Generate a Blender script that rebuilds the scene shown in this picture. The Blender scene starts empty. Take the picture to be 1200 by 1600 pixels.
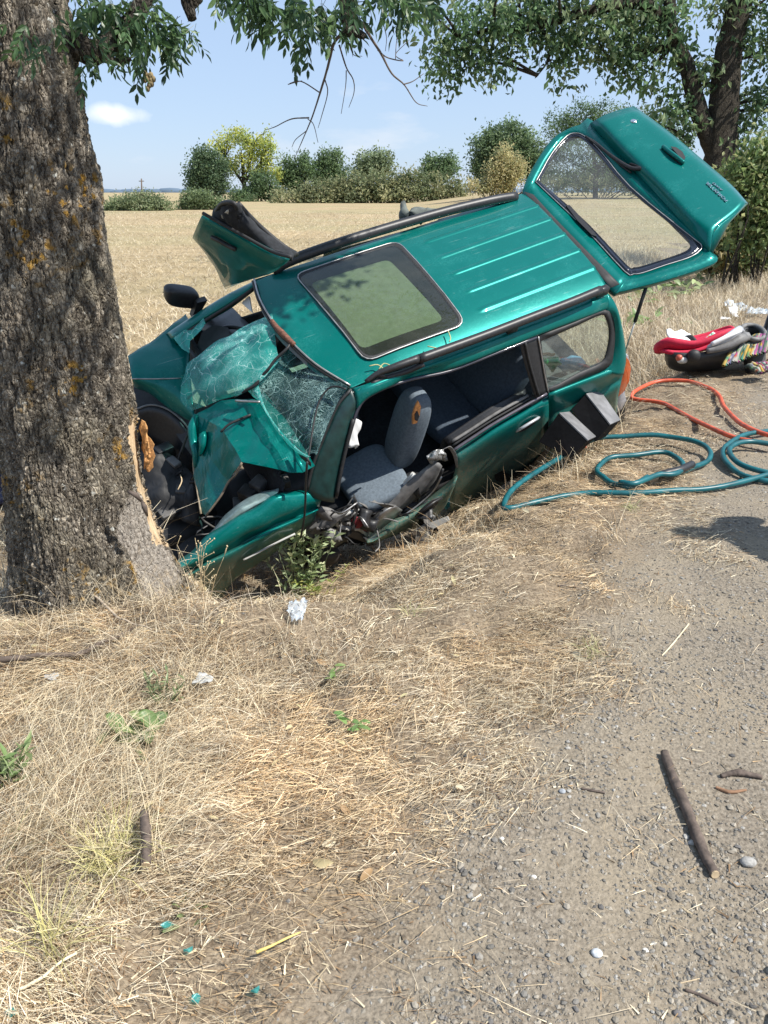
import bpy, bmesh, math, random
import numpy as np
from mathutils import Vector, Matrix
from math import radians, pi, sin, cos, tan, atan, atan2, sqrt

SC = bpy.context.scene
COL = SC.collection
rng = np.random.default_rng(7)
random.seed(7)

# ------------------------------------------------------------------ camera
CAMH = 1.62
FPX = 1200.0                       # focal length in photo pixels (1200 x 1600)
PITCH = atan(500 / FPX)
cam = bpy.data.objects.new('camera', bpy.data.cameras.new('camera'))
COL.objects.link(cam)
cam.location = (0, 0, CAMH)
cam.rotation_euler = (pi / 2 - PITCH, 0, 0)
cam.data.sensor_fit = 'VERTICAL'
cam.data.sensor_height = 36
cam.data.lens = FPX / 1600 * 36
cam.data.clip_start = 0.05
cam.data.clip_end = 9000
SC.camera = cam

# ------------------------------------------------------------------ sky and sun
SUN_EL = radians(52)
SUN_AZ = radians(112)              # clockwise from +Y (the view direction): from the right, a little behind
sun_dir = Vector((sin(SUN_AZ) * cos(SUN_EL), cos(SUN_AZ) * cos(SUN_EL), sin(SUN_EL)))
world = bpy.data.worlds.new('World')
SC.world = world
world.use_nodes = True
nt = world.node_tree
nt.nodes.clear()
out = nt.nodes.new('ShaderNodeOutputWorld')
bg = nt.nodes.new('ShaderNodeBackground')
sky = nt.nodes.new('ShaderNodeTexSky')
sky.sky_type = 'NISHITA'
sky.sun_disc = False
sky.sun_elevation = SUN_EL
sky.sun_rotation = SUN_AZ
sky.altitude = 100
sky.air_density = 1.0
sky.dust_density = 0.4
sky.ozone_density = 3.0
SKY_STRENGTH = 0.082
bg.inputs['Strength'].default_value = SKY_STRENGTH
# thin white veil and small cumulus scraps over the blue, the same all round the horizon
tc = nt.nodes.new('ShaderNodeTexCoord')
mp = nt.nodes.new('ShaderNodeMapping')
mp.inputs['Scale'].default_value = (1, 1, 3.2)
mp.inputs['Location'].default_value = (0.30, 0.0, 0.42)
nz = nt.nodes.new('ShaderNodeTexNoise')
nz.inputs['Scale'].default_value = 4.2
nz.inputs['Detail'].default_value = 7
nz.inputs['Roughness'].default_value = 0.55
cr = nt.nodes.new('ShaderNodeValToRGB')
cr.color_ramp.elements[0].position = 0.60
cr.color_ramp.elements[1].position = 0.80
cr.color_ramp.elements[0].color = (0, 0, 0, 1)
cr.color_ramp.elements[1].color = (0.85, 0.85, 0.85, 1)
veil = nt.nodes.new('ShaderNodeMix')
veil.data_type = 'RGBA'
veil.inputs['Factor'].default_value = 0.62
veil.inputs['B'].default_value = (5.3, 6.9, 9.6, 1)
mx = nt.nodes.new('ShaderNodeMix')
mx.data_type = 'RGBA'
mx.inputs['B'].default_value = (7.6, 8.0, 8.6, 1)
cl_d = nt.nodes.new('ShaderNodeVectorMath'); cl_d.operation = 'SUBTRACT'
_cd = Vector((-0.296, 0.951, 0.0785)).normalized()
cl_d.inputs[1].default_value = _cd
cl_s = nt.nodes.new('ShaderNodeVectorMath'); cl_s.operation = 'MULTIPLY'; cl_s.inputs[1].default_value = (30, 30, 84)
cl_n = nt.nodes.new('ShaderNodeTexNoise'); cl_n.inputs['Scale'].default_value = 34; cl_n.inputs['Detail'].default_value = 6
cl_l = nt.nodes.new('ShaderNodeVectorMath'); cl_l.operation = 'LENGTH'
cl_a = nt.nodes.new('ShaderNodeMath'); cl_a.operation = 'ADD'
cl_m = nt.nodes.new('ShaderNodeMath'); cl_m.operation = 'MULTIPLY'; cl_m.inputs[1].default_value = 1.3
cl_r = nt.nodes.new('ShaderNodeMapRange'); cl_r.inputs['From Min'].default_value = 1.75; cl_r.inputs['From Max'].default_value = 1.05
mx2 = nt.nodes.new('ShaderNodeMix'); mx2.data_type = 'RGBA'; mx2.inputs['B'].default_value = (9.3, 9.7, 10.2, 1)
L = nt.links
L.new(tc.outputs['Generated'], cl_d.inputs[0]); L.new(cl_d.outputs[0], cl_s.inputs[0]); L.new(cl_s.outputs[0], cl_l.inputs[0])
L.new(tc.outputs['Generated'], cl_n.inputs['Vector']); L.new(cl_n.outputs['Fac'], cl_m.inputs[0])
L.new(cl_l.outputs['Value'], cl_a.inputs[0]); L.new(cl_m.outputs[0], cl_a.inputs[1]); L.new(cl_a.outputs[0], cl_r.inputs['Value'])
L.new(cl_r.outputs['Result'], mx2.inputs['Factor']); L.new(mx.outputs['Result'], mx2.inputs['A'])
L.new(tc.outputs['Generated'], mp.inputs['Vector'])
L.new(mp.outputs['Vector'], nz.inputs['Vector'])
L.new(nz.outputs['Fac'], cr.inputs['Fac'])
L.new(sky.outputs['Color'], veil.inputs['A'])
L.new(cr.outputs['Color'], mx.inputs['Factor'])
L.new(veil.outputs['Result'], mx.inputs['A'])
L.new(mx2.outputs['Result'], bg.inputs['Color'])
L.new(bg.outputs['Background'], out.inputs['Surface'])

sun = bpy.data.objects.new('sun', bpy.data.lights.new('sun', 'SUN'))
COL.objects.link(sun)
sun.data.energy = 5.0
sun.data.angle = radians(0.53)
sun.data.color = (1.0, 0.955, 0.88)
sun.rotation_euler = sun_dir.to_track_quat('Z', 'Y').to_euler()

SC.view_settings.view_transform = 'Standard'
SC.view_settings.look = 'None'
SC.view_settings.exposure = 0.52
SC.view_settings.gamma = 1
SC.view_settings.use_curve_mapping = False
SC.render.engine = 'CYCLES'
SC.cycles.max_bounces = 8
SC.cycles.transparent_max_bounces = 24
SC.cycles.caustics_reflective = False
SC.cycles.caustics_refractive = False

# ------------------------------------------------------------------ geometry helpers
CP = np.array([0, 0, CAMH])
_c, _s = cos(PITCH), sin(PITCH)
CAMM = np.array([[1, 0, 0], [0, -_s, _c], [0, -_c, -_s]])


def ray(px, py):
    return CAMM @ np.array([(px - 600) / FPX, (py - 800) / FPX, 1.0])


def AY(px, py, Y):
    "the point on the sight line at ground distance Y"
    d = ray(px, py)
    return CP + d * (Y / d[1])


def vnoise(x, y, scale, seed):
    "smooth value noise, 0..1"
    r = np.random.default_rng(seed)
    T = r.random((256, 256))
    x = np.asarray(x, float) / scale + 91.3
    y = np.asarray(y, float) / scale + 37.7
    xi = np.floor(x).astype(int); yi = np.floor(y).astype(int)
    fx = x - xi; fy = y - yi
    fx = fx * fx * (3 - 2 * fx); fy = fy * fy * (3 - 2 * fy)
    a = T[xi % 256, yi % 256]; b = T[(xi + 1) % 256, yi % 256]
    c = T[xi % 256, (yi + 1) % 256]; d = T[(xi + 1) % 256, (yi + 1) % 256]
    return (a * (1 - fx) + b * fx) * (1 - fy) + (c * (1 - fx) + d * fx) * fy


def sstep(a, b, x):
    t = np.clip((np.asarray(x, float) - a) / (b - a), 0, 1)
    return t * t * (3 - 2 * t)


RD = np.array([0.515, 0.857]); RN = np.array([0.857, -0.515])     # along the road, and to its right


def st(x, y):
    return RN[0] * x + RN[1] * y, RD[0] * x + RD[1] * y


TREE = np.array([-1.36, 3.2])
_PS = [-400, -9, -5.4, -4.4, -3.7, -2.7, -2.1, -1.72, -1.42, -1.1, -0.5, 0.3, 60]
_PZ = [-0.05, -0.05, -0.06, -0.66, -0.86, -0.84, -0.55, -0.24, -0.08, -0.015, 0.0, 0.0, 0.0]


def H(x, y):
    x = np.asarray(x, float); y = np.asarray(y, float)
    s, t = st(x, y)
    sh = 1.35 * (1 - sstep(1.75, 2.75, t)) + 0.25 * (vnoise(s, t, 0.7, 5) - 0.5)
    sp = np.where(s > -8, s + sh, s)
    z = np.interp(sp, _PS, _PZ)
    z = z * (1 - 0.72 * sstep(8.0, 10.0, t))
    z = z + 0.05 * (vnoise(x, y, 0.55, 1) - 0.5) * np.exp(-(np.maximum(0, s + 0.9) * 1.2) ** 2) \
          + 0.065 * (vnoise(x, y, 0.17, 2) - 0.5) * sstep(-0.45, -1.0, s) + 0.03 * (vnoise(x, y, 0.075, 4) - 0.5) * sstep(-0.5, -1.0, s) + 0.012 * (vnoise(x, y, 0.25, 3) - 0.5)
    r = np.hypot(x - TREE[0], y - TREE[1])
    w = 1 - sstep(0.35, 0.85, r)
    z = z * (1 - w) + w * np.maximum(z, -0.12)
    # scraped earth mound by the fender
    z = z + 0.06 * np.exp(-(((x + 0.55) / 0.28) ** 2 + ((y - 2.72) / 0.2) ** 2))
    far = sstep(30, 80, np.hypot(x, y))
    rise = 1.30 * sstep(38, 95, y) * sstep(2, 18, x) * (1 - sstep(140, 260, y))
    return z * (1 - far) + far * (-0.05) + rise


def GND(px, py, lift=0.0):
    "where the sight line meets the ground"
    d = ray(px, py)
    lo = 0.5; q = CP + d * lo
    tt = np.concatenate([np.arange(0.5, 20, 0.01), np.arange(20, 300, 0.2)])
    P = CP[None] + d[None] * tt[:, None]
    below = P[:, 2] < H(P[:, 0], P[:, 1]) + lift
    i = int(np.argmax(below)) if below.any() else len(tt) - 1
    return P[i]


def attr_color(me, cols):
    a = me.color_attributes.new('Col', 'FLOAT_COLOR', 'POINT')
    c = np.ones((len(me.vertices), 4), np.float32)
    c[:, :3] = cols
    a.data.foreach_set('color', c.ravel())


def raw_mesh(name, V, Fq, mat=None, smooth=True, cols=None):
    "fast mesh from numpy: V (n,3); Fq list of arrays (k, 3 or 4) "
    me = bpy.data.meshes.new(name)
    V = np.asarray(V, np.float32)
    if not isinstance(Fq, list):
        Fq = [Fq]
    Fq = [np.asarray(f, np.int32) for f in Fq if len(f)]
    loops = np.concatenate([f.ravel() for f in Fq]) if Fq else np.zeros(0, np.int32)
    sizes = np.concatenate([np.full(len(f), f.shape[1], np.int32) for f in Fq])
    starts = np.concatenate([[0], np.cumsum(sizes)[:-1]]).astype(np.int32)
    me.vertices.add(len(V)); me.vertices.foreach_set('co', V.ravel())
    me.loops.add(len(loops)); me.loops.foreach_set('vertex_index', loops)
    me.polygons.add(len(sizes)); me.polygons.foreach_set('loop_start', starts)
    me.polygons.foreach_set('loop_total', sizes)
    me.polygons.foreach_set('use_smooth', np.full(len(sizes), bool(smooth)))
    me.update(calc_edges=True)
    if cols is not None:
        attr_color(me, cols)
    if mat is not None:
        for m in (mat if isinstance(mat, (list, tuple)) else [mat]):
            me.materials.append(m)
    return me


def put(name, me, parent=None):
    o = bpy.data.objects.new(name, me)
    COL.objects.link(o)
    if parent is not None:
        o.parent = parent
    return o


def tag(o, label=None, cat=None, group=None, kind=None):
    if label: o['label'] = label
    if cat: o['category'] = cat
    if group: o['group'] = group
    if kind: o['kind'] = kind
    return o


def thing(name, label, cat, loc=(0, 0, 0), group=None):
    o = bpy.data.objects.new(name, None)
    o.empty_display_size = 0.1
    COL.objects.link(o)
    o.location = loc
    return tag(o, label, cat, group)


class MB:
    "collects pieces into one mesh; world points, origin subtracted at build"
    def __init__(s):
        s.v = []; s.q = []; s.t = []; s.c = []; s.n = 0

    def add(s, V, Fq=None, Ft=None, col=(1, 1, 1)):
        V = np.asarray(V, float).reshape(-1, 3)
        s.v.append(V)
        if Fq is not None and len(Fq): s.q.append(np.asarray(Fq) + s.n)
        if Ft is not None and len(Ft): s.t.append(np.asarray(Ft) + s.n)
        c = np.asarray(col, float)
        s.c.append(np.tile(c, (len(V), 1)) if c.ndim == 1 else c)
        s.n += len(V)
        return s

    def tube(s, P, r, k=8, col=(1, 1, 1), cap=True, jit=0.0):
        P = np.asarray(P, float); n = len(P)
        r = np.full(n, r, float) if np.isscalar(r) else np.asarray(r, float)
        T = np.gradient(P, axis=0); T /= np.linalg.norm(T, axis=1)[:, None] + 1e-12
        a = np.array([0, 0, 1.0]) if abs(T[0][2]) < 0.9 else np.array([1.0, 0, 0])
        N = np.cross(T[0], a); N /= np.linalg.norm(N)
        R = []
        for i in range(n):
            N = N - T[i] * (N @ T[i]); N /= np.linalg.norm(N) + 1e-12
            B = np.cross(T[i], N)
            th = np.arange(k) * 2 * pi / k
            rr = r[i] * (1 + jit * (rng.random(k) - 0.5)) if jit else r[i]
            R.append(P[i] + (np.cos(th)[:, None] * N + np.sin(th)[:, None] * B) * (np.asarray(rr).reshape(-1, 1) if jit else rr))
        V = np.concatenate(R)
        i = np.arange(n - 1)[:, None] * k; j = np.arange(k)[None]; j2 = (j + 1) % k
        Fq = np.stack([i + j, i + j2, i + k + j2, i + k + j], -1).reshape(-1, 4)
        Ft = None
        if cap:
            V = np.concatenate([V, P[:1], P[-1:]])
            a0, a1 = n * k, n * k + 1
            jj = np.arange(k); jn = (jj + 1) % k
            Ft = np.concatenate([np.stack([np.full(k, a0), jn, jj], 1),
                                 np.stack([np.full(k, a1), (n - 1) * k + jj, (n - 1) * k + jn], 1)])
        return s.add(V, Fq, Ft, col)

    def grid(s, G, col=(1, 1, 1)):
        G = np.asarray(G, float); a, b, _ = G.shape
        i = np.arange(a - 1)[:, None] * b; j = np.arange(b - 1)[None]
        Fq = np.stack([i + j, i + j + 1, i + b + j + 1, i + b + j], -1).reshape(-1, 4)
        return s.add(G.reshape(-1, 3), Fq, None, col)

    def box(s, c, ax, ay, az, col=(1, 1, 1)):
        c, ax, ay, az = [np.asarray(q, float) for q in (c, ax, ay, az)]
        V = [c + i * ax + j * ay + k * az for k in (-1, 1) for j in (-1, 1) for i in (-1, 1)]
        Fq = [(0, 2, 3, 1), (4, 5, 7, 6), (0, 1, 5, 4), (2, 6, 7, 3), (0, 4, 6, 2), (1, 3, 7, 5)]
        return s.add(V, Fq, None, col)

    def prism(s, A, B, col=(1, 1, 1)):
        "two matching loops joined by walls, fan-capped"
        A = np.asarray(A, float); B = np.asarray(B, float); n = len(A)
        V = np.concatenate([A, B, A.mean(0)[None], B.mean(0)[None]])
        j = np.arange(n); jn = (j + 1) % n
        Fq = np.stack([j, jn, n + jn, n + j], 1)
        Ft = np.concatenate([np.stack([np.full(n, 2 * n), jn, j], 1), np.stack([np.full(n, 2 * n + 1), n + j, n + jn], 1)])
        return s.add(V, Fq, Ft, col)

    def ball(s, c, ax, ay, az, e=1.0, nu=12, nv=8, col=(1, 1, 1)):
        "super-ellipsoid: e=1 round, small e boxy"
        th = np.linspace(-pi, pi, nu, endpoint=False); ph = np.linspace(-pi / 2, pi / 2, nv + 1)
        f = lambda w: np.sign(w) * np.abs(w) ** e
        ph, th = np.meshgrid(ph, th, indexing='ij')
        X = f(np.cos(ph)) * f(np.cos(th)); Y = f(np.cos(ph)) * f(np.sin(th)); Z = f(np.sin(ph))
        V = np.asarray(c, float) + X[..., None] * np.asarray(ax, float) + Y[..., None] * np.asarray(ay, float) + Z[..., None] * np.asarray(az, float)
        i = np.arange(nv)[:, None] * nu; j = np.arange(nu)[None]; j2 = (j + 1) % nu
        Fq = np.stack([i + j, i + j2, i + nu + j2, i + nu + j], -1).reshape(-1, 4)
        return s.add(V.reshape(-1, 3), Fq, None, col)

    def mesh(s, name, mat, origin=(0, 0, 0), smooth=True, color=False):
        V = np.concatenate(s.v) - np.asarray(origin, float)
        F = []
        if s.q: F.append(np.concatenate(s.q))
        if s.t: F.append(np.concatenate(s.t))
        return raw_mesh(name, V, F, mat, smooth, np.concatenate(s.c) if color else None)

    def build(s, name, mat, parent=None, smooth=True, color=False, origin=None):
        org = origin if origin is not None else (np.array(parent.location) if parent is not None and parent.type == 'EMPTY' and not parent.get('local') else (0, 0, 0))
        return put(name, s.mesh(name, mat, org, smooth, color), parent)


def cr_spline(P, n):
    "Catmull-Rom through the points (m,3) giving n samples per span"
    P = np.asarray(P, float); m = len(P)
    if m == 2:
        t = np.linspace(0, 1, n + 1).reshape((-1,) + (1,) * (P.ndim - 1))
        return P[0] * (1 - t) + P[1] * t
    Q = np.concatenate([[2 * P[0] - P[1]], P, [2 * P[-1] - P[-2]]])
    o = []
    for i in range(m - 1):
        p0, p1, p2, p3 = Q[i:i + 4]
        t = np.linspace(0, 1, n, endpoint=False)[:, None]
        if P.ndim == 3:
            t = t[..., None]
        o.append(0.5 * ((2 * p1) + (-p0 + p2) * t + (2 * p0 - 5 * p1 + 4 * p2 - p3) * t ** 2 + (-p0 + 3 * p1 - 3 * p2 + p3) * t ** 3))
    return np.concatenate(o + [P[-1][None]])


def lin_spline(P, n):
    P = np.asarray(P, float)
    o = []
    for a, b in zip(P[:-1], P[1:]):
        t = np.linspace(0, 1, n, endpoint=False).reshape((-1,) + (1,) * (P.ndim - 1))
        o.append(a * (1 - t) + b * t)
    return np.concatenate(o + [P[-1][None]])


def bevel(o, w=0.004, seg=2, ang=30):
    m = o.modifiers.new('bevel', 'BEVEL'); m.width = w; m.segments = seg; m.limit_method = 'ANGLE'; m.angle_limit = radians(ang)
    return o


def solid(o, t=0.004, off=0):
    m = o.modifiers.new('solid', 'SOLIDIFY'); m.thickness = t; m.offset = off
    return o


# ------------------------------------------------------------------ materials
def new_mat(name):
    m = bpy.data.materials.new(name); m.use_nodes = True
    n = m.node_tree.nodes; n.clear()
    o = n.new('ShaderNodeOutputMaterial'); p = n.new('ShaderNodeBsdfPrincipled')
    m.node_tree.links.new(p.outputs[0], o.inputs['Surface'])
    return m, m.node_tree, p, o


def N(t, kind, **kw):
    n = t.nodes.new('ShaderNode' + kind)
    for k, v in kw.items():
        if k.startswith('_'): setattr(n, k[1:], v)
        else: n.inputs[k.replace('_', ' ')].default_value = v
    return n


def ramp(t, src, stops):
    r = t.nodes.new('ShaderNodeValToRGB')
    e = r.color_ramp.elements
    while len(e) > 1: e.remove(e[-1])
    e[0].position = stops[0][0]; e[0].color = (*stops[0][1], 1) if not np.isscalar(stops[0][1]) else (stops[0][1],) * 3 + (1,)
    for p, c in stops[1:]:
        q = e.new(p); q.color = (*c, 1) if not np.isscalar(c) else (c, c, c, 1)
    t.links.new(src, r.inputs['Fac'])
    return r.outputs['Color']


def mixc(t, fac, a, b, blend='MIX'):
    m = t.nodes.new('ShaderNodeMix'); m.data_type = 'RGBA'; m.blend_type = blend
    for k, v in (('Factor', fac), ('A', a), ('B', b)):
        if hasattr(v, 'is_linked') or hasattr(v, 'links'): t.links.new(v, m.inputs[k])
        elif k == 'Factor': m.inputs[k].default_value = v
        else: m.inputs[k].default_value = (*v, 1) if len(v) == 3 else v
    return m.outputs['Result']


def mathn(t, op, a, b=0.5):
    m = t.nodes.new('ShaderNodeMath'); m.operation = op
    for i, v in enumerate((a, b)):
        if hasattr(v, 'links'): t.links.new(v, m.inputs[i])
        else: m.inputs[i].default_value = v
    return m.outputs[0]


def bump(t, p, h, strength=0.3, dist=0.01):
    b = N(t, 'Bump', Strength=strength, Distance=dist)
    t.links.new(h, b.inputs['Height']); t.links.new(b.outputs[0], p.inputs['Normal'])


def simple(name, col, rough=0.6, metal=0.0, coat=0.0, var=0.15, scale=25, bmp=0.0, trans=0.0, spec=0.5):
    m, t, p, o = new_mat(name)
    tcn = N(t, 'TexCoord')
    nzn = N(t, 'TexNoise', Scale=scale, Detail=5.0)
    t.links.new(tcn.outputs['Object'], nzn.inputs['Vector'])
    c = ramp(t, nzn.outputs['Fac'], [(0.3, tuple(q * (1 - var) for q in col)), (0.7, tuple(min(1, q * (1 + var)) for q in col))])
    t.links.new(c, p.inputs['Base Color'])
    p.inputs['Roughness'].default_value = rough; p.inputs['Metallic'].default_value = metal
    p.inputs['Coat Weight'].default_value = coat; p.inputs['Coat Roughness'].default_value = 0.04
    p.inputs['Specular IOR Level'].default_value = spec
    if bmp: bump(t, p, nzn.outputs['Fac'], bmp, 0.004)
    if trans:
        tr = N(t, 'BsdfTranslucent'); t.links.new(c, tr.inputs['Color'])
        mxn = N(t, 'MixShader', Fac=trans)
        t.links.new(p.outputs[0], mxn.inputs[1]); t.links.new(tr.outputs[0], mxn.inputs[2])
        t.links.new(mxn.outputs[0], o.inputs['Surface'])
    return m


def plant_mat(name, rough=0.6, trans=0.3, spec=0.3, mul=1.0):
    "colour from the per-blade / per-leaf attribute"
    m, t, p, o = new_mat(name)
    a = N(t, 'VertexColor', _layer_name='Col')
    c = mixc(t, 1.0, a.outputs['Color'], (mul, mul, mul), 'MULTIPLY')
    t.links.new(c, p.inputs['Base Color'])
    p.inputs['Roughness'].default_value = rough; p.inputs['Specular IOR Level'].default_value = spec
    tr = N(t, 'BsdfTranslucent'); t.links.new(c, tr.inputs['Color'])
    mxn = N(t, 'MixShader', Fac=trans)
    t.links.new(p.outputs[0], mxn.inputs[1]); t.links.new(tr.outputs[0], mxn.inputs[2])
    t.links.new(mxn.outputs[0], o.inputs['Surface'])
    return m


M_STRAW = plant_mat('dry_straw', 0.55, 0.12, 0.3)
M_LEAF = plant_mat('leaf', 0.40, 0.45, 0.5, 1.9)
M_FARLEAF = plant_mat('far_leaf', 0.5, 0.48, 0.35, 1.75)


def ground_mat():
    m, t, p, o = new_mat('ground_soil')
    tcn = N(t, 'TexCoord')
    sep = N(t, 'SeparateXYZ'); t.links.new(tcn.outputs['Object'], sep.inputs[0])
    s = mathn(t, 'ADD', mathn(t, 'MULTIPLY', sep.outputs[0], 0.857), mathn(t, 'MULTIPLY', sep.outputs[1], -0.515))
    w = N(t, 'TexNoise', Scale=1.7, Detail=6.0, Roughness=0.6); t.links.new(tcn.outputs['Object'], w.inputs['Vector'])
    sw = mathn(t, 'ADD', s, mathn(t, 'MULTIPLY', mathn(t, 'SUBTRACT', w.outputs['Fac'], 0.5), 1.1))
    gfac = ramp(t, mathn(t, 'ADD', sw, 1.0), [(0.16, 0.0), (0.46, 1.0)])
    n1 = N(t, 'TexNoise', Scale=9.0, Detail=8.0, Roughness=0.65); t.links.new(tcn.outputs['Object'], n1.inputs['Vector'])
    n2 = N(t, 'TexNoise', Scale=70.0, Detail=6.0, Roughness=0.7); t.links.new(tcn.outputs['Object'], n2.inputs['Vector'])
    n3 = N(t, 'TexNoise', Scale=2.2, Detail=4.0); t.links.new(tcn.outputs['Object'], n3.inputs['Vector'])
    soil = ramp(t, n1.outputs['Fac'], [(0.3, (0.085, 0.06, 0.04)), (0.5, (0.19, 0.14, 0.092)), (0.72, (0.33, 0.26, 0.175))])
    soil = mixc(t, 0.6, soil, ramp(t, n2.outputs['Fac'], [(0.35, (0.07, 0.052, 0.036)), (0.65, (0.42, 0.34, 0.24))]))
    grav = ramp(t, n2.outputs['Fac'], [(0.28, (0.075, 0.062, 0.048)), (0.5, (0.225, 0.192, 0.15)), (0.75, (0.345, 0.30, 0.24))])
    grav = mixc(t, ramp(t, n3.outputs['Fac'], [(0.4, 0.0), (0.68, 0.65)]), grav, (0.30, 0.25, 0.18))
    col = mixc(t, gfac, soil, grav)
    t.links.new(col, p.inputs['Base Color'])
    p.inputs['Roughness'].default_value = 0.95; p.inputs['Specular IOR Level'].default_value = 0.15
    v = N(t, 'TexVoronoi', Scale=95.0); t.links.new(tcn.outputs['Object'], v.inputs['Vector'])
    hh = mathn(t, 'ADD', n2.outputs['Fac'], mathn(t, 'MULTIPLY', v.outputs['Distance'], -0.6))
    bump(t, p, hh, 0.6, 0.010)
    return m


def field_mat():
    m, t, p, o = new_mat('stubble_field')
    tcn = N(t, 'TexCoord')
    mp_ = N(t, 'Mapping'); mp_.inputs['Rotation'].default_value = (0, 0, radians(68)); mp_.inputs['Scale'].default_value = (0.22, 1.6, 1)
    t.links.new(tcn.outputs['Object'], mp_.inputs['Vector'])
    n1 = N(t, 'TexNoise', Scale=1.1, Detail=7.0, Roughness=0.6); t.links.new(mp_.outputs[0], n1.inputs['Vector'])
    n2 = N(t, 'TexNoise', Scale=0.09, Detail=3.0); t.links.new(tcn.outputs['Object'], n2.inputs['Vector'])
    n3 = N(t, 'TexNoise', Scale=22.0, Detail=6.0, Roughness=0.7); t.links.new(tcn.outputs['Object'], n3.inputs['Vector'])
    c = ramp(t, n1.outputs['Fac'], [(0.32, (0.15, 0.115, 0.06)), (0.5, (0.33, 0.255, 0.145)), (0.68, (0.50, 0.39, 0.23))])
    c = mixc(t, 0.45, c, ramp(t, n3.outputs['Fac'], [(0.3, (0.22, 0.16, 0.09)), (0.7, (0.60, 0.48, 0.31))]))
    c = mixc(t, ramp(t, n2.outputs['Fac'], [(0.42, 0.0), (0.60, 0.55)]), c, (0.30, 0.275, 0.15))
    t.links.new(c, p.inputs['Base Color'])
    p.inputs['Roughness'].default_value = 0.95; p.inputs['Specular IOR Level'].default_value = 0.1
    bump(t, p, n3.outputs['Fac'], 0.8, 0.05)
    return m


def asphalt_mat():
    m, t, p, o = new_mat('worn_asphalt')
    tcn = N(t, 'TexCoord')
    n1 = N(t, 'TexNoise', Scale=150.0, Detail=5.0, Roughness=0.7); t.links.new(tcn.outputs['Object'], n1.inputs['Vector'])
    n2 = N(t, 'TexNoise', Scale=3.5, Detail=6.0); t.links.new(tcn.outputs['Object'], n2.inputs['Vector'])
    c = ramp(t, n1.outputs['Fac'], [(0.3, (0.13, 0.13, 0.125)), (0.6, (0.25, 0.245, 0.23)), (0.8, (0.40, 0.39, 0.36))])
    c = mixc(t, ramp(t, n2.outputs['Fac'], [(0.35, 0.35), (0.6, 0.9)]), c, (0.27, 0.24, 0.195))
    t.links.new(c, p.inputs['Base Color']); p.inputs['Roughness'].default_value = 0.9
    bump(t, p, n1.outputs['Fac'], 0.7, 0.004)
    return m


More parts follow.
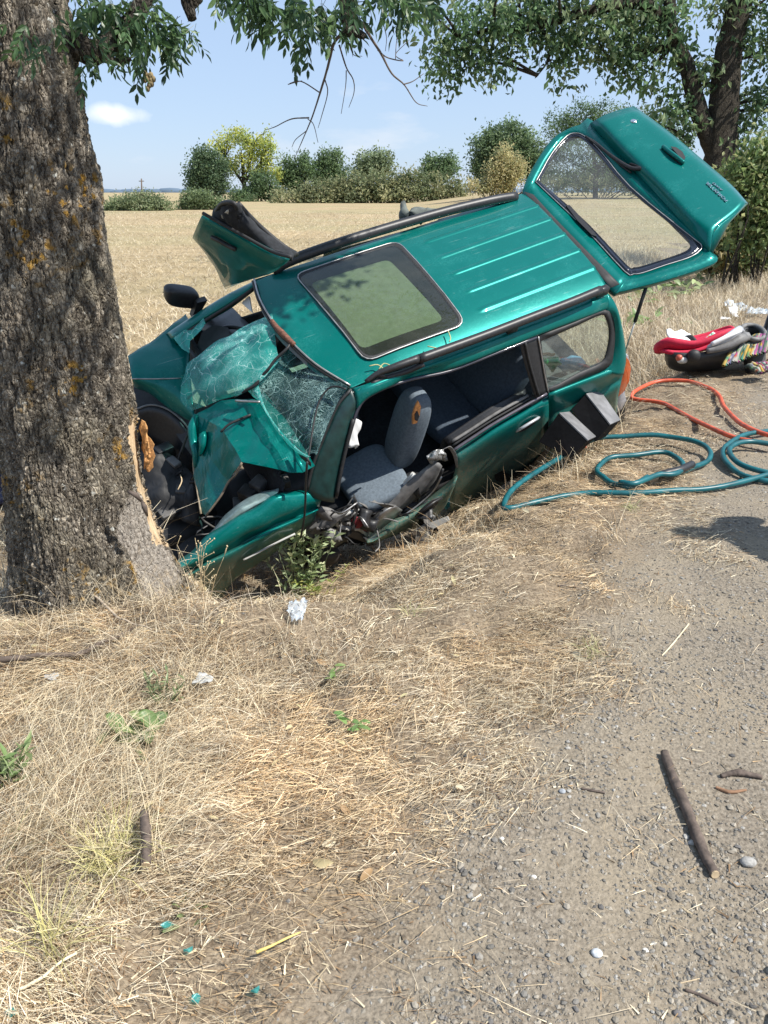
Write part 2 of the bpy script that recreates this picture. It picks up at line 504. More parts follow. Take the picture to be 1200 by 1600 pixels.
def bark_mat(name, disp, tone=1.0, lichen=True):
    m, t, p, o = new_mat(name)
    m.displacement_method = 'BOTH' if disp else 'BUMP'
    tcn = N(t, 'TexCoord')
    wn = N(t, 'TexNoise', Scale=7.0, Detail=4.0); t.links.new(tcn.outputs['Object'], wn.inputs['Vector'])
    va = N(t, 'VectorMath', _operation='SCALE'); va.inputs['Scale'].default_value = 0.055
    t.links.new(wn.outputs['Color'], va.inputs[0])
    vb = N(t, 'VectorMath', _operation='ADD'); t.links.new(tcn.outputs['Object'], vb.inputs[0]); t.links.new(va.outputs[0], vb.inputs[1])
    mp_ = N(t, 'Mapping'); mp_.inputs['Scale'].default_value = (1, 1, 0.42); mp_.inputs['Rotation'].default_value = (0.25, 0.3, 0)
    t.links.new(vb.outputs[0], mp_.inputs['Vector'])
    vo = N(t, 'TexVoronoi', _feature='DISTANCE_TO_EDGE', Scale=70.0); t.links.new(mp_.outputs[0], vo.inputs['Vector'])
    vo2 = N(t, 'TexVoronoi', _feature='F1', Scale=70.0); t.links.new(mp_.outputs[0], vo2.inputs['Vector'])
    n2 = N(t, 'TexNoise', Scale=60.0, Detail=6.0, Roughness=0.7); t.links.new(tcn.outputs['Object'], n2.inputs['Vector'])
    n3 = N(t, 'TexNoise', Scale=4.0, Detail=5.0); t.links.new(tcn.outputs['Object'], n3.inputs['Vector'])
    plate = ramp(t, vo.outputs['Distance'], [(0.0, 0.0), (0.10, 0.5), (0.28, 0.92), (0.5, 1.0)])
    sepc = N(t, 'SeparateColor'); t.links.new(vo2.outputs['Color'], sepc.inputs[0])
    hh = mathn(t, 'MULTIPLY', plate, mathn(t, 'ADD', mathn(t, 'MULTIPLY', sepc.outputs[0], 0.7), 0.45))
    fm = N(t, 'Mapping'); fm.inputs['Scale'].default_value = (17, 17, 3.6); fm.inputs['Rotation'].default_value = (0.12, 0.1, 0)
    t.links.new(vb.outputs[0], fm.inputs['Vector'])
    fn = N(t, 'TexNoise', Scale=1.0, Detail=5.0, Roughness=0.6); t.links.new(fm.outputs[0], fn.inputs['Vector'])
    fur = ramp(t, mathn(t, 'ABSOLUTE', mathn(t, 'SUBTRACT', fn.outputs['Fac'], 0.5)), [(0.0, 0.0), (0.045, 0.7), (0.13, 1.0)])
    hh = mathn(t, 'ADD', mathn(t, 'MULTIPLY', hh, 0.62), mathn(t, 'MULTIPLY', fur, 0.75))
    hh = mathn(t, 'ADD', hh, mathn(t, 'MULTIPLY', n2.outputs['Fac'], 0.5))
    # scar: bare wood where the bumper tore the bark off (object space, low on the right of the trunk)
    k = tone
    c = ramp(t, n2.outputs['Fac'], [(0.3, (0.10 * k, 0.082 * k, 0.062 * k)), (0.5, (0.21 * k, 0.18 * k, 0.14 * k)), (0.7, (0.40 * k, 0.36 * k, 0.295 * k))])
    c = mixc(t, ramp(t, n3.outputs['Fac'], [(0.45, 0.0), (0.7, 0.5)]), c, (0.24 * k, 0.215 * k, 0.15 * k))
    cellv = ramp(t, sepc.outputs[1], [(0.0, 0.65), (0.8, 1.0), (0.93, 1.25), (1.0, 1.6)])
    c = mixc(t, 1.0, c, cellv, 'MULTIPLY')
    c = mixc(t, ramp(t, vo.outputs['Distance'], [(0.0, 0.75), (0.12, 0.0)]), c, (0.05 * k, 0.042 * k, 0.035 * k))
    c = mixc(t, ramp(t, fur, [(0.0, 0.7), (0.5, 0.0)]), c, (0.045 * k, 0.036 * k, 0.028 * k))
    if lichen:
        n4 = N(t, 'TexNoise', Scale=3.3, Detail=2.0); t.links.new(tcn.outputs['Object'], n4.inputs['Vector'])
        n5 = N(t, 'TexNoise', Scale=26.0, Detail=4.0); t.links.new(tcn.outputs['Object'], n5.inputs['Vector'])
        lf = mathn(t, 'MULTIPLY', ramp(t, n4.outputs['Fac'], [(0.54, 0.0), (0.62, 1.0)]), ramp(t, n5.outputs['Fac'], [(0.54, 0.0), (0.62, 1.0)]))
        c = mixc(t, mathn(t, 'MULTIPLY', lf, 0.85), c, (0.36, 0.205, 0.035))
        n6 = N(t, 'TexNoise', Scale=31.0, Detail=2.0); t.links.new(tcn.outputs['Object'], n6.inputs['Vector'])
        c = mixc(t, ramp(t, n6.outputs['Fac'], [(0.68, 0.0), (0.72, 0.8)]), c, (0.50, 0.50, 0.45))
        a = N(t, 'VertexColor', _layer_name='Col')       # R bare wood, G smooth grey bark, painted from the wound's outline
        sa = N(t, 'SeparateColor'); t.links.new(a.outputs['Color'], sa.inputs[0])
        gm = N(t, 'Mapping'); gm.inputs['Scale'].default_value = (60, 60, 5)
        t.links.new(tcn.outputs['Object'], gm.inputs['Vector'])
        ng = N(t, 'TexNoise', Scale=1.0, Detail=5.0); t.links.new(gm.outputs[0], ng.inputs['Vector'])
        wood = ramp(t, ng.outputs['Fac'], [(0.3, (0.30, 0.20, 0.11)), (0.55, (0.56, 0.42, 0.26)), (0.8, (0.68, 0.55, 0.37))])
        grey = ramp(t, n2.outputs['Fac'], [(0.3, (0.15, 0.125, 0.10)), (0.5, (0.29, 0.255, 0.215)), (0.72, (0.46, 0.42, 0.36))])
        edge = mathn(t, 'MULTIPLY', mathn(t, 'SUBTRACT', mathn(t, 'ADD', mathn(t, 'MULTIPLY', n5.outputs['Fac'], 0.5), mathn(t, 'MULTIPLY', fn.outputs['Fac'], 0.5)), 0.5), 2.2)
        gw = ramp(t, mathn(t, 'ADD', sa.outputs[1], edge), [(0.42, 0.0), (0.58, 1.0)])
        ww = ramp(t, mathn(t, 'ADD', sa.outputs[0], edge), [(0.45, 0.0), (0.55, 1.0)])
        c = mixc(t, mathn(t, 'MULTIPLY', gw, 0.85), c, grey)
        c = mixc(t, ww, c, wood)
        hh = mathn(t, 'MULTIPLY', hh, mathn(t, 'SUBTRACT', 1.0, mathn(t, 'MULTIPLY', gw, 0.3)))
        hh = mathn(t, 'MULTIPLY', hh, mathn(t, 'SUBTRACT', 1.0, mathn(t, 'MULTIPLY', ww, 0.9)))
    t.links.new(c, p.inputs['Base Color'])
    p.inputs['Roughness'].default_value = 0.9; p.inputs['Specular IOR Level'].default_value = 0.2
    dn = N(t, 'Displacement', Scale=disp if disp else 0.02, Midlevel=0.5)
    t.links.new(hh, dn.inputs['Height']); t.links.new(dn.outputs[0], o.inputs['Displacement'])
    return m


M_GROUND = ground_mat(); M_FIELD = field_mat(); M_ASPH = asphalt_mat()
M_BARK = bark_mat('ash_bark', 0.018, 1.08)
M_BARK2 = bark_mat('dark_bark', 0, 0.32, False)
M_TWIG = simple('dead_twig', (0.12, 0.09, 0.07), 0.85, var=0.3, scale=40, bmp=0.3)
M_STICK = simple('stick_bark', (0.10, 0.075, 0.06), 0.85, var=0.45, scale=45, bmp=0.6)
M_CUTWOOD = simple('cut_wood', (0.55, 0.42, 0.26), 0.8, var=0.25, scale=40)


def paint_mat(name, base, dust=0.8):
    m, t, p, o = new_mat(name)
    tcn = N(t, 'TexCoord')
    n1 = N(t, 'TexNoise', Scale=5.0, Detail=8.0, Roughness=0.65); t.links.new(tcn.outputs['Object'], n1.inputs['Vector'])
    n2 = N(t, 'TexNoise', Scale=900.0, Detail=2.0); t.links.new(tcn.outputs['Object'], n2.inputs['Vector'])
    n3 = N(t, 'TexNoise', Scale=75.0, Detail=5.0, Roughness=0.7); t.links.new(tcn.outputs['Object'], n3.inputs['Vector'])
    c = mixc(t, ramp(t, n2.outputs['Fac'], [(0.35, 0.0), (0.65, 1.0)]), tuple(q * 0.85 for q in base), tuple(q * 1.15 for q in base))
    lite = tuple(min(1, q * 1.45 + 0.02) for q in base)
    c = mixc(t, mathn(t, 'MULTIPLY', ramp(t, n1.outputs['Fac'], [(0.48, 0.0), (0.62, 1.0)]), ramp(t, n3.outputs['Fac'], [(0.40, 0.0), (0.62, 0.55)])), c, lite)  # pale blotches paint leaf reflections into the coat colour, with some dust
    spk = N(t, 'TexVoronoi', Scale=34.0); t.links.new(tcn.outputs['Object'], spk.inputs['Vector'])
    sp = mathn(t, 'MULTIPLY', ramp(t, spk.outputs['Distance'], [(0.05, 1.0), (0.10, 0.0)]), ramp(t, n3.outputs['Fac'], [(0.55, 0.0), (0.63, 0.6)]))
    c = mixc(t, sp, c, (0.45, 0.50, 0.47))
    # fine scratches: stretched noise, two directions
    for rot, sc_ in ((0.5, 1.0), (-0.9, 1.3)):
        sm = N(t, 'Mapping'); sm.inputs['Rotation'].default_value = (0.3, 0.2, rot); sm.inputs['Scale'].default_value = (2.2 * sc_, 130 * sc_, 60)
        t.links.new(tcn.outputs['Object'], sm.inputs['Vector'])
        sn = N(t, 'TexNoise', Scale=1.0, Detail=2.0); t.links.new(sm.outputs[0], sn.inputs['Vector'])
        sf = mathn(t, 'MULTIPLY', ramp(t, sn.outputs['Fac'], [(0.70, 0.0), (0.74, 0.5)]), ramp(t, n1.outputs['Fac'], [(0.46, 0.0), (0.56, 1.0)]))
        c = mixc(t, sf, c, (0.30, 0.40, 0.38))
    # dry mud splashed on the low flanks
    so_ = N(t, 'SeparateXYZ'); t.links.new(tcn.outputs['Object'], so_.inputs[0])
    low = ramp(t, mathn(t, 'ADD', so_.outputs[2], mathn(t, 'MULTIPLY', n1.outputs['Fac'], 0.35)), [(0.70, 1.0), (1.02, 0.0)])
    mud = mathn(t, 'MULTIPLY', low, ramp(t, n3.outputs['Fac'], [(0.40, 0.15), (0.62, dust)]))
    c = mixc(t, mud, c, (0.22, 0.185, 0.13))
    t.links.new(c, p.inputs['Base Color'])
    p.inputs['Metallic'].default_value = 0.30
    t.links.new(ramp(t, mud, [(0.0, 0.34), (0.6, 0.75)]), p.inputs['Roughness'])
    p.inputs['Coat Weight'].default_value = 0.35; p.inputs['Coat Roughness'].default_value = 0.05; p.inputs['Specular IOR Level'].default_value = 0.12
    bump(t, p, n1.outputs['Fac'], 0.05, 0.02)
    return m


M_PAINT = paint_mat('teal_metallic_paint', (0.0, 0.135, 0.120))
M_PAINT_DARK = M_PAINT
M_BLUE = paint_mat('navy_paint', (0.02, 0.035, 0.11), 0.1)
M_PLASTIC = simple('black_plastic', (0.022, 0.022, 0.024), 0.45, var=0.3, scale=60, bmp=0.1)
M_RUBBER = simple('black_rubber', (0.018, 0.018, 0.019), 0.6, var=0.3, scale=30)
M_GREYPL = simple('grey_trim_plastic', (0.16, 0.155, 0.15), 0.6, var=0.35, scale=18, bmp=0.1)
M_LIGHTGREY = simple('pale_grey_plastic', (0.45, 0.45, 0.43), 0.5, var=0.15, scale=12)
M_INNER = simple('dark_carpet', (0.02, 0.022, 0.026), 0.95, var=0.4, scale=50, bmp=0.3)
M_SEAT = simple('blue_grey_fabric', (0.12, 0.15, 0.18), 0.9, var=0.2, scale=60, bmp=0.25)
M_FOAM = simple('orange_foam', (0.55, 0.24, 0.08), 0.9, var=0.3, scale=60, bmp=0.4)
M_STEEL = simple('bare_steel', (0.42, 0.41, 0.40), 0.42, metal=0.85, var=0.25, scale=20, bmp=0.1)
M_DIRTYM = simple('dirty_metal', (0.10, 0.095, 0.09), 0.6, metal=0.4, var=0.5, scale=14, bmp=0.4)
M_RUST = simple('rusty_edge', (0.16, 0.07, 0.045), 0.7, metal=0.2, var=0.5, scale=60)
M_CHROME = simple('chrome_badge', (0.75, 0.76, 0.77), 0.2, metal=1.0, var=0.05)
M_WHITE = simple('white_fabric', (0.78, 0.78, 0.77), 0.85, var=0.06, scale=10)
M_ORANGE = simple('orange_lens', (0.85, 0.17, 0.02), 0.15, coat=1.0, var=0.1, trans=0.25)
M_CLEARL = simple('clear_lens', (0.55, 0.57, 0.62), 0.15, coat=1.0, var=0.15, trans=0.2)
M_HEADL = simple('grey_liner', (0.40, 0.41, 0.40), 0.9, var=0.1, scale=40)
M_REDF = simple('red_fabric', (0.52, 0.012, 0.05), 0.75, var=0.15, scale=50, bmp=0.15)
M_SILVER = simple('silver_plastic', (0.50, 0.51, 0.53), 0.35, metal=0.3, var=0.1)
M_HOSEG = simple('green_hose_rubber', (0.006, 0.10, 0.115), 0.40, var=0.35, scale=14)
M_HOSEO = simple('orange_hose_rubber', (0.56, 0.095, 0.04), 0.45, var=0.35, scale=14)
M_DARKRED = simple('dark_red_cloth', (0.20, 0.02, 0.03), 0.8, var=0.3)


def schlick(t, f0=0.045):
    "angle-only reflectance, the same from either face"
    g = N(t, 'NewGeometry'); d = N(t, 'VectorMath', _operation='DOT_PRODUCT')
    t.links.new(g.outputs['Incoming'], d.inputs[0]); t.links.new(g.outputs['Normal'], d.inputs[1])
    c = mathn(t, 'SUBTRACT', 1.0, mathn(t, 'ABSOLUTE', d.outputs['Value']))
    return mathn(t, 'ADD', mathn(t, 'MULTIPLY', mathn(t, 'POWER', c, 5.0), 1 - f0), f0)


def glass_mat(name, tint=(0.75, 0.85, 0.82), dirt=0.12, refl=1.0, f0=0.06):
    m, t, p, o = new_mat(name)
    t.nodes.remove(p)
    tcn = N(t, 'TexCoord')
    tr = N(t, 'BsdfTransparent'); tr.inputs['Color'].default_value = (*tint, 1)
    gl = N(t, 'BsdfGlossy', Roughness=0.02); gl.inputs['Color'].default_value = (refl, refl, refl, 1)
    m1 = N(t, 'MixShader'); t.links.new(schlick(t, f0), m1.inputs[0]); t.links.new(tr.outputs[0], m1.inputs[1]); t.links.new(gl.outputs[0], m1.inputs[2])
    df = N(t, 'BsdfDiffuse'); df.inputs['Color'].default_value = (0.6, 0.58, 0.52, 1)
    n1 = N(t, 'TexNoise', Scale=6.0, Detail=7.0, Roughness=0.7); t.links.new(tcn.outputs['Object'], n1.inputs['Vector'])
    fac = ramp(t, n1.outputs['Fac'], [(0.35, dirt * 0.3), (0.75, dirt * 1.6)])
    m2 = N(t, 'MixShader'); t.links.new(fac, m2.inputs[0]); t.links.new(m1.outputs[0], m2.inputs[1]); t.links.new(df.outputs[0], m2.inputs[2])
    t.links.new(m2.outputs[0], o.inputs['Surface'])
    return m


def cracked_mat(name, dens=0.5, tint=(0.10, 0.62, 0.56), body=0.5):
    "laminated windscreen glass: tinted sheet crazed with white crack lines"
    m, t, p, o = new_mat(name)
    t.nodes.remove(p)
    tcn = N(t, 'TexCoord')
    wn = N(t, 'TexNoise', Scale=5.0, Detail=3.0); t.links.new(tcn.outputs['Object'], wn.inputs['Vector'])
    va = N(t, 'VectorMath', _operation='SCALE'); va.inputs['Scale'].default_value = 0.30; t.links.new(wn.outputs['Color'], va.inputs[0])
    vb = N(t, 'VectorMath', _operation='ADD'); t.links.new(tcn.outputs['Object'], vb.inputs[0]); t.links.new(va.outputs[0], vb.inputs[1])
    dn = N(t, 'TexNoise', Scale=3.2, Detail=4.0, Roughness=0.6); t.links.new(tcn.outputs['Object'], dn.inputs['Vector'])
    dm = ramp(t, dn.outputs['Fac'], [(0.44, 0.0), (0.64, 1.0)])
    lines = None
    for sc, wd in ((7.0, 0.010), (23.0, 0.024), (80.0, 0.08)):
        v = N(t, 'TexVoronoi', _feature='DISTANCE_TO_EDGE', Scale=sc); t.links.new(vb.outputs[0], v.inputs['Vector'])
        l = ramp(t, v.outputs['Distance'], [(0.0, 1.0), (wd, 0.0)])
        if sc > 60: l = mathn(t, 'MULTIPLY', l, mathn(t, 'MULTIPLY', dm, 0.8))
        elif sc > 20: l = mathn(t, 'MULTIPLY', l, mathn(t, 'MULTIPLY', dm, 0.9))
        lines = l if lines is None else mathn(t, 'MAXIMUM', lines, l)
    lines = mathn(t, 'MULTIPLY', lines, dens)
    tr = N(t, 'BsdfTransparent'); tr.inputs['Color'].default_value = (*[q ** 0.3 for q in tint], 1)
    df = N(t, 'BsdfDiffuse'); df.inputs['Color'].default_value = (*tint, 1)
    tl = N(t, 'BsdfTranslucent'); tl.inputs['Color'].default_value = (*tint, 1)
    ad = N(t, 'MixShader', Fac=0.5); t.links.new(df.outputs[0], ad.inputs[1]); t.links.new(tl.outputs[0], ad.inputs[2])
    bf = mathn(t, 'MULTIPLY', ramp(t, dn.outputs['Fac'], [(0.3, 0.35), (0.7, 1.0)]), body)
    m0 = N(t, 'MixShader'); t.links.new(bf, m0.inputs[0]); t.links.new(tr.outputs[0], m0.inputs[1]); t.links.new(ad.outputs[0], m0.inputs[2])
    gl = N(t, 'BsdfGlossy', Roughness=0.10)
    fv = N(t, 'TexVoronoi', Scale=60.0); t.links.new(vb.outputs[0], fv.inputs['Vector'])
    fb = N(t, 'Bump', Strength=0.5, Distance=0.01); t.links.new(fv.outputs['Distance'], fb.inputs['Height']); t.links.new(fb.outputs[0], gl.inputs['Normal'])
    m1 = N(t, 'MixShader'); t.links.new(schlick(t), m1.inputs[0]); t.links.new(m0.outputs[0], m1.inputs[1]); t.links.new(gl.outputs[0], m1.inputs[2])
    wd_ = N(t, 'BsdfDiffuse'); wd_.inputs['Color'].default_value = (0.62, 0.92, 0.88, 1)
    m2 = N(t, 'MixShader'); t.links.new(lines, m2.inputs[0]); t.links.new(m1.outputs[0], m2.inputs[1]); t.links.new(wd_.outputs[0], m2.inputs[2])
    t.links.new(m2.outputs[0], o.inputs['Surface'])
    return m


M_GLASS = glass_mat('window_glass', (0.80, 0.86, 0.84), 0.07)
M_SUNGLASS = glass_mat('sunroof_tinted_glass', (0.66, 0.74, 0.66), 0.025, 1.0, 0.05)
M_CRACK = cracked_mat('crazed_windscreen', 0.85, (0.06, 0.80, 0.70), 0.70)
M_CRACK2 = cracked_mat('cracked_windscreen', 0.55, (0.03, 0.50, 0.44), 0.07)
M_SHARD = cracked_mat('glass_crumbs', 0.8, (0.12, 0.62, 0.60), 0.75)


def film_mat(name, col=(0.85, 0.88, 0.92), f=0.55):
    m, t, p, o = new_mat(name)
    p.inputs['Base Color'].default_value = (*col, 1); p.inputs['Roughness'].default_value = 0.25
    tl = N(t, 'BsdfTranslucent'); tl.inputs['Color'].default_value = (*col, 1)
    tr = N(t, 'BsdfTransparent')
    a = N(t, 'MixShader', Fac=0.4); t.links.new(p.outputs[0], a.inputs[1]); t.links.new(tl.outputs[0], a.inputs[2])
    tcn = N(t, 'TexCoord'); n1 = N(t, 'TexNoise', Scale=25.0, Detail=3.0); t.links.new(tcn.outputs['Object'], n1.inputs['Vector'])
    b = N(t, 'MixShader'); t.links.new(ramp(t, n1.outputs['Fac'], [(0.3, f * 0.4), (0.7, min(1, f * 1.5))]), b.inputs[0])
    t.links.new(tr.outputs[0], b.inputs[1]); t.links.new(a.outputs[0], b.inputs[2])
    t.links.new(b.outputs[0], o.inputs['Surface'])
    return m


M_FILM = film_mat('clear_plastic_film')

# ================================================================== ground
def geo_axis(lo, mid0, mid1, hi, step, grow):
    a = list(np.arange(mid0, mid1 + 1e-6, step))
    s = step
    while a[-1] < hi: s *= grow; a.append(a[-1] + s)
    s = step
    while a[0] > lo: s *= grow; a.insert(0, a[0] - s)
    return np.array(a)


gx = geo_axis(-3500, -4.6, 5.2, 3500, 0.04, 1.16)
gy = geo_axis(-60, 0.4, 9.0, 6000, 0.04, 1.13)
GX, GY = np.meshgrid(gx, gy, indexing='ij')
GZ = H(GX, GY)
V = np.stack([GX, GY, GZ], -1).reshape(-1, 3)
a, b = GX.shape
i = np.arange(a - 1)[:, None] * b; j = np.arange(b - 1)[None]
Fq = np.stack([i + j, i + b + j, i + b + j + 1, i + j + 1], -1).reshape(-1, 4)
cen = V[Fq].mean(1)
cs, ct = st(cen[:, 0], cen[:, 1])
isf = cs < -5.6


def sub_mesh(name, F, mat):
    u, inv = np.unique(F, return_inverse=True)
    return raw_mesh(name, V[u], inv.reshape(F.shape), mat)


tag(put('ground', sub_mesh('ground', Fq[~isf], M_GROUND)), kind='structure')
tag(put('field', sub_mesh('field', Fq[isf], M_FIELD)), kind='structure')

# worn asphalt beginning at the lower right corner, with a broken edge
tt = np.concatenate([np.arange(-1, 6, 0.012), np.arange(6, 120, 1.5)])
edge = 0.16 + 0.12 * (vnoise(tt, tt * 0, 0.7, 21) - 0.5) + 0.09 * (vnoise(tt, tt * 0, 0.13, 22) - 0.5) + 0.06 * (vnoise(tt, tt * 0, 0.05, 23) - 0.5) + 0.03 * (vnoise(tt, tt * 0, 0.018, 25) - 0.5)
rows = []
for off, z in ((0, -0.03), (0.0, 0.005), (0.010, 0.011), (0.3, 0.014), (1.2, 0.02), (6.0, 0.04)):
    P = np.outer(edge + off, RN) + np.outer(tt, RD)
    rows.append(np.stack([P[:, 0], P[:, 1], np.full(len(tt), z) + (0.004 * (vnoise(P[:, 0], P[:, 1], 0.06, 24) - .5) if off > 0 else 0)], 1))
road = MB().grid(np.array(rows)).build('road', M_ASPH)
tag(road, kind='structure')

# ================================================================== tree beside the wreck
tree = thing('ash_tree', 'thick lichen-spotted tree trunk at left with torn bark, which the wrecked car has struck', 'tree', (TREE[0], TREE[1], -0.1))
zz = np.concatenate([np.linspace(-0.35, 2.6, 400), np.linspace(2.65, 7.0, 30)])
th_c = atan2(-TREE[1], -TREE[0])
nth = 340
th = np.linspace(0, 2 * pi, nth, endpoint=False)
rz = np.interp(zz, [-0.35, -0.12, 0.0, 0.12, 0.3, 0.55, 0.9, 1.3, 1.62, 2.25, 3.2, 7], [0.45, 0.385, 0.35, 0.322, 0.298, 0.278, 0.262, 0.243, 0.230, 0.2, 0.19, 0.10])
Z, T_ = np.meshgrid(zz, th, indexing='ij')
rel = (T_ - th_c + pi) % (2 * pi) - pi                        # >0 : to the right as seen from the verge
low = np.clip(1 - (Z + 0.15) / 0.7, 0, 1) ** 2
R = rz[:, None] * (1 + 0.035 * np.sin(3 * T_ + 1.0 + Z) + 0.02 * np.sin(7 * T_ + 2 * Z)
                   + low * (0.13 * np.cos(rel - 1.35) + 0.07 * np.cos(3 * (rel - 0.5)) + 0.05 * np.cos(5 * rel + 1)))
R = R + 0.022 * np.exp(-((Z - 1.66) / 0.09) ** 2 - ((rel - 1.45) / 0.35) ** 2)      # knot on the right edge
R = R - 0.022 * np.exp(-((Z - 0.36) / 0.26) ** 2 - ((rel - 1.35) / 0.42) ** 2)      # bark gone
lean = np.stack([TREE[0] + 0.015 * np.clip(Z, 0, 3) - 0.01, TREE[1] + 0 * Z], -1)
TV = np.stack([lean[..., 0] + R * np.cos(T_), lean[..., 1] + R * np.sin(T_), Z], -1)
nv2 = (np.sin(rel * 9 + Z * 7) + np.sin(Z * 23 + rel * 4)) * 0.04
wood = np.clip(1.3 - ((rel - 1.22 - 0.10 * (0.5 - Z) + nv2) / 0.31) ** 2 - ((Z - 0.42) / 0.34) ** 4, 0, 1)
grey = np.clip(1.3 - ((rel - 0.86 + nv2 * 2) / 0.46) ** 2 - ((Z - 0.16) / 0.30) ** 2, 0, 1)
cols = np.stack([wood, grey, 0 * wood], -1).reshape(-1, 3)
i = np.arange(len(zz) - 1)[:, None] * nth; j = np.arange(nth)[None]; j2 = (j + 1) % nth
Fq2 = np.stack([i + j, i + j2, i + nth + j2, i + nth + j], -1).reshape(-1, 4)
org = np.array(tree.location)
put('trunk', raw_mesh('trunk', TV.reshape(-1, 3) - org, Fq2, M_BARK, True, cols), tree)

# torn plate of orange inner wood sticking out behind the scar
jag = [(221, 655), (227, 660), (231, 668), (229, 679), (236, 686), (241, 694), (239, 703), (243, 712), (239, 722), (240, 730), (233, 738), (229, 731), (228, 716), (224, 702), (222, 684), (219, 670)]
F0 = [AY(x, y, 3.20) for x, y in jag]
F1 = [AY(x + 1.5 * rng.normal(), y + 2 * rng.normal(), 3.27) for x, y in jag]
M_TORN = simple('torn_wood', (0.46, 0.235, 0.085), 0.9, var=0.5, scale=55, bmp=0.9)
so = MB().prism(F0, F1).build('wood_splinter', M_TORN, tree, False)
bevel(so, 0.006)
for k in range(9):
    x, y = 226 + 10 * rng.random(), 668 + 60 * rng.random()
    MB().tube([AY(x, y - 10 - 9 * rng.random(), 3.195), AY(x + 2, y, 3.188), AY(x + 3 * rng.normal(), y + 12, 3.197)], [0.002, 0.007, 0.002], 5, jit=.5).build('fibre', M_TORN, so, False, origin=tree.location)

# loose curl of bark on the scar
mb = MB()
for (x0, y0, x1, y1) in ((200, 768, 222, 784), (222, 784, 230, 806)):
    mb.tube([AY(x0, y0, 2.915), AY((x0 + x1) / 2, (y0 + y1) / 2 - 3, 2.90), AY(x1, y1, 2.925)], [0.006, 0.011, 0.005], 6, jit=.4)
mb.build('bark_flake', M_STICK, tree)


def limb(pts, r0, r1, mb, k=8, n=6, jit=0.15):
    P = cr_spline(np.array(pts), n)
    mb.tube(P, np.linspace(r0, r1, len(P)), k, jit=jit)


mb = MB()
limb([AY(60, 60, 3.2), AY(118, 72, 3.18), AY(145, 82, 3.2), AY(170, 70, 3.25), AY(215, 20, 3.35), AY(250, -60, 3.5)], 0.052, 0.028, mb)
limb([AY(145, 82, 3.2), AY(180, 96, 3.2), AY(205, 92, 3.22)], 0.02, 0.006, mb)
limb([(-1.34, 3.2, 3.3), (-0.95, 3.45, 3.25), (-0.5, 3.75, 3.1), (0.0, 4.0, 3.2), (0.6, 4.3, 3.6)], 0.09, 0.03, mb)
limb([(-0.95, 3.45, 3.25), AY(292, -40, 3.5), AY(293, 0, 3.5), AY(300, 30, 3.48)], 0.05, 0.018, mb)
limb([(-0.3, 3.85, 3.12), AY(535, -40, 3.9), AY(545, 40, 3.85), AY(556, 50, 3.83), AY(570, 57, 3.82)], 0.04, 0.014, mb)
mb.build('limb', M_BARK2, tree)

mb = MB()


def twig(pp, Y, r0, r1=0.0012):
    P = cr_spline(np.array([AY(x, y, Y + 0.02 * k) for k, (x, y) in enumerate(pp)]), 5)
    mb.tube(P, np.linspace(r0, r1, len(P)), 5, jit=.2)


twig([(545, 45), (523, 65), (512, 105), (500, 145), (488, 182), (473, 218), (460, 248)], 3.85, 0.008)
twig([(500, 145), (470, 127), (450, 132), (472, 126)], 3.9, 0.003)
twig([(483, 184), (455, 186), (430, 198), (415, 203)], 3.9, 0.0035)
twig([(508, 125), (512, 145), (503, 180), (497, 200)], 3.9, 0.003)
twig([(481, 186), (490, 195), (497, 223)], 3.9, 0.0025)
twig([(478, 205), (462, 218), (456, 230)], 3.9, 0.0022)
twig([(530, 70), (541, 105), (552, 125), (553, 145), (545, 168)], 3.9, 0.004)
twig([(541, 110), (540, 135), (533, 178)], 3.9, 0.0025)
twig([(565, 35), (580, 60), (596, 85), (612, 115), (632, 133), (650, 160), (668, 166)], 3.8, 0.007)
twig([(590, 78), (605, 90), (630, 95), (618, 85), (640, 62)], 3.85, 0.0035)
twig([(630, 132), (645, 127), (662, 115)], 3.85, 0.003)
twig([(618, 92), (619, 70), (622, 55)], 3.85, 0.002)
twig([(543, 60), (552, 85), (566, 88)], 3.85, 0.002)
twig([(600, 40), (604, 60), (602, 80)], 3.85, 0.002)
mb.build('dead_twigs', M_TWIG, tree)['kind'] = 'stuff'


# compound leaves: a prototype of nine leaflets, hung from twigs; every visible one its own leaf
def leaf_quads(P, A, Nn, Lh, Wd, col, fold=0.25):
    "n leaves: base P, axis A (unit), normal Nn, length Lh, width Wd -> verts (n*4,3), tris"
    S = np.cross(A, Nn); S /= np.linalg.norm(S, axis=1)[:, None] + 1e-9
    Nn = np.cross(S, A)
    m = P + A * (Lh * 0.45)[:, None]
    l = m + S * (Wd * .5)[:, None] + Nn * (Wd * fold)[:, None]
    r = m - S * (Wd * .5)[:, None] + Nn * (Wd * fold)[:, None]
    tip = P + A * Lh[:, None]
    Vv = np.stack([P, l, tip, r], 1).reshape(-1, 3)
    k = np.arange(len(P))[:, None] * 4
    F = np.concatenate([k + np.array([[0, 1, 2]]), k + np.array([[0, 2, 3]])], 0)
    return Vv, F, np.repeat(col, 4, 0)


def rand_unit(n, r=rng):
    v = r.normal(size=(n, 3)); return v / np.linalg.norm(v, axis=1)[:, None]


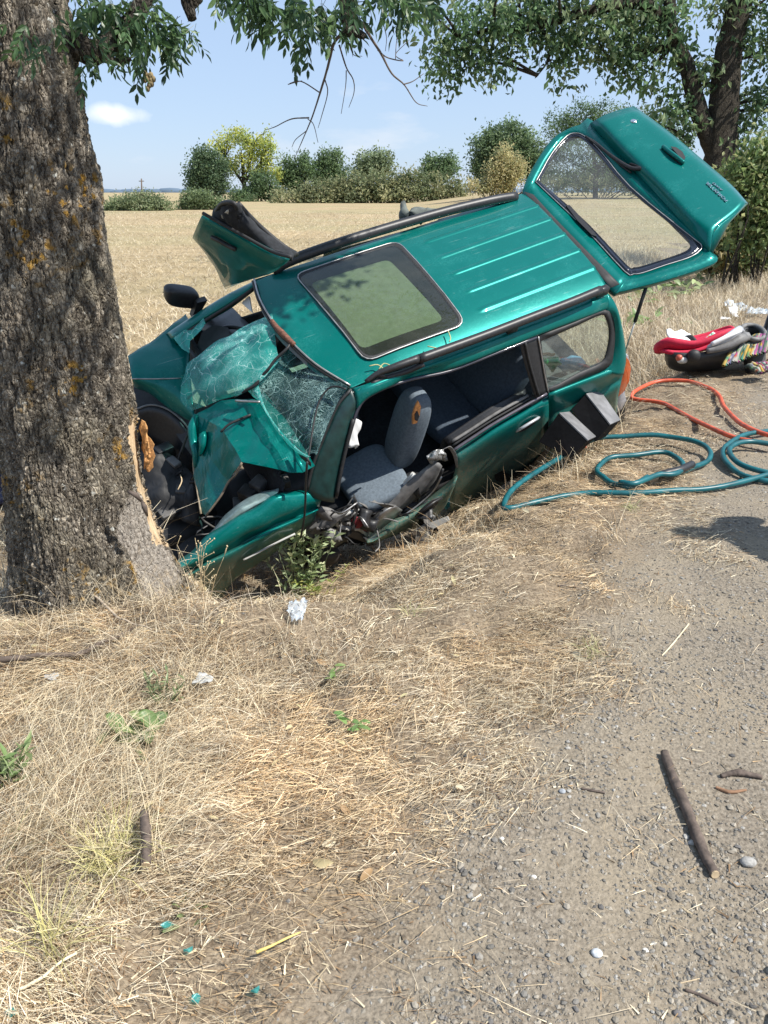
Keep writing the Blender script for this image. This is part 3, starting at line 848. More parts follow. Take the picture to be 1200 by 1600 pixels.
def compound(seed, n=9, Lf=0.062, Lr=0.17):
    r = np.random.default_rng(seed)
    mbl = MB()
    P, A, Nn = [], [], []
    for k in range(n):
        u = (k // 2 + 1) / (n // 2 + 1) if k < n - 1 else 1.0
        side = 1 if k % 2 else -1
        P.append((0.02 * sin(u * 2) * Lr / .17, 0, -Lr * u))
        if k == n - 1: ax = np.array([0, 0, -1.0])
        else: ax = np.array([side * 0.55, r.normal() * 0.25, -0.9])
        A.append(ax / np.linalg.norm(ax)); q = np.array([0.2, 1, 0.2]) + r.normal(size=3) * 0.7; Nn.append(q / np.linalg.norm(q))
    P, A, Nn = map(np.array, (P, A, Nn))
    base = np.array([[0.045, 0.085, 0.032], [0.035, 0.07, 0.03], [0.07, 0.115, 0.045], [0.028, 0.055, 0.026]])[r.integers(0, 4)]
    # six-point leaflets: base, two shoulders, two flanks, tip
    Lh = Lf * (0.75 + 0.5 * r.random(n)); W = Lh * (0.32 + 0.12 * r.random(n))
    for k in range(n):
        S = np.cross(A[k], Nn[k]); S /= np.linalg.norm(S); n2 = np.cross(S, A[k])
        c = lambda t, w, d=0: P[k] + A[k] * Lh[k] * t + S * W[k] * w + n2 * W[k] * d
        VV = [c(0, 0), c(.28, .42, .12), c(.62, .40, .12), c(1, 0, -.25), c(.62, -.40, .12), c(.28, -.42, .12), c(.5, 0, -.05)]
        mbl.add(VV, None, [(0, 1, 6), (1, 2, 6), (2, 3, 6), (3, 4, 6), (4, 5, 6), (5, 0, 6)], base * (0.8 + 0.4 * r.random()))
    mbl.tube([(0, 0, 0.01), (0.02, 0, -Lr * .6), (0.01, 0, -Lr)], [0.0013, 0.001, 0.0006], 4, (0.06, 0.08, 0.035), False)
    return mbl.mesh('leaf', M_LEAF, (0, 0, 0), False, True)


leaf_protos = [compound(100 + k, 7 + 2 * (k % 2)) for k in range(12)]
leaf_clusters = [  # px, py, spread px, distance, count
    (135, 5, 22, 3.3, 9), (160, 20, 22, 3.3, 14), (190, 25, 25, 3.35, 18), (215, 50, 20, 3.35, 16), (245, 30, 22, 3.4, 15), (265, 55, 18, 3.4, 14),
    (283, 78, 12, 3.4, 6), (170, 75, 22, 3.25, 7), (150, 95, 15, 3.2, 5), (232, 92, 10, 3.35, 5), (125, 100, 12, 3.1, 3),
    (330, -12, 16, 3.8, 8), (360, -5, 18, 3.85, 10), (395, 0, 20, 3.85, 14), (425, 15, 20, 3.9, 14), (460, 22, 20, 3.9, 14), (490, 35, 18, 3.9, 12), (520, 35, 18, 3.9, 12),
    (550, 10, 20, 3.9, 10), (585, 0, 20, 3.95, 9), (620, -5, 20, 3.95, 9), (650, -2, 18, 4.0, 8), (473, 70, 6, 3.9, 3), (455, 90, 5, 3.9, 2),
    (640, 20, 12, 4.0, 4), (25, 55, 22, 2.88, 5), (60, 75, 20, 2.86, 5), (90, 30, 18, 2.9, 4),
]
for (px, py, sp, Y, n) in leaf_clusters:
    for k in range(n):
        p = AY(px + rng.normal() * sp * .75, py - 22 + rng.normal() * sp * 0.55, Y + rng.normal() * 0.12)
        o = put('leaf', leaf_protos[rng.integers(12)], tree)
        o.location = Vector(p - org)
        o.rotation_euler = (rng.normal() * 0.45, rng.normal() * 0.45, rng.random() * 2 * pi)
        sc = (0.62 + 0.35 * rng.random()) * Y / 3.7
        o.scale = (sc, sc, sc)
# a brown seed bunch hanging among the leaves
mb = MB()
for k in range(14):
    mb.ball(AY(236 + rng.normal() * 4, 126 + rng.normal() * 6, 3.35), [0.009, 0, 0], [0, 0.008, 0], [0, 0, 0.012], 1, 6, 4, (0.2, 0.15, 0.07))
mb.build('seed_bunch', simple('dry_seed', (0.22, 0.17, 0.09), 0.9, var=.4), tree)

# the crown above the frame; leaf clusters added along the sun line shade the car's far front corner and speckle the trunk
_sd = np.array(sun_dir)
shade_at = [(AY(235, 560, 5.0), .20, 1500, 3.6), (AY(275, 520, 5.1), .18, 1200, 3.6), (AY(420, 460, 5.0), .14, 1000, 3.7), (AY(350, 470, 5.2), .16, 900, 3.8), (AY(345, 385, 5.6), .24, 1300, 3.8), (AY(445, 440, 5.1), .12, 450, 3.7),
            (AY(120, 120, 2.97), .16, 130, 2.6), (AY(90, 250, 2.97), .2, 110, 2.9), (AY(150, 380, 3.0), .15, 70, 3.0), (AY(100, 500, 2.95), .18, 60, 3.2), (AY(40, 620, 2.95), .16, 110, 3.2)]
nl = 13000
cl = np.array([(0.3, 4.8, 4.4), (0.7, 5.0, 4.9), (0.0, 5.3, 5.6), (0.9, 4.3, 5.6), (-1.3, 3.4, 4.6), (-0.4, 3.9, 4.3), (0.5, 4.4, 4.5), (-2.2, 3.0, 4.5), (-1.8, 4.2, 5.4), (-0.6, 3.2, 5.6), (-1.0, 4.6, 6.2), (0.2, 5.2, 5.2), (-2.9, 3.9, 5.2), (-1.6, 2.4, 5.2)])
cc = cl[rng.integers(0, len(cl), nl)]
P = cc + rng.normal(size=(nl, 3)) * np.array([0.5, 0.5, 0.35])
for (c_, sd_, k_, h_) in shade_at:
    P = np.concatenate([P, c_ + _sd * h_ + rng.normal(size=(k_, 3)) * sd_])
nl = len(P)
A = rand_unit(nl) + np.array([0, 0, -0.8]); A /= np.linalg.norm(A, axis=1)[:, None]
colr = np.array([0.045, 0.085, 0.032]) * (0.6 + 0.8 * rng.random((nl, 1)))
Vv, F, Cc = leaf_quads(P, A, rand_unit(nl), 0.06 + 0.05 * rng.random(nl), 0.03 + 0.02 * rng.random(nl), colr)
put('crown', raw_mesh('crown', Vv - org, [F], M_LEAF, False, Cc), tree)['kind'] = 'stuff'


# ================================================================== other trees
def far_tree(name, label, cat, base, crown, trunk=None, n=4000, leaf=0.22, cols=((0.05, 0.09, 0.03),), group=None, lift=0.0, seed=0, trunk_r=0.15, clump=0.28, droop=0.0):
    """base (x,y,z); crown: list of (px, py, rx px, ry px) at the base's distance; each blob filled with leaf clumps"""
    r = np.random.default_rng(seed + 1000)
    base = np.asarray(base, float)
    if base[1] > 90: leaf *= 1.6; clump *= 1.6; trunk_r *= 1.7; trunk = None if trunk is None else [(p_, q0_ * 1.8, q1_ * 1.8) for p_, q0_, q1_ in trunk]
    Y = base[1]; dep = Y * _c + CAMH * _s * 1.0
    t = thing(name, label, cat, base, group)
    Ps, Cs = [], []
    n = n * (1 if name == 'roadside_tree' else 2.1)
    area = sum(c[2] * c[3] for c in crown)
    cents = []
    extra = []
    if trunk is not None or len(crown) > 2:
        for (px, py, rx, ry) in crown:
            for q in range(4):
                a_ = r.random() * 2 * pi
                extra.append((px + rx * 0.95 * cos(a_), py + ry * 0.9 * sin(a_), rx * (0.2 + 0.2 * r.random()), ry * (0.2 + 0.25 * r.random())))
    for (px, py, rx, ry) in list(crown) + extra:
        c = AY(px, py, Y); k = dep / FPX
        m = max(2, int(n * (rx * ry) / area / 26))
        d = rand_unit(m, r); rad = r.random((m, 1)) ** 0.5
        off = d * rad * np.array([rx * k, (rx * k) * 0.9, ry * k])
        cen_ = c + off
        cents.append(cen_)
        tone = np.array(cols)[r.integers(0, len(cols), m)] * (0.72 + 0.55 * r.random((m, 1)))
        keep = r.random(m) < 0.88
        cen_, tone = cen_[keep], tone[keep]; m = len(cen_)
        for q in range(26):
            Ps.append(cen_ + r.normal(size=(m, 3)) * clump * np.array([1, 1, 0.8]))
            Cs.append(tone * (0.85 + 0.3 * r.random((m, 1))))
    P = np.concatenate(Ps); Cc = np.concatenate(Cs)
    P[:, 2] = np.maximum(P[:, 2], base[2] + 0.02)
    A = rand_unit(len(P), r) + np.array([0, 0, -droop]); A /= np.linalg.norm(A, axis=1)[:, None]
    Lh = leaf * (0.6 + 0.8 * r.random(len(P)))
    Vv, F, Cv = leaf_quads(P, A, rand_unit(len(P), r), Lh, Lh * 0.5, Cc)
    put('crown' if trunk is not None else 'foliage', raw_mesh(name + '_foliage', Vv - base, [F], M_FARLEAF, False, Cv), t)['kind'] = 'stuff'
    cents = np.concatenate(cents)
    if trunk is not None:
        mb = MB()
        for pth, r0, r1 in trunk:
            limb([AY(x, y, Y) if len(q_) == 2 else AY(x, y, q_[2]) for q_ in pth for x, y in [q_[:2]]], r0, r1, mb, 8, 5)
        mb.build('trunk', M_BARK2, t)
    mb = MB()
    gr_ = [np.array([c[0], c[1], base[2] + 0.05]) for c in cents[::7]]
    roots = np.array(gr_ if trunk is None else [AY(q_[0], q_[1], Y) for pth, _, _ in trunk for q_ in pth])
    for c in (cents[:: max(1, len(cents) // 60)] if trunk is not None else cents[:: max(1, len(cents) // 14)]):
        i0 = np.argmin(np.linalg.norm(roots - c, axis=1) + 3.0 * np.maximum(0, roots[:, 2] - c[2]))
        mid = (roots[i0] + c) / 2 + r.normal(size=3) * 0.08 * np.linalg.norm(c - roots[i0]) + np.array([0, 0, 0.1 * np.linalg.norm(c - roots[i0])])
        mb.tube(cr_spline([roots[i0], mid, c], 3), np.linspace(trunk_r * .3, trunk_r * .06, 7), 5)
    mb.build('branch', M_BARK2, t)['kind'] = 'stuff'
    return t


def gbase(px, Y):
    d = ray(px, 310); x = d[0] / d[1] * Y
    # x at that distance for a point on the ground
    z = float(H(x, Y)); dz = z - CAMH
    dep = Y * _c - dz * _s
    return ((px - 600) / FPX * dep, Y, z)


# tall dark tree on the right, same row as the struck one
far_tree('roadside_tree', 'tall forked roadside tree with drooping foliage standing behind the raised tailgate', 'tree', gbase(1128, 20.0),
         [(700, 45, 42, 40), (690, 95, 28, 38), (740, 45, 45, 42), (785, 45, 42, 40), (755, 92, 26, 28), (820, 20, 35, 40), (860, 20, 30, 45), (888, 70, 22, 30), (880, 100, 16, 26),
          (905, 30, 35, 40), (945, 40, 30, 42), (985, 30, 40, 40), (960, 85, 22, 16), (1010, 60, 30, 40), (1020, 108, 26, 22), (1050, 40, 40, 45), (985, 115, 20, 12), (1040, 150, 22, 18), (1040, 185, 25, 14), (930, -30, 330, 40),
          (1180, 40, 36, 60), (1188, 110, 26, 50), (1185, 170, 28, 30), (1150, 25, 20, 40), (1100, 120, 12, 16), (1160, 235, 16, 30), (1260, 60, 60, 120), (1010, 5, 120, 20), (1075, 195, 18, 10)],
         trunk=[([(1128, 425), (1122, 380), (1122, 300), (1126, 235), (1131, 170), (1136, 100), (1148, 40), (1166, -40)], 0.46, 0.26),
                ([(1122, 250), (1106, 210), (1094, 180), (1083, 140), (1071, 100), (1056, 68), (1047, 30), (1046, -40)], 0.24, 0.13),
                ([(1056, 68), (1040, 74), (1015, 80), (985, 82), (955, 98)], 0.10, 0.03),
                ([(1050, 40), (1000, 5), (930, 15), (875, 30), (845, 38), (815, 48), (770, 45), (720, 60)], 0.14, 0.03),
                ([(845, 38), (858, 70), (856, 95), (840, 118)], 0.04, 0.012),
                ([(1045, 76), (1035, 88), (1025, 100)], 0.07, 0.02),
                ([(1092, 180), (1085, 205), (1078, 222)], 0.04, 0.015)],
         n=7600, leaf=0.16, cols=((0.07, 0.12, 0.055), (0.09, 0.145, 0.065), (0.045, 0.08, 0.04), (0.15, 0.19, 0.10)), seed=1, trunk_r=0.14, clump=0.22, droop=0.9)

far_tree('leafy_bush', 'bright leafy bush at the right edge behind the tall roadside tree', 'bush', gbase(1185, 15.5),
         [(1175, 250, 24, 38), (1190, 290, 28, 42), (1165, 290, 18, 40), (1160, 330, 18, 34), (1195, 340, 30, 50), (1215, 290, 30, 60), (1178, 370, 24, 30)],
         n=3600, leaf=0.12, cols=((0.14, 0.19, 0.07), (0.18, 0.23, 0.09), (0.08, 0.12, 0.05), (0.22, 0.23, 0.11)), seed=2, trunk_r=0.08, clump=0.16)

GREEN = ((0.085, 0.13, 0.06), (0.11, 0.155, 0.07), (0.065, 0.10, 0.05))
OLIVE = ((0.17, 0.18, 0.095), (0.22, 0.215, 0.115), (0.12, 0.14, 0.075), (0.09, 0.115, 0.055))
G2 = 'trees along the far edge of the stubble field'
far_tree('roadside_brush', 'tall tan and green brush at the foot of the tall roadside tree', 'bush', gbase(1150, 17.5),
         [(1128, 388, 16, 22), (1148, 380, 18, 28), (1172, 385, 18, 26), (1195, 392, 20, 24), (1110, 400, 14, 14)],
         n=2200, leaf=0.16, cols=((0.24, 0.21, 0.10), (0.16, 0.18, 0.08), (0.32, 0.27, 0.15), (0.11, 0.14, 0.06)), seed=31, trunk_r=0.06, clump=0.16)
far_tree('field_tree', 'yellow-green tree with visible forked branches beyond the stubble field', 'tree', gbase(385, 165),
         [(345, 228, 18, 15), (372, 218, 26, 14), (405, 222, 24, 18), (418, 248, 16, 20), (390, 248, 22, 16), (352, 250, 18, 16), (425, 270, 10, 14), (365, 268, 14, 10), (398, 272, 16, 10)],
         trunk=[([(383, 318), (382, 292), (380, 270), (378, 248)], 0.34, 0.12), ([(382, 290), (366, 266), (352, 245)], 0.15, 0.06), ([(382, 285), (402, 262), (412, 240)], 0.15, 0.06), ([(382, 280), (392, 250), (396, 228)], 0.12, 0.05)],
         n=2500, leaf=0.30, cols=((0.30, 0.32, 0.08), (0.22, 0.26, 0.075), (0.38, 0.38, 0.09), (0.15, 0.19, 0.06)), group=None, seed=3, trunk_r=0.3, clump=0.38)
far_tree('field_tree', 'dark round bushy tree touching the left side of the yellow-green tree', 'tree', gbase(322, 160),
         [(312, 262, 18, 22), (335, 265, 16, 26), (325, 285, 28, 24), (318, 242, 13, 10)], trunk=[([(322, 318), (322, 296)], 0.25, 0.15)],
         n=3800, leaf=0.3, cols=((0.055, 0.09, 0.05), (0.07, 0.105, 0.055), (0.085, 0.12, 0.06)), seed=4, trunk_r=.25, clump=.45)
far_tree('field_tree', 'small dark green bush at the foot of the yellow-green tree', 'bush', gbase(413, 158),
         [(412, 290, 22, 18), (395, 298, 16, 12), (425, 298, 10, 14)], n=1500, leaf=.3, cols=((0.06, 0.095, 0.045), (0.08, 0.12, 0.055)), seed=5, trunk_r=.2, clump=.4)
far_tree('field_tree', 'two-humped green tree just right of the yellow-green tree', 'tree', gbase(465, 168),
         [(452, 268, 12, 22), (470, 265, 18, 20), (462, 285, 24, 16)], trunk=[([(465, 316), (465, 295)], .22, .12)], n=2600, leaf=.3, cols=GREEN, seed=6, trunk_r=.2, clump=.42)
far_tree('field_tree', 'dark pointed tree in the middle of the far tree row', 'tree', gbase(513, 170),
         [(505, 252, 12, 18), (520, 256, 16, 18), (500, 268, 16, 16), (530, 275, 14, 18), (515, 285, 28, 14)], trunk=[([(513, 316), (513, 290)], .22, .12)], n=3000, leaf=.3, cols=GREEN, seed=7, trunk_r=.2, clump=.42)
far_tree('field_tree', 'pale olive round tree standing behind the long hedge', 'tree', gbase(583, 175),
         [(570, 256, 18, 16), (592, 254, 20, 18), (582, 268, 30, 12)], trunk=[([(583, 312), (583, 280)], .22, .12)], n=2200, leaf=.36, cols=((0.14, 0.175, 0.095), (0.17, 0.20, 0.11), (0.11, 0.14, 0.08)), seed=8, trunk_r=.2, clump=.5)
far_tree('field_tree', 'small dark green tree at the right end of the long hedge', 'tree', gbase(690, 170),
         [(680, 258, 14, 14), (700, 260, 14, 14), (688, 270, 26, 12)], trunk=[([(690, 310), (690, 280)], .2, .1)], n=2000, leaf=.34, cols=GREEN, seed=9, trunk_r=.2, clump=.45)
far_tree('hedge', 'long low olive-brown hedge along the far side of the field', 'hedge', gbase(600, 135),
         [(440, 308, 18, 9), (470, 306, 22, 12), (500, 310, 26, 9), (540, 309, 30, 9), (580, 308, 30, 9), (620, 306, 30, 9), (660, 305, 30, 9), (700, 303, 26, 8), (470, 303, 22, 11), (500, 300, 22, 14), (530, 297, 20, 18), (560, 293, 22, 18), (590, 290, 22, 18), (620, 288, 22, 19), (650, 288, 20, 18), (680, 290, 22, 16), (705, 293, 18, 12), (540, 300, 18, 16), (610, 300, 60, 10)],
         n=7000, leaf=.3, cols=OLIVE, seed=10, trunk_r=.08, clump=.38)
far_tree('field_shrub', 'low grey-green shrub clump at the left of the field beside the trunk', 'bush', gbase(222, 80),
         [(190, 320, 20, 11), (215, 316, 22, 15), (245, 317, 20, 14), (230, 322, 34, 9), (175, 325, 10, 6)], n=3000, leaf=.24, cols=((0.15, 0.18, 0.095), (0.11, 0.145, 0.075), (0.18, 0.20, 0.11)), seed=11, trunk_r=.08, clump=.3)
far_tree('field_shrub', 'low green shrub in front of the dark bushy tree', 'bush', gbase(315, 84),
         [(305, 312, 18, 13), (325, 314, 18, 12), (292, 320, 12, 8), (345, 320, 12, 8)], n=2200, leaf=.24, cols=((0.13, 0.165, 0.08), (0.10, 0.135, 0.065)), seed=12, trunk_r=.08, clump=.3)
far_tree('field_shrub', 'small dark low bush under the yellow-green tree crown', 'bush', gbase(378, 155),
         [(372, 308, 14, 12), (390, 312, 12, 8)], n=1000, leaf=.24, cols=GREEN, seed=13, trunk_r=.08, clump=.3)
far_tree('roadside_bush_tree', 'broad grey-green tree beyond the field left of the raised tailgate', 'tree', gbase(795, 105),
         [(790, 215, 26, 22), (770, 235, 28, 28), (815, 232, 26, 30), (790, 258, 42, 28), (830, 260, 16, 30), (752, 262, 14, 20)], trunk=[([(795, 318), (795, 270), (792, 240)], .3, .12)],
         n=6500, leaf=.24, cols=((0.10, 0.145, 0.07), (0.135, 0.18, 0.09), (0.075, 0.11, 0.06)), seed=14, trunk_r=.22, clump=.34)
far_tree('pale_bush', 'dry pale tan-green bush in front of the broad grey-green tree', 'bush', gbase(785, 98),
         [(788, 250, 16, 24), (780, 275, 22, 22), (800, 272, 16, 24), (765, 285, 14, 14), (745, 292, 22, 8)], n=3600, leaf=.17, cols=((0.30, 0.27, 0.14), (0.21, 0.215, 0.11), (0.36, 0.31, 0.17)), seed=15, trunk_r=.1, clump=.25)
far_tree('roadside_bush_tree', 'large dark green tree rising behind the raised tailgate', 'tree', gbase(940, 80),
         [(880, 195, 26, 26), (905, 180, 24, 22), (935, 178, 26, 20), (870, 225, 22, 30), (905, 220, 40, 36), (960, 190, 34, 26), (1000, 195, 26, 24), (950, 235, 60, 40), (1035, 215, 28, 26), (1045, 190, 14, 14), (1000, 250, 60, 40), (880, 268, 34, 26), (930, 272, 40, 24), (985, 274, 44, 24), (1040, 276, 40, 26), (855, 250, 14, 20), (1060, 240, 20, 30)],
         trunk=[([(930, 330), (930, 270), (925, 220)], .3, .12)], n=12000, leaf=.2, cols=((0.07, 0.11, 0.05), (0.09, 0.135, 0.06), (0.05, 0.08, 0.04), (0.12, 0.16, 0.075)), seed=16, trunk_r=.2, clump=.3)
far_tree('low_bush', 'row of low dusty bushes seen through the tailgate window', 'hedge', gbase(900, 92),
         [(860, 283, 30, 10), (910, 283, 34, 12), (960, 285, 34, 12), (1010, 288, 30, 12), (1060, 295, 40, 18)], n=3000, leaf=.2, cols=OLIVE, seed=17, trunk_r=.08, clump=.3)

# faint blue tree line on the horizon, and a distant pole
mb = MB()
for k in range(60):
    x = -1500 + 40 * k + rng.normal() * 10
    mb.ball((x * 0.9 - 100, 2400, -2), [45, 0, 0], [0, 20, 0], [0, 0, 10 + 5 * rng.random()], 0.8, 8, 6)
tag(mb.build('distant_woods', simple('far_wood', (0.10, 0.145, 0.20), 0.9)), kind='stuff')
pb = np.array(gbase(222, 150))
pl = thing('utility_pole', 'thin distant utility pole on the horizon above the left shrubs', 'pole', pb)
MB().tube([pb, AY(221, 279, 150)], [0.16, 0.11], 6).build('post', M_TWIG, pl)
MB().tube([AY(217, 283, 150), AY(225, 283, 150)], 0.07, 5).build('crossarm', M_TWIG, pl)


# ================================================================== dry grass, straw and gravel
def blades(P, head, e0, e1, Ln, W, cols, nseg=2):
    "bent strips: start elevation e0, end elevation e1 (radians)"
    n = len(P)
    hd = np.stack([np.cos(head), np.sin(head), 0 * head], 1)
    sd = np.stack([-np.sin(head), np.cos(head), 0 * head], 1)
    tw = rng.normal(size=n) * 0.6
    sd = sd * np.cos(tw)[:, None] + np.array([0, 0, 1.0]) * np.sin(tw)[:, None]
    pts = [P]; p = P
    for k in range(nseg):
        e = e0 + (e1 - e0) * (k + .5) / nseg
        p = p + (hd * np.cos(e)[:, None] + np.array([0, 0, 1.0]) * np.sin(e)[:, None]) * (Ln / nseg)[:, None]
        pts.append(p)
    Vs = []
    for k, q in enumerate(pts):
        w = W * (1 - 0.75 * k / nseg)
        Vs += [q + sd * (w * .5)[:, None], q - sd * (w * .5)[:, None]]
    m = 2 * (nseg + 1)
    Vv = np.stack(Vs, 1).reshape(-1, 3)
    b0 = np.arange(n)[:, None] * m
    F = np.concatenate([b0 + np.array([[2 * k, 2 * k + 1, 2 * k + 3, 2 * k + 2]]) for k in range(nseg)])
    return Vv, F, np.repeat(cols, m, 0)


STRAW = np.array([(0.66, 0.55, 0.37), (0.58, 0.46, 0.29), (0.76, 0.67, 0.48), (0.46, 0.36, 0.23), (0.26, 0.19, 0.12), (0.62, 0.52, 0.36), (0.70, 0.62, 0.47), (0.50, 0.43, 0.33)])
BROWN = np.array([(0.26, 0.17, 0.095), (0.34, 0.225, 0.125), (0.44, 0.30, 0.16), (0.20, 0.135, 0.08)])


def pick(pal, n):
    return pal[rng.integers(0, len(pal), n)] * (0.75 + 0.5 * rng.random((n, 1)))


def scatter(n, x0, x1, y0, y1, dens, pw=1.0):
    "points with more of them near the lens, kept with probability dens(x,y)"
    u = rng.random(n * 3)
    y = y0 + (y1 - y0) * u ** pw
    half = np.where(y > 30, 0.62, 0.62) * y + 0.6
    x = np.clip((rng.random(n * 3) * 2 - 1) * half, x0, x1)
    ok = (rng.random(n * 3) < dens(x, y)) & (x > x0) & (x < x1)
    x, y = x[ok][:n], y[ok][:n]
    return np.stack([x, y, H(x, y)], 1)


def d_verge(x, y):
    s, t = st(x, y)
    sw = s + 0.9 * (vnoise(x, y, 0.45, 31) - 0.5) + 0.3 * (vnoise(x, y, 0.12, 32) - .5)
    g = 1 - sstep(-0.95, -0.45, sw)
    bare = np.maximum(sstep(0.50, 0.70, vnoise(x, y, 0.38, 33)) * 0.86, sstep(0.56, 0.74, vnoise(x, y, 0.11, 34)) * .82)
    wreck = np.exp(-(((x + 0.45) / 0.30) ** 2 + ((y - 2.68) / 0.2) ** 2)) * 0.92 + np.exp(-(((x + 1.1) / 0.5) ** 2 + ((y - 2.55) / 0.22) ** 2)) * 0.6 * sstep(.3, .6, vnoise(x, y, .2, 36))
    return np.clip(g * (1 - bare) * (1 - .35 * sstep(-1.7, -1.0, s)) * np.clip(1 - wreck, 0, 1) + 0.006, 0, 1)


# (a) flattened straw
P = scatter(180000, -5, 5, 0.75, 8.5, d_verge, 1.5)
n = len(P)
s_, t_ = st(P[:, 0], P[:, 1])
flow = 2.2 + 3.0 * vnoise(P[:, 0], P[:, 1], 0.8, 41) + rng.normal(size=n) * 0.6
P[:, 2] += 0.004 + 0.03 * rng.random(n) ** 2 * (0.4 + 1.2 * vnoise(P[:, 0], P[:, 1], 0.22, 43))
tone_ = (0.55 + 0.75 * vnoise(P[:, 0], P[:, 1], 0.33, 44) * (0.6 + 0.8 * vnoise(P[:, 0], P[:, 1], 0.09, 45)))[:, None] * (np.array([1, 1, 1.0]) - np.array([0.0, 0.09, 0.20]) * sstep(.35, .7, vnoise(P[:, 0], P[:, 1], 0.6, 46))[:, None])
Vv, F, Cc = blades(P, flow, rng.normal(size=n) * 0.16 + 0.10, rng.normal(size=n) * 0.22 - 0.05, 0.02 + 0.12 * rng.random(n) ** 2.2, (0.0007 + 0.0014 * rng.random(n) ** 1.5) * (1 + 0.16 * P[:, 1]), pick(np.concatenate([STRAW, STRAW, STRAW, BROWN]), n) * tone_ * 1.06, 2)
tag(put('dry_grass', raw_mesh('dry_grass', Vv, [F], M_STRAW, False, Cc)), kind='stuff')

# (b) broken bits and chaff
P = scatter(50000, -5, 5, 0.75, 6.5, lambda x, y: np.clip(d_verge(x, y) + 0.012, 0, 1), 1.4)
n = len(P); P[:, 2] += 0.004
Vv, F, Cc = blades(P, rng.random(n) * 2 * pi, rng.normal(size=n) * 0.25 + .1, rng.normal(size=n) * 0.2, 0.012 + 0.025 * rng.random(n), 0.002 + 0.004 * rng.random(n), np.where(rng.random((n, 1)) < .45, pick(BROWN, n), pick(STRAW, n)), 1)
tag(put('straw_chaff', raw_mesh('straw_chaff', Vv, [F], M_STRAW, False, Cc)), kind='stuff')


# (c) standing dry tufts
def tufts(name, centers, per, Lmin, Lmax, spread, pal, lean=0.6, w=0.0022, nseg=3, e_base=1.15, hd0=None):
    c = np.repeat(np.asarray(centers, float), per, 0); n = len(c)
    c[:, :2] += rng.normal(size=(n, 2)) * spread
    c[:, 2] = H(c[:, 0], c[:, 1]) - 0.005
    hd = rng.random(n) * 2 * pi if hd0 is None else hd0 + rng.normal(size=n) * 0.9
    e0 = np.clip(e_base + rng.normal(size=n) * 0.25, 0.2, 1.55)
    e1 = e0 - lean * (0.6 + 1.2 * rng.random(n))
    sz = np.repeat(0.65 + 0.6 * rng.random(len(centers)), per)
    Vv, F, Cc = blades(c, hd, e0, e1, (Lmin + (Lmax - Lmin) * rng.random(n)) * sz, w * (0.7 + 0.7 * rng.random(n)) * (1 + .1 * c[:, 1]), pick(pal, n), nseg)
    return tag(put(name, raw_mesh(name, Vv, [F], M_STRAW, False, Cc)), kind='stuff')


def d_tuft(x, y):
    s, t = st(x, y)
    left = sstep(-1.15, -1.7, s) * sstep(2.9, 2.3, y)
    bank = np.exp(-((s + 1.62) / 0.16) ** 2) * sstep(2.6, 3.2, t) * sstep(9, 7, t)
    back = sstep(-1.25, -1.7, s) * sstep(7.2, 8.2, t)
    return np.clip((left + bank + back) * sstep(0.3, 0.55, vnoise(x, y, 0.3, 51)), 0, 1) + 0.004


cA = scatter(950, -4, 1.0, 0.8, 3.2, lambda x, y: d_tuft(x, y) * 0.9, 1.1)
tufts('tall_dry_grass', cA, 24, 0.05, 0.19, 0.045, np.concatenate([STRAW, BROWN[1:3]]), 1.1, 0.0013, hd0=None)
cA2 = np.array([GND(x, y) for x, y in np.stack([rng.random(85) * 330 - 10, 990 + rng.random(85) * 370], 1) if x < 330 - (y - 1180) * .35])
tufts('long_bent_grass', cA2, 20, .12, .30, .04, STRAW[:3], 1.1, .0013, 4, 1.0, hd0=.5)
cA3 = scatter(1500, -1.6, 1.5, .85, 4.0, lambda x, y: d_verge(x, y), 1.0)
tufts('short_tufts', cA3, 16, .03, .10, .02, np.concatenate([STRAW, BROWN]), 1.2, .0012, 3, 1.0)
cB = scatter(330, -2, 6, 2.9, 9.0, d_tuft, 1.0)
tufts('bank_grass', cB, 26, 0.10, 0.30, 0.05, np.concatenate([STRAW, BROWN[1:3]]), 0.7, 0.002)
cC = scatter(2600, 0.5, 14, 8.0, 24.0, lambda x, y: sstep(-0.9, -1.6, st(x, y)[0]) * (st(x, y)[0] > -7), 1.2)
tufts('meadow_grass', cC, 22, 0.12, 0.34, 0.10, STRAW, 0.6, 0.0026, nseg=2)
# ditch growth in the shade at the left
cD = scatter(260, -6, -1.2, 3.0, 6.5, lambda x, y: (st(x, y)[0] < -2.6) * 1.0, 1.0)
tufts('ditch_grass', cD, 24, 0.15, 0.45, 0.07, STRAW, 0.8, 0.0026)

# dark litter and fine twigs at the foot of the tree
cT = np.array([GND(x, y) for x, y in np.stack([-20 + 380 * rng.random(700), 935 + 130 * rng.random(700) ** 1.3], 1)]); n = len(cT)
cT[:, 2] += .012 + .03 * rng.random(n)
Vv, F, Cc = blades(cT, rng.random(n) * 2 * pi, rng.normal(size=n) * .3 + .1, rng.normal(size=n) * .3, .05 + .16 * rng.random(n), .0018 + .0022 * rng.random(n), pick(np.array([(.14, .10, .07), (.22, .17, .12), (.10, .07, .05), (.40, .34, .26)]), n), 3)
tag(put('twig_litter', raw_mesh('twig_litter', Vv, [F], M_STRAW, False, Cc)), kind='stuff')
cB2 = np.array([GND(x, y + 6) for x, y in [(30, 925), (60, 935), (90, 940), (120, 945), (150, 945), (180, 945), (210, 945), (240, 940), (265, 930), (285, 922), (10, 910), (225, 950), (255, 945)]])
tufts('trunk_foot_grass', np.concatenate([cB2, cB2 + [0.03, -.06, 0]]), 24, .08, .26, .045, STRAW, .8, .0015, 3, 1.2)

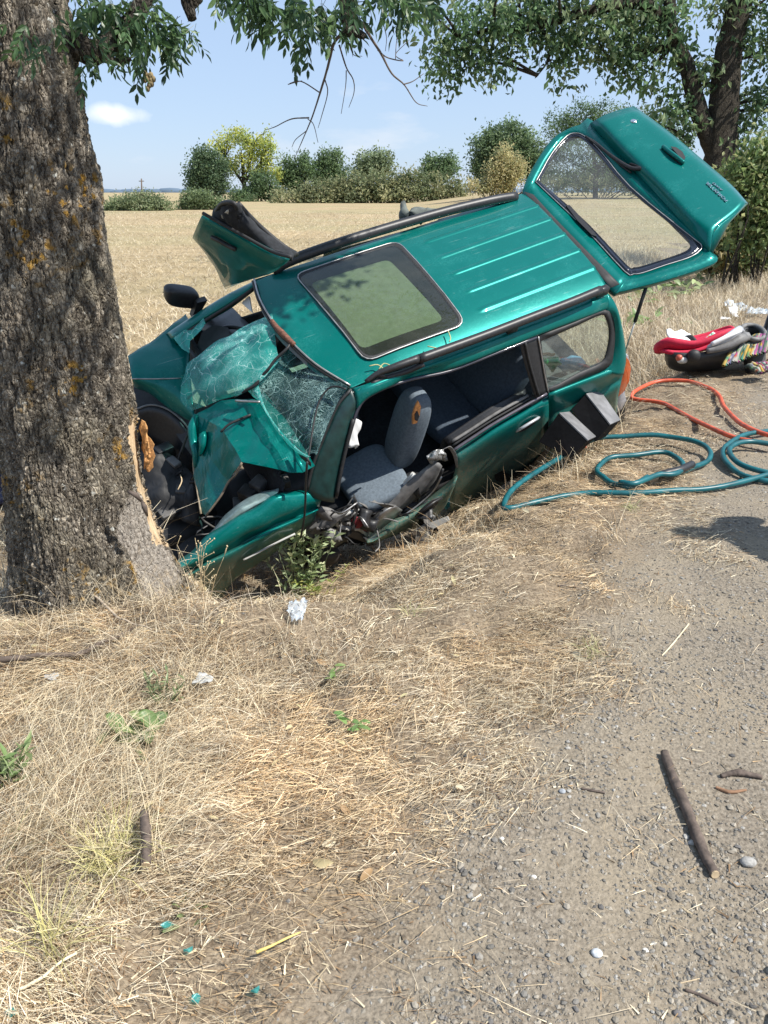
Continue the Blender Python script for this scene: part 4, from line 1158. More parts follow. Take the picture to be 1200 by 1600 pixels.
# (d) stubble on the field
P = scatter(95000, -26, 45, 5.0, 75.0, lambda x, y: (st(x, y)[0] < -5.5) * (0.45 + 0.55 * (np.abs(((st(x, y)[0] * 0.95 + st(x, y)[1] * .3) / 0.55) % 1 - .5) < 0.26)), 2.0)
n = len(P)
Vv, F, Cc = blades(P, rng.random(n) * 2 * pi, 0.2 + 1.0 * rng.random(n), rng.random(n) * 0.9 - 0.2, 0.05 + 0.16 * rng.random(n), (0.004 + 0.003 * rng.random(n)) * (1 + P[:, 1] * .03), pick(STRAW, n) * (.6 + .5 * vnoise(P[:, 0], P[:, 1], 3.5, 71))[:, None], 2)
tag(put('stubble', raw_mesh('stubble', Vv, [F], M_STRAW, False, Cc)), kind='stuff')


# (e) gravel
def pebble_mesh():
    bm = bmesh.new(); bmesh.ops.create_icosphere(bm, subdivisions=1, radius=1)
    bm.verts.ensure_lookup_table(); bm.faces.ensure_lookup_table()
    V = np.array([v.co[:] for v in bm.verts]); F = np.array([[v.index for v in f.verts] for f in bm.faces]); bm.free()
    return V, F


PV, PF = pebble_mesh()
PV8 = np.array([(1, 0, 0), (-1, 0, 0), (0, 1, 0), (0, -1, 0), (0, 0, 1), (0, 0, -1)], float)
PF8 = np.array([(0, 2, 4), (2, 1, 4), (1, 3, 4), (3, 0, 4), (2, 0, 5), (1, 2, 5), (3, 1, 5), (0, 3, 5)])
GRAV = 0.70 * np.array([(0.42, 0.375, 0.305), (0.36, 0.32, 0.26), (0.40, 0.36, 0.295), (0.33, 0.29, 0.235), (0.30, 0.265, 0.215), (0.38, 0.34, 0.28), (0.30, 0.28, 0.245), (0.24, 0.225, 0.20), (0.18, 0.17, 0.16), (0.46, 0.44, 0.40), (0.33, 0.295, 0.24), (0.28, 0.26, 0.23)])


def pebbles(P, size, cols, hi=False):
    Vb, Fb = (PV, PF) if hi else (PV8, PF8)
    n = len(P); m = len(Vb)
    a = rng.random(n) * 2 * pi
    sc = size[:, None] * np.stack([0.75 + 0.6 * rng.random(n), 0.6 + 0.5 * rng.random(n), 0.4 + 0.35 * rng.random(n)], 1)
    X = Vb[None] * sc[:, None] * (1 + 0.35 * (rng.random((n, m, 1)) - .5))
    ca, sa = np.cos(a)[:, None], np.sin(a)[:, None]
    Y = np.stack([X[..., 0] * ca - X[..., 1] * sa, X[..., 0] * sa + X[..., 1] * ca, X[..., 2]], -1) + P[:, None]
    F = (np.arange(n)[:, None, None] * m + Fb[None]).reshape(-1, 3)
    return Y.reshape(-1, 3), F, np.repeat(cols, m, 0)


M_PEB = plant_mat('gravel_stone', 0.9, 0.0, 0.2)


def d_grav(x, y):
    s, t = st(x, y)
    g = sstep(-1.0, -0.5, s + 0.5 * (vnoise(x, y, 0.5, 61) - .5))
    return np.clip(g * (0.25 + 0.75 * sstep(0.35, 0.65, vnoise(x, y, 0.3, 62))) + 0.025, 0, 1)


P = scatter(42000, -2, 6, 0.8, 8, d_grav, 1.8); n = len(P)
sz = 0.0014 + 0.005 * rng.random(n) ** 2.4
sz *= (1 + 0.15 * P[:, 1])
cs_, _ = st(P[:, 0], P[:, 1]); P[:, 2] += np.where(cs_ > 0.25, 0.011, 0.001)
Vv, F, Cc = pebbles(P, sz, pick(GRAV, n))
tag(put('gravel', raw_mesh('gravel', Vv, [F], M_PEB, False, Cc)), kind='stuff')
P = scatter(3600, -1.5, 4, 0.85, 6, d_grav, 1.5); n = len(P)
P[:, 2] += np.where(st(P[:, 0], P[:, 1])[0] > 0.25, 0.012, 0.002)
Vv, F, Cc = pebbles(P, 0.003 + 0.0075 * rng.random(n) ** 2.5, pick(GRAV, n) * 1.0, True)
tag(put('coarse_gravel', raw_mesh('coarse_gravel', Vv, [F], M_PEB, False, Cc)), kind='stuff')

# ================================================================== the wrecked car
# car space: x towards its nose, y to its left, z up; the body is built in it and the whole car then set into the ditch
RW = np.array([[-0.854, 0.511, 0.097], [-0.480, -0.702, -0.526], [-0.201, -0.496, 0.845]])
_u, _sv, _v = np.linalg.svd(RW); RW = _u @ _v
KS = 0.93
TW = CP + KS * (np.array([1.432, 6.906, 0.056]) - CP)
car = thing('wrecked_car', 'crushed teal green estate car tipped on its side in the ditch with its tailgate raised', 'car')
car.matrix_world = Matrix(((*(RW[0] * KS), TW[0]), (*(RW[1] * KS), TW[1]), (*(RW[2] * KS), TW[2]), (0, 0, 0, 1)))
car['local'] = 1


def on(px, py, n, k):
    n = np.array(n, float)
    o = RW.T @ (CP - TW) / KS
    d = RW.T @ ray(px, py)
    return o + d * (k - n @ o) / (n @ d)


def cw(px, py, w): return on(px, py, (0, 0, 1), w)
def cv(px, py, v): return on(px, py, (0, 1, 0), v)
def cu(px, py, u): return on(px, py, (1, 0, 0), u)
_nu = np.array([0, 0.44, 0.20]); _nu = _nu / np.linalg.norm(_nu)
_ku = float(_nu @ np.array([0, 0.84, 0.98]))
def cs(px, py, d=0.0): return on(px, py, _nu, _ku + d)             # upper side (window line)
_nw = np.array([0.47, 0, 0.60]); _nw = _nw / np.linalg.norm(_nw)
_kw = float(_nw @ np.array([2.52, 0, 1.46]))
def cg(px, py, d=0.0): return on(px, py, _nw, _kw + d)             # windscreen plane
def wp(p): return RW.T @ (np.asarray(p, float) - TW) / KS          # world -> car


def sheet(name, rows, mat, par, n=4, thick=0.004, dent=0.0, ds=6.0, linear=False, seed=0, cols=None, lin_v=False):
    R = [np.array(r, float) for r in rows]
    R = np.stack(R)
    G = (lin_spline if linear else cr_spline)(R, n) if len(R) > 1 else R
    G2 = (lin_spline if (linear or lin_v) else cr_spline)(np.swapaxes(G, 0, 1), n)
    G = np.swapaxes(G2, 0, 1)
    if dent:
        q = np.random.default_rng(seed)
        a, b, c = q.random(3) * 6
        nrm = np.cross(np.gradient(G, axis=0), np.gradient(G, axis=1)); nrm /= np.linalg.norm(nrm, axis=2)[..., None] + 1e-9
        f = np.sin(G[..., 0] * ds + a + 1.3 * np.sin(G[..., 1] * ds * .7 + c)) * np.sin(G[..., 1] * ds * 1.2 + b + G[..., 2] * ds) \
            + 0.4 * np.sin(G[..., 0] * ds * 2.7 + b) * np.sin(G[..., 1] * ds * 3.1 + c)
        G = G + nrm * (f * dent)[..., None]
    o = MB().grid(G).build(name, mat, par, origin=(0, 0, 0))
    if thick: solid(o, thick)
    return o


def ctube(name, pts, r, mat, par, n=4, k=8, spl=True):
    P = cr_spline(np.array(pts), n) if spl else np.array(pts)
    r_ = np.interp(np.linspace(0, 1, len(P)), np.linspace(0, 1, len(r)), r) if not np.isscalar(r) else r
    return MB().tube(P, r_, k).build(name, mat, par, origin=(0, 0, 0))


def ring(name, outer, inner, mat, par, thick=0.01, lift=None, n=3):
    "a frame between two loops of equal length"
    o_ = np.array(outer); i_ = np.array(inner)
    o_ = cr_spline(np.concatenate([o_, o_[:1]]), n)[:-1]; i_ = cr_spline(np.concatenate([i_, i_[:1]]), n)[:-1]
    m = len(o_)
    V_ = np.concatenate([o_, i_]); j = np.arange(m); jn = (j + 1) % m
    ob = MB().add(V_, np.stack([j, jn, m + jn, m + j], 1)).build(name, mat, par, origin=(0, 0, 0))
    solid(ob, thick)
    return ob


def fan(name, loop, mat, par, thick=0.004, smooth=False, dome=0.0, nrm=None):
    P = np.array(loop); c = P.mean(0)
    if nrm is not None: c = c + np.asarray(nrm) * dome
    m = len(P); j = np.arange(m); jn = (j + 1) % m
    ob = MB().add(np.concatenate([P, c[None]]), None, np.stack([j, jn, np.full(m, m)], 1)).build(name, mat, par, smooth, origin=(0, 0, 0))
    if thick: solid(ob, thick)
    return ob


def round_loop(cn, r=0.06, k=4):
    "rounded-corner loop through corner points"
    cn = np.array(cn); o = []
    m = len(cn)
    for i in range(m):
        p, a, b = cn[i], cn[i - 1], cn[(i + 1) % m]
        da = (a - p) / np.linalg.norm(a - p); db = (b - p) / np.linalg.norm(b - p)
        p0, p2 = p + da * r, p + db * r
        for t in np.linspace(0, 1, k):
            o.append((1 - t) ** 2 * p0 + 2 * t * (1 - t) * p + t * t * p2)
    return np.array(o)


def loop_fill(name, loop, mat, par, thick=0.004):
    return fan(name, loop, mat, par, thick)


# ---- roof: far (right) edge to near (left) edge, nose to tail, with five pressed ribs over the load bay
FF, NF, FR, NR = cw(398, 440, 1.475), cw(550, 606, 1.475), cw(814, 308, 1.50), cw(946, 453, 1.50)
hdr = [(398, 440), (408, 473), (431, 512), (456, 538), (495, 573), (548, 606)]
hdr_c = np.array([cw(x, y, 1.475 + 0.03 * (1 - (2 * k / 5 - 1) ** 2)) for k, (x, y) in enumerate(hdr)])
nb, na = 201, 120
bb = np.linspace(0, 1, nb); aa = np.linspace(0, 1, na)
hd_i = np.stack([np.interp(bb, np.linspace(0, 1, 6), hdr_c[:, k]) for k in range(3)], 1)
hd_s = cr_spline(hdr_c, 18)
hd_i = np.stack([np.interp(np.linspace(0, 1, nb), np.linspace(0, 1, len(hd_s)), hd_s[:, k]) for k in range(3)], 1)
G = np.zeros((na, nb, 3))
rear = FR[None] * (1 - bb[:, None]) + NR[None] * bb[:, None]
for k_, a_ in enumerate(aa):
    G[k_] = hd_i * (1 - a_) + rear * a_
    crown = 0.045 * (1 - (2 * bb - 1) ** 4)
    roll = 0.03 * (1 - (1 - a_) ** 6)
    G[k_, :, 2] += crown * (1 - (1 - a_) ** 8) + roll - 0.012 * (1 - (2 * bb - 1) ** 2) * (1 - a_) ** 3
# ribs
ribs = [((660, 382), (820, 330)), ((682, 408), (842, 351)), ((704, 433), (866, 374)), ((726, 460), (890, 399)), ((748, 486), (915, 424))]
for (p0, p1) in ribs:
    A_ = cw(*p0, 1.555); B_ = cw(*p1, 1.555); D_ = B_ - A_; L_ = np.linalg.norm(D_[:2]); D_ /= L_
    rel_ = G - A_
    al = rel_[..., 0] * D_[0] + rel_[..., 1] * D_[1]
    ac = rel_[..., 1] * D_[0] - rel_[..., 0] * D_[1]
    prof = np.exp(-(ac / 0.017) ** 4) * sstep(-0.015, 0.05, al)
    G[..., 2] += 0.0055 * prof
# buckle behind the bent header
G[..., 2] += -0.02 * np.exp(-((G[..., 0] - 2.36) / 0.10) ** 2 - ((G[..., 1] + 0.05) / 0.20) ** 2)
G[..., 2] += 0.007 * np.sin(G[..., 0] * 7 + G[..., 1] * 3) * sstep(1.9, 2.5, G[..., 0])
GZS = G[..., 2].copy()
roof = MB().grid(G).build('roof_panel', M_PAINT, car, origin=(0, 0, 0)); solid(roof, 0.012, -1)
# headlining under the roof
GH = G[::6, ::10].copy(); GH[..., 2] -= 0.05
MB().grid(GH).build('headlining', M_HEADL, car, origin=(0, 0, 0))


def roof_z(p):
    d = (G[..., 0] - p[0]) ** 2 + (G[..., 1] - p[1]) ** 2
    k = np.argpartition(d.ravel(), 6)[:6]; w = 1 / (d.ravel()[k] + 1e-6)
    return float((GZS.ravel()[k] * w).sum() / w.sum())


def drape(loop, lift, rings=7, n=1):
    "rings of points on the roof skin, shrinking to the loop's centre"
    P = np.array(loop); P = np.concatenate([P, P[:1]])
    P = lin_spline(P, 4)
    c = P.mean(0); out_ = []
    for k in range(rings):
        q = P + (c - P) * (k / (rings - 1) * 0.9999)
        out_.append(np.array([[x, y, roof_z((x, y)) + lift] for x, y, _ in q]))
    return np.array(out_)


def on_roof(px, py, lift=0.0):
    w = 1.53
    for _ in range(4):
        p = cw(px, py, w); w = roof_z(p) + lift
    return cw(px, py, w)


# ---- sunroof
sr_out = [(459, 430), (620, 377), (728, 507), (571, 567)]
sr = thing_sr = None
ol = round_loop([on_roof(x, y, 0.010) for x, y in sr_out], 0.085, 5)
il = round_loop([on_roof(x, y, 0.010) for x, y in [(463, 434), (617, 382), (722, 506), (573, 561)]], 0.08, 5)
shade_l = round_loop([on_roof(x, y, 0.008) for x, y in [(484, 443), (607, 405), (694, 500), (565, 546)]], 0.05, 5)
OL, IL, SL = drape(ol, .010)[0], drape(il, .012)[0], drape(shade_l, .006)[0]
srf = MB().grid(np.array([OL - [0, 0, .012], OL, OL * .5 + IL * .5 + [0, 0, .008], IL])).build('sunroof_seal', M_RUBBER, car, origin=(0, 0, 0))
MB().tube(np.concatenate([OL, OL[1:2]]) + [0, 0, .003], .005, 6, cap=False).build('sunroof_trim', M_STEEL, srf, origin=(0, 0, 0))
MB().grid(drape(il, .014)).build('sunroof_glass', M_SUNGLASS, srf, origin=(0, 0, 0))
MB().grid(np.array([drape(il, .008)[0], SL + [0, 0, .002]])).build('sunroof_frit', simple('black_frit', (0.012, 0.014, 0.014), 0.3), srf, origin=(0, 0, 0))
MB().grid(drape(shade_l, .007)).build('sunshade', simple('sunshade_cloth', (0.17, 0.205, 0.135), 0.9, var=.12), srf, origin=(0, 0, 0))
# plant bits caught on the seal
mb = MB()
for (pts) in ([(700, 517), (704, 528), (702, 534)], [(668, 541), (690, 545), (700, 540)], [(592, 577), (600, 568), (612, 572)], [(577, 572), (590, 570), (600, 577)]):
    mb.tube(cr_spline([on_roof(x, y, 0.04) for x, y in pts], 3), 0.004, 5)
mb.build('caught_straw', simple('straw_bit', (0.42, 0.42, 0.20), .8), car, origin=(0, 0, 0))['kind'] = 'stuff'

# ---- roof rails
nr = [cw(x, y, 1.585) for x, y in [(655, 561), (700, 545), (760, 523), (830, 496), (895, 471), (938, 453)]]
rail = MB().tube(cr_spline(nr, 5), 0.030, 10).build('roof_rail', M_PLASTIC, car, origin=(0, 0, 0))
f_a = [cw(x, y, w) for x, y, w in [(571, 597, 1.50), (590, 584, 1.54), (620, 572, 1.575), (655, 560, 1.585)]]
f_b = [cw(x, y, w) for x, y, w in [(580, 600, 1.49), (603, 590, 1.50), (636, 580, 1.51), (662, 568, 1.55)]]
ft = MB(); ft.tube(cr_spline(f_a, 4), np.linspace(0.014, 0.027, 13), 8); ft.tube(cr_spline(f_b, 4), np.linspace(0.016, 0.02, 13), 8)
ft.tube([f_a[1], f_b[1]], 0.018, 8)
ft.build('rail_foot', M_PLASTIC, rail, origin=(0, 0, 0))
MB().box(cw(940, 455, 1.55), [0.05, 0, 0], [0, 0.02, 0], [0, 0, 0.03]).build('rail_foot', M_PLASTIC, rail, origin=(0, 0, 0))
MB().box(cw(800, 512, 1.55), [0.04, 0, 0], [0, 0.018, 0], [0, 0, 0.03]).build('rail_foot', M_PLASTIC, rail, origin=(0, 0, 0))
fr_ = [cw(x, y, w) for x, y, w in [(426, 424, 1.50), (452, 408, 1.55), (520, 383, 1.575), (600, 358, 1.58), (690, 332, 1.58), (765, 314, 1.58), (806, 307, 1.56)]]
rail2 = MB().tube(cr_spline(fr_, 5), 0.036, 10).build('roof_rail', M_PLASTIC, car, origin=(0, 0, 0))

# ---- left side: frame over the doors, rear pillar, quarter panel
top = [(550, 607), (572, 600), (610, 586), (660, 566), (720, 545), (790, 518), (860, 490), (946, 455)]
bot = [(556, 641), (572, 622), (607, 603), (652, 589), (702, 578), (770, 552), (838, 525), (944, 485)]
r0 = [cw(x, y, 1.50 if k else 1.47) for k, (x, y) in enumerate(top)]
r3 = [cs(x, y) for x, y in bot]
r1 = [a * .7 + b * .3 + np.array([0, 0.022, 0.018]) for a, b in zip(r0, r3)]
r2 = [a * .3 + b * .7 + np.array([0, 0.030, 0.006]) for a, b in zip(r0, r3)]
r2[3] = r2[3] - np.array([0, 0.03, 0.0]); r1[3] = r1[3] + np.array([0, 0.012, 0.0])     # dent by the cut pillar
r4 = [b - np.array([0, 0.03, 0.012]) for b in r3]
frame = sheet('side_frame', [r0, r1, r2, r3, r4], M_PAINT, car, 4, 0.004, 0.0025, 9)
dp_o = [(946, 455), (961, 474), (970, 502), (976, 535), (978, 562), (974, 585)]
dp_i = [(944, 485), (956, 497), (959, 520), (958, 548), (952, 570), (946, 580)]
ro = [cs(x, y, 0.0 if k else 0.0) for k, (x, y) in enumerate(dp_o)]; ri = [cs(x, y) for x, y in dp_i]
ro[0] = r0[-1]
mid = [(a + b) / 2 + np.array([0, 0.03, 0.005]) for a, b in zip(ro, ri)]
back = [a + np.array([-0.03, -0.10, -0.02]) for a in ro]
sheet('rear_pillar', [back, ro, mid, ri, [q - np.array([0, .03, .01]) for q in ri]], M_PAINT, car, 4)
q0 = [cs(x, y) for x, y in [(857, 613), (905, 594), (948, 578), (974, 570)]]
q1 = [cv(x, y, 0.862) for x, y in [(857, 621), (905, 602), (948, 586), (975, 578)]]
q2 = [cv(x, y, 0.842) for x, y in [(857, 648), (905, 626), (948, 602), (972, 590)]]
q3 = [cv(x, y, 0.875) for x, y in [(857, 668), (905, 642), (945, 620), (969, 604)]]
q4 = [cv(x, y, 0.84) for x, y in [(855, 690), (905, 665), (945, 643), (965, 625)]]
q5 = [cv(x, y, 0.78) for x, y in [(852, 735), (905, 712), (945, 690), (962, 668)]]
qp = sheet('quarter_panel', [[p - np.array([0, .03, .0]) for p in q0], q0, q1, q2, q3, q4, q5], M_PAINT, car, 4)
# rear quarter window
win_o = [cs(x, y, 0.006) for x, y in [(842, 524), (900, 502), (944, 484), (957, 497), (960, 522), (958, 550), (950, 573), (905, 594), (858, 613), (851, 585), (846, 555)]]
win_i = [cs(x, y, 0.008) for x, y in [(845, 533), (900, 509), (939, 492), (949, 503), (952, 522), (949, 545), (940, 566), (905, 582), (858, 606), (853, 585), (848, 557)]]
qw = ring('window_seal', win_o, win_i, M_RUBBER, car, 0.012)
fan('quarter_window', cr_spline(np.array([p - _nu * 0.004 for p in win_i] + [win_i[0] - _nu * 0.004]), 2)[:-1], M_GLASS, qw, 0.004)
# middle (C) pillar, black
cp = [[cs(x, y, 0.002) for x, y in [(812, 535), (817, 560), (826, 590), (836, 622)]], [cs(x, y, 0.008) for x, y in [(826, 530), (832, 558), (841, 588), (849, 618)]], [cs(x, y, 0.004) for x, y in [(842, 524), (847, 555), (852, 585), (858, 613)]]]
sheet('door_pillar', cp, M_PLASTIC, car, 4)
ctube('pillar_trim', [cs(x, y, 0.012) for x, y in [(841, 526), (846, 555), (851, 585), (857, 614)]], 0.006, M_STEEL, car)
ctube('pillar_seal', [cs(x, y, 0.014) for x, y in [(820, 534), (826, 562), (834, 592), (842, 618)]], 0.010, M_RUBBER, car)
# door opening seal, one run from the sill up the front pillar and along the roof
ctube('door_seal', [cs(x, y, 0.010) for x, y in [(525, 778), (530, 750), (541, 700), (552, 660), (559, 640), (572, 622), (607, 604), (650, 591), (702, 580), (770, 554), (838, 527)]], 0.011, simple('seal_rubber', (0.035, 0.035, 0.05), 0.35, coat=.5), car)
# front pillar
fp_a = [(549, 608), (533, 630), (512, 675), (494, 725), (482, 775)]
fp_b = [(556, 640), (548, 665), (538, 705), (529, 745), (522, 785)]
pa = [cg(x, y, -0.005) for x, y in fp_a]; pb_ = [cs(x, y, 0.0) for x, y in fp_b]
pa = [cs(x, y, -0.03) for x, y in fp_a]
pm = [(a + b) / 2 + _nu * 0.025 for a, b in zip(pa, pb_)]
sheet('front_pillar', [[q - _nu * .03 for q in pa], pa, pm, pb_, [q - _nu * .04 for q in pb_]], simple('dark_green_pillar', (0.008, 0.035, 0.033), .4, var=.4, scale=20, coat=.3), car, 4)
ctube('pillar_seal', [cs(x, y, -0.015) for x, y in [(548, 609), (527, 634), (507, 680), (488, 730), (480, 765)]], 0.010, M_RUBBER, car)
ctube('pillar_seal', [cs(x, y, 0.02) for x, y in [(552, 655), (543, 690), (533, 735), (526, 775)]], 0.012, M_RUBBER, car)

# ---- tail light
tl_p = [(976, 556), (983, 563), (986, 577), (983, 596), (975, 612), (964, 622), (966, 604), (972, 590), (976, 575)]
A_ = [cv(x, y, 0.81) for x, y in tl_p]; B_ = [p + np.array([-0.02, -0.14, 0]) for p in A_]
tlo = MB().prism(A_, B_).build('tail_light', M_ORANGE, car, origin=(0, 0, 0)); bevel(tlo, 0.008)
A_ = [cv(x, y, 0.805) for x, y in [(976, 553), (982, 556), (985, 566), (979, 572), (976, 575)]]
bevel(MB().prism(A_, [p + np.array([-.02, -.14, 0]) for p in A_]).build('lens', M_CLEARL, tlo, origin=(0, 0, 0)), 0.006)
A_ = [cv(x, y, 0.80) for x, y in [(976, 611), (979, 626), (972, 640), (962, 646), (960, 634), (965, 622)]]
bevel(MB().prism(A_, [p + np.array([-.02, -.14, 0]) for p in A_]).build('lens', M_CLEARL, tlo, origin=(0, 0, 0)), 0.006)
# rear bumper end, low behind the light
A_ = [cv(x, y, 0.80) for x, y in [(962, 646), (972, 640), (978, 632), (976, 660), (962, 690), (945, 700), (940, 670)]]
bevel(MB().prism(A_, [p + np.array([-.02, -1.5, 0]) for p in A_]).build('rear_bumper', M_PLASTIC, car, origin=(0, 0, 0)), 0.01)

# ---- rear side door, window frame cut away
d0 = [cv(x, y, 0.80) for x, y in [(856, 616), (815, 640), (770, 666), (735, 688), (708, 704)]]
d1 = [cv(x, y, 0.85) for x, y in [(856, 622), (815, 647), (770, 674), (737, 697), (712, 714)]]
d2 = [cv(x, y, 0.872) for x, y in [(857, 634), (815, 658), (770, 686), (738, 708), (714, 726)]]
d3 = [cv(x, y, 0.855) for x, y in [(857, 655), (815, 682), (770, 708), (735, 730), (706, 752)]]
d4 = [cv(x, y, 0.85) for x, y in [(852, 690), (812, 712), (770, 736), (735, 757), (703, 780)]]
d5 = [cv(x, y, 0.80) for x, y in [(848, 720), (810, 742), (770, 766), (735, 785), (705, 800)]]
rd = sheet('rear_door', [d0, d1, d2, d3, d4, d5], M_PAINT, car, 4, 0.006, 0.004, 7)
ctube('belt_trim', [cv(x, y, 0.835) for x, y in [(854, 615), (815, 637), (770, 663), (735, 686), (708, 704)]], 0.012, simple('belt_trim_rubber', (0.12, 0.11, 0.13), .35, metal=.4, coat=.4), rd)
ctube('belt_trim', [cv(x, y, 0.80) for x, y in [(846, 611), (815, 630), (770, 656), (735, 678), (706, 697)]], 0.009, M_RUBBER, rd)
ctube('belt_trim', [cv(x, y, 0.78) for x, y in [(825, 618), (800, 632), (770, 649), (735, 672), (706, 690)]], 0.012, M_GREYPL, rd)
i0 = [cv(x, y, 0.76) for x, y in [(822, 617), (800, 631), (770, 650), (730, 677), (702, 696)]]
i1 = [cv(x, y, 0.70) for x, y in [(818, 613), (795, 624), (765, 640), (722, 668), (690, 690)]]
i2 = [p + np.array([0, -0.015, -0.45]) for p in i1]
sheet('door_trim', [i0, [(a + b) / 2 + np.array([0, 0, 0.02]) for a, b in zip(i0, i1)], i1, i2], M_PLASTIC, rd, 3)
hb = MB(); hb.tube(cr_spline([cv(x, y, v) for x, y, v in [(806, 674, 0.865), (815, 669, 0.895), (828, 661, 0.90), (838, 655, 0.89), (842, 652, 0.865)]], 3), 0.011, 8)
hb.build('door_handle', M_SILVER, rd, origin=(0, 0, 0))
hr = MB().ball(cv(824, 663, 0.868), cv(840, 653, .868) - cv(824, 663, .868), [0, 0.008, 0], (cv(824, 670, .868) - cv(824, 663, .868)), 0.8, 14, 8)
hr.build('handle_recess', M_RUBBER, rd, origin=(0, 0, 0))
# strap of torn trim folded over the cut end of the door
sheet('torn_trim', [[cv(x, y, 0.90) for x, y in [(690, 703), (700, 700), (708, 712), (713, 732)]], [cv(x, y, 0.91) for x, y in [(697, 700), (705, 698), (714, 712), (716, 730)]]], M_GREYPL, rd, 4)
sheet('torn_lining', [[cv(x, y, .80) for x, y in [(666, 712), (680, 703), (692, 702)]], [cv(x, y, .83) for x, y in [(669, 719), (683, 712), (697, 711)]], [cv(x, y, .81) for x, y in [(672, 724), (686, 720), (700, 719)]]], simple('crinkled_foil', (.35, .35, .34), .4, metal=.6, var=.6, scale=90), rd, 6, .004, .018, 60)

# ---- front door, crushed and folded out of its frame
f0 = [cv(x, y, 0.86) for x, y in [(714, 742), (690, 762), (655, 787), (615, 810), (583, 836), (572, 842)]]
f1 = [cv(x, y, 0.93) for x, y in [(714, 748), (690, 772), (655, 797), (615, 820), (585, 843), (573, 846)]]
f2 = [cv(x, y, 0.94) for x, y in [(706, 768), (686, 788), (655, 808), (620, 826), (590, 843), (574, 849)]]
f3 = [cv(x, y, 0.88) for x, y in [(695, 792), (680, 808), (655, 822), (622, 834), (595, 846), (577, 852)]]
fd = sheet('front_door', [f0, f1, f2, f3], M_PAINT, car, 4, 0.006, 0.006, 9)
hb = MB(); hb.tube(cr_spline([cv(x, y, v) for x, y, v in [(649, 806, .94), (662, 797, .965), (676, 786, .965), (690, 778, .94)]], 3), 0.010, 8)
hb.build('door_handle', M_PLASTIC, fd, origin=(0, 0, 0))
MB().ball(cv(668, 795, 0.94), cv(686, 781, .94) - cv(668, 795, .94), [0, 0.01, 0], (cv(668, 803, .94) - cv(668, 795, .94)), 0.8, 14, 8).build('handle_recess', M_RUBBER, fd, origin=(0, 0, 0))
# inner trim board (grey) lying along it
t0 = [cv(x, y, 0.84) for x, y in [(690, 728), (676, 755), (650, 780), (625, 799)]]
t1 = [cv(x, y, 0.83) for x, y in [(683, 722), (662, 742), (632, 770), (600, 797)]]
t2 = [cv(x, y, 0.80) for x, y in [(676, 723), (655, 738), (628, 762), (598, 793)]]
sheet('door_trim', [t0, [(a + b) / 2 + np.array([0, 0.015, 0.012]) for a, b in zip(t0, t1)], t1, t2], M_GREYPL, fd, 4, 0.012)
sheet('door_trim', [[cv(x, y, 0.88) for x, y in [(629, 797), (612, 812), (590, 828), (578, 838)]], [cv(x, y, 0.88) for x, y in [(618, 790), (600, 800), (584, 816), (576, 832)]], [cv(x, y, .83) for x, y in [(612, 788), (596, 797), (580, 812), (572, 830)]]], M_STEEL, fd, 4, 0.006)
ctube('window_frame', [cv(x, y, 0.87) for x, y in [(692, 733), (680, 757), (655, 783), (630, 800)]], 0.010, M_RUBBER, fd)
ctube('window_frame', [cv(x, y, 0.89) for x, y in [(690, 745), (676, 768), (652, 790), (622, 812), (600, 832)]], 0.007, M_STEEL, fd)
ctube('inner_bar', [cv(x, y, 0.78) for x, y in [(647, 740), (632, 757), (615, 775), (595, 792)]], 0.020, M_LIGHTGREY, fd)
ctube('inner_bar', [cv(x, y, 0.79) for x, y in [(596, 790), (580, 796), (562, 802), (548, 806)]], 0.013, M_GREYPL, fd)
sheet('torn_bracket', [[cv(x, y, .80) for x, y in [(560, 785), (575, 795), (588, 806)]], [cv(x, y, .77) for x, y in [(566, 787), (580, 793), (582, 801)]]], M_GREYPL, fd, 3, .006)
# hinge-side wreckage: bent arms, cables, a scrap of dark red lining
hg = [[(502, 795), (518, 800), (530, 815), (548, 820), (562, 828)], [(506, 802), (522, 812), (535, 825), (560, 826), (574, 838)], [(497, 826), (515, 822), (540, 826), (560, 832)],
      [(535, 806), (548, 800), (560, 795)], [(562, 800), (570, 812), (572, 826)]]
for k, p in enumerate(hg):
    ctube('hinge_arm', [cv(x, y, 0.83 + 0.02 * (k % 2)) for x, y in p], [0.018, 0.024, 0.014] if k < 3 else 0.012, [M_GREYPL, M_LIGHTGREY, M_PLASTIC, M_LIGHTGREY, M_RUBBER][k], fd)
sheet('torn_lining', [[cv(x, y, .86) for x, y in [(548, 812), (560, 808), (570, 818)]], [cv(x, y, .87) for x, y in [(552, 822), (564, 820), (576, 828)]], [cv(x, y, .86) for x, y in [(556, 828), (566, 829), (580, 832)]]], M_DARKRED, fd, 4, .004, .01, 30)
mb = MB()
for k in range(8):
    x, y = 575 + 22 * rng.random(), 795 + 28 * rng.random()
    mb.tube(cr_spline([cv(x, y, .8), cv(x + 6 * rng.normal(), y + 6, .83), cv(x + 14 * rng.normal(), y + 10 * rng.random(), .82)], 4), 0.006, 5)
mb.build('cable_bundle', M_RUBBER, fd, origin=(0, 0, 0))
# lower dark arm below hinge
fan('door_skin_tip', [cv(x, y, .87) for x, y in [(499, 822), (530, 826), (560, 832), (575, 842), (573, 848), (545, 838), (515, 832)]], M_PLASTIC, fd, .01)

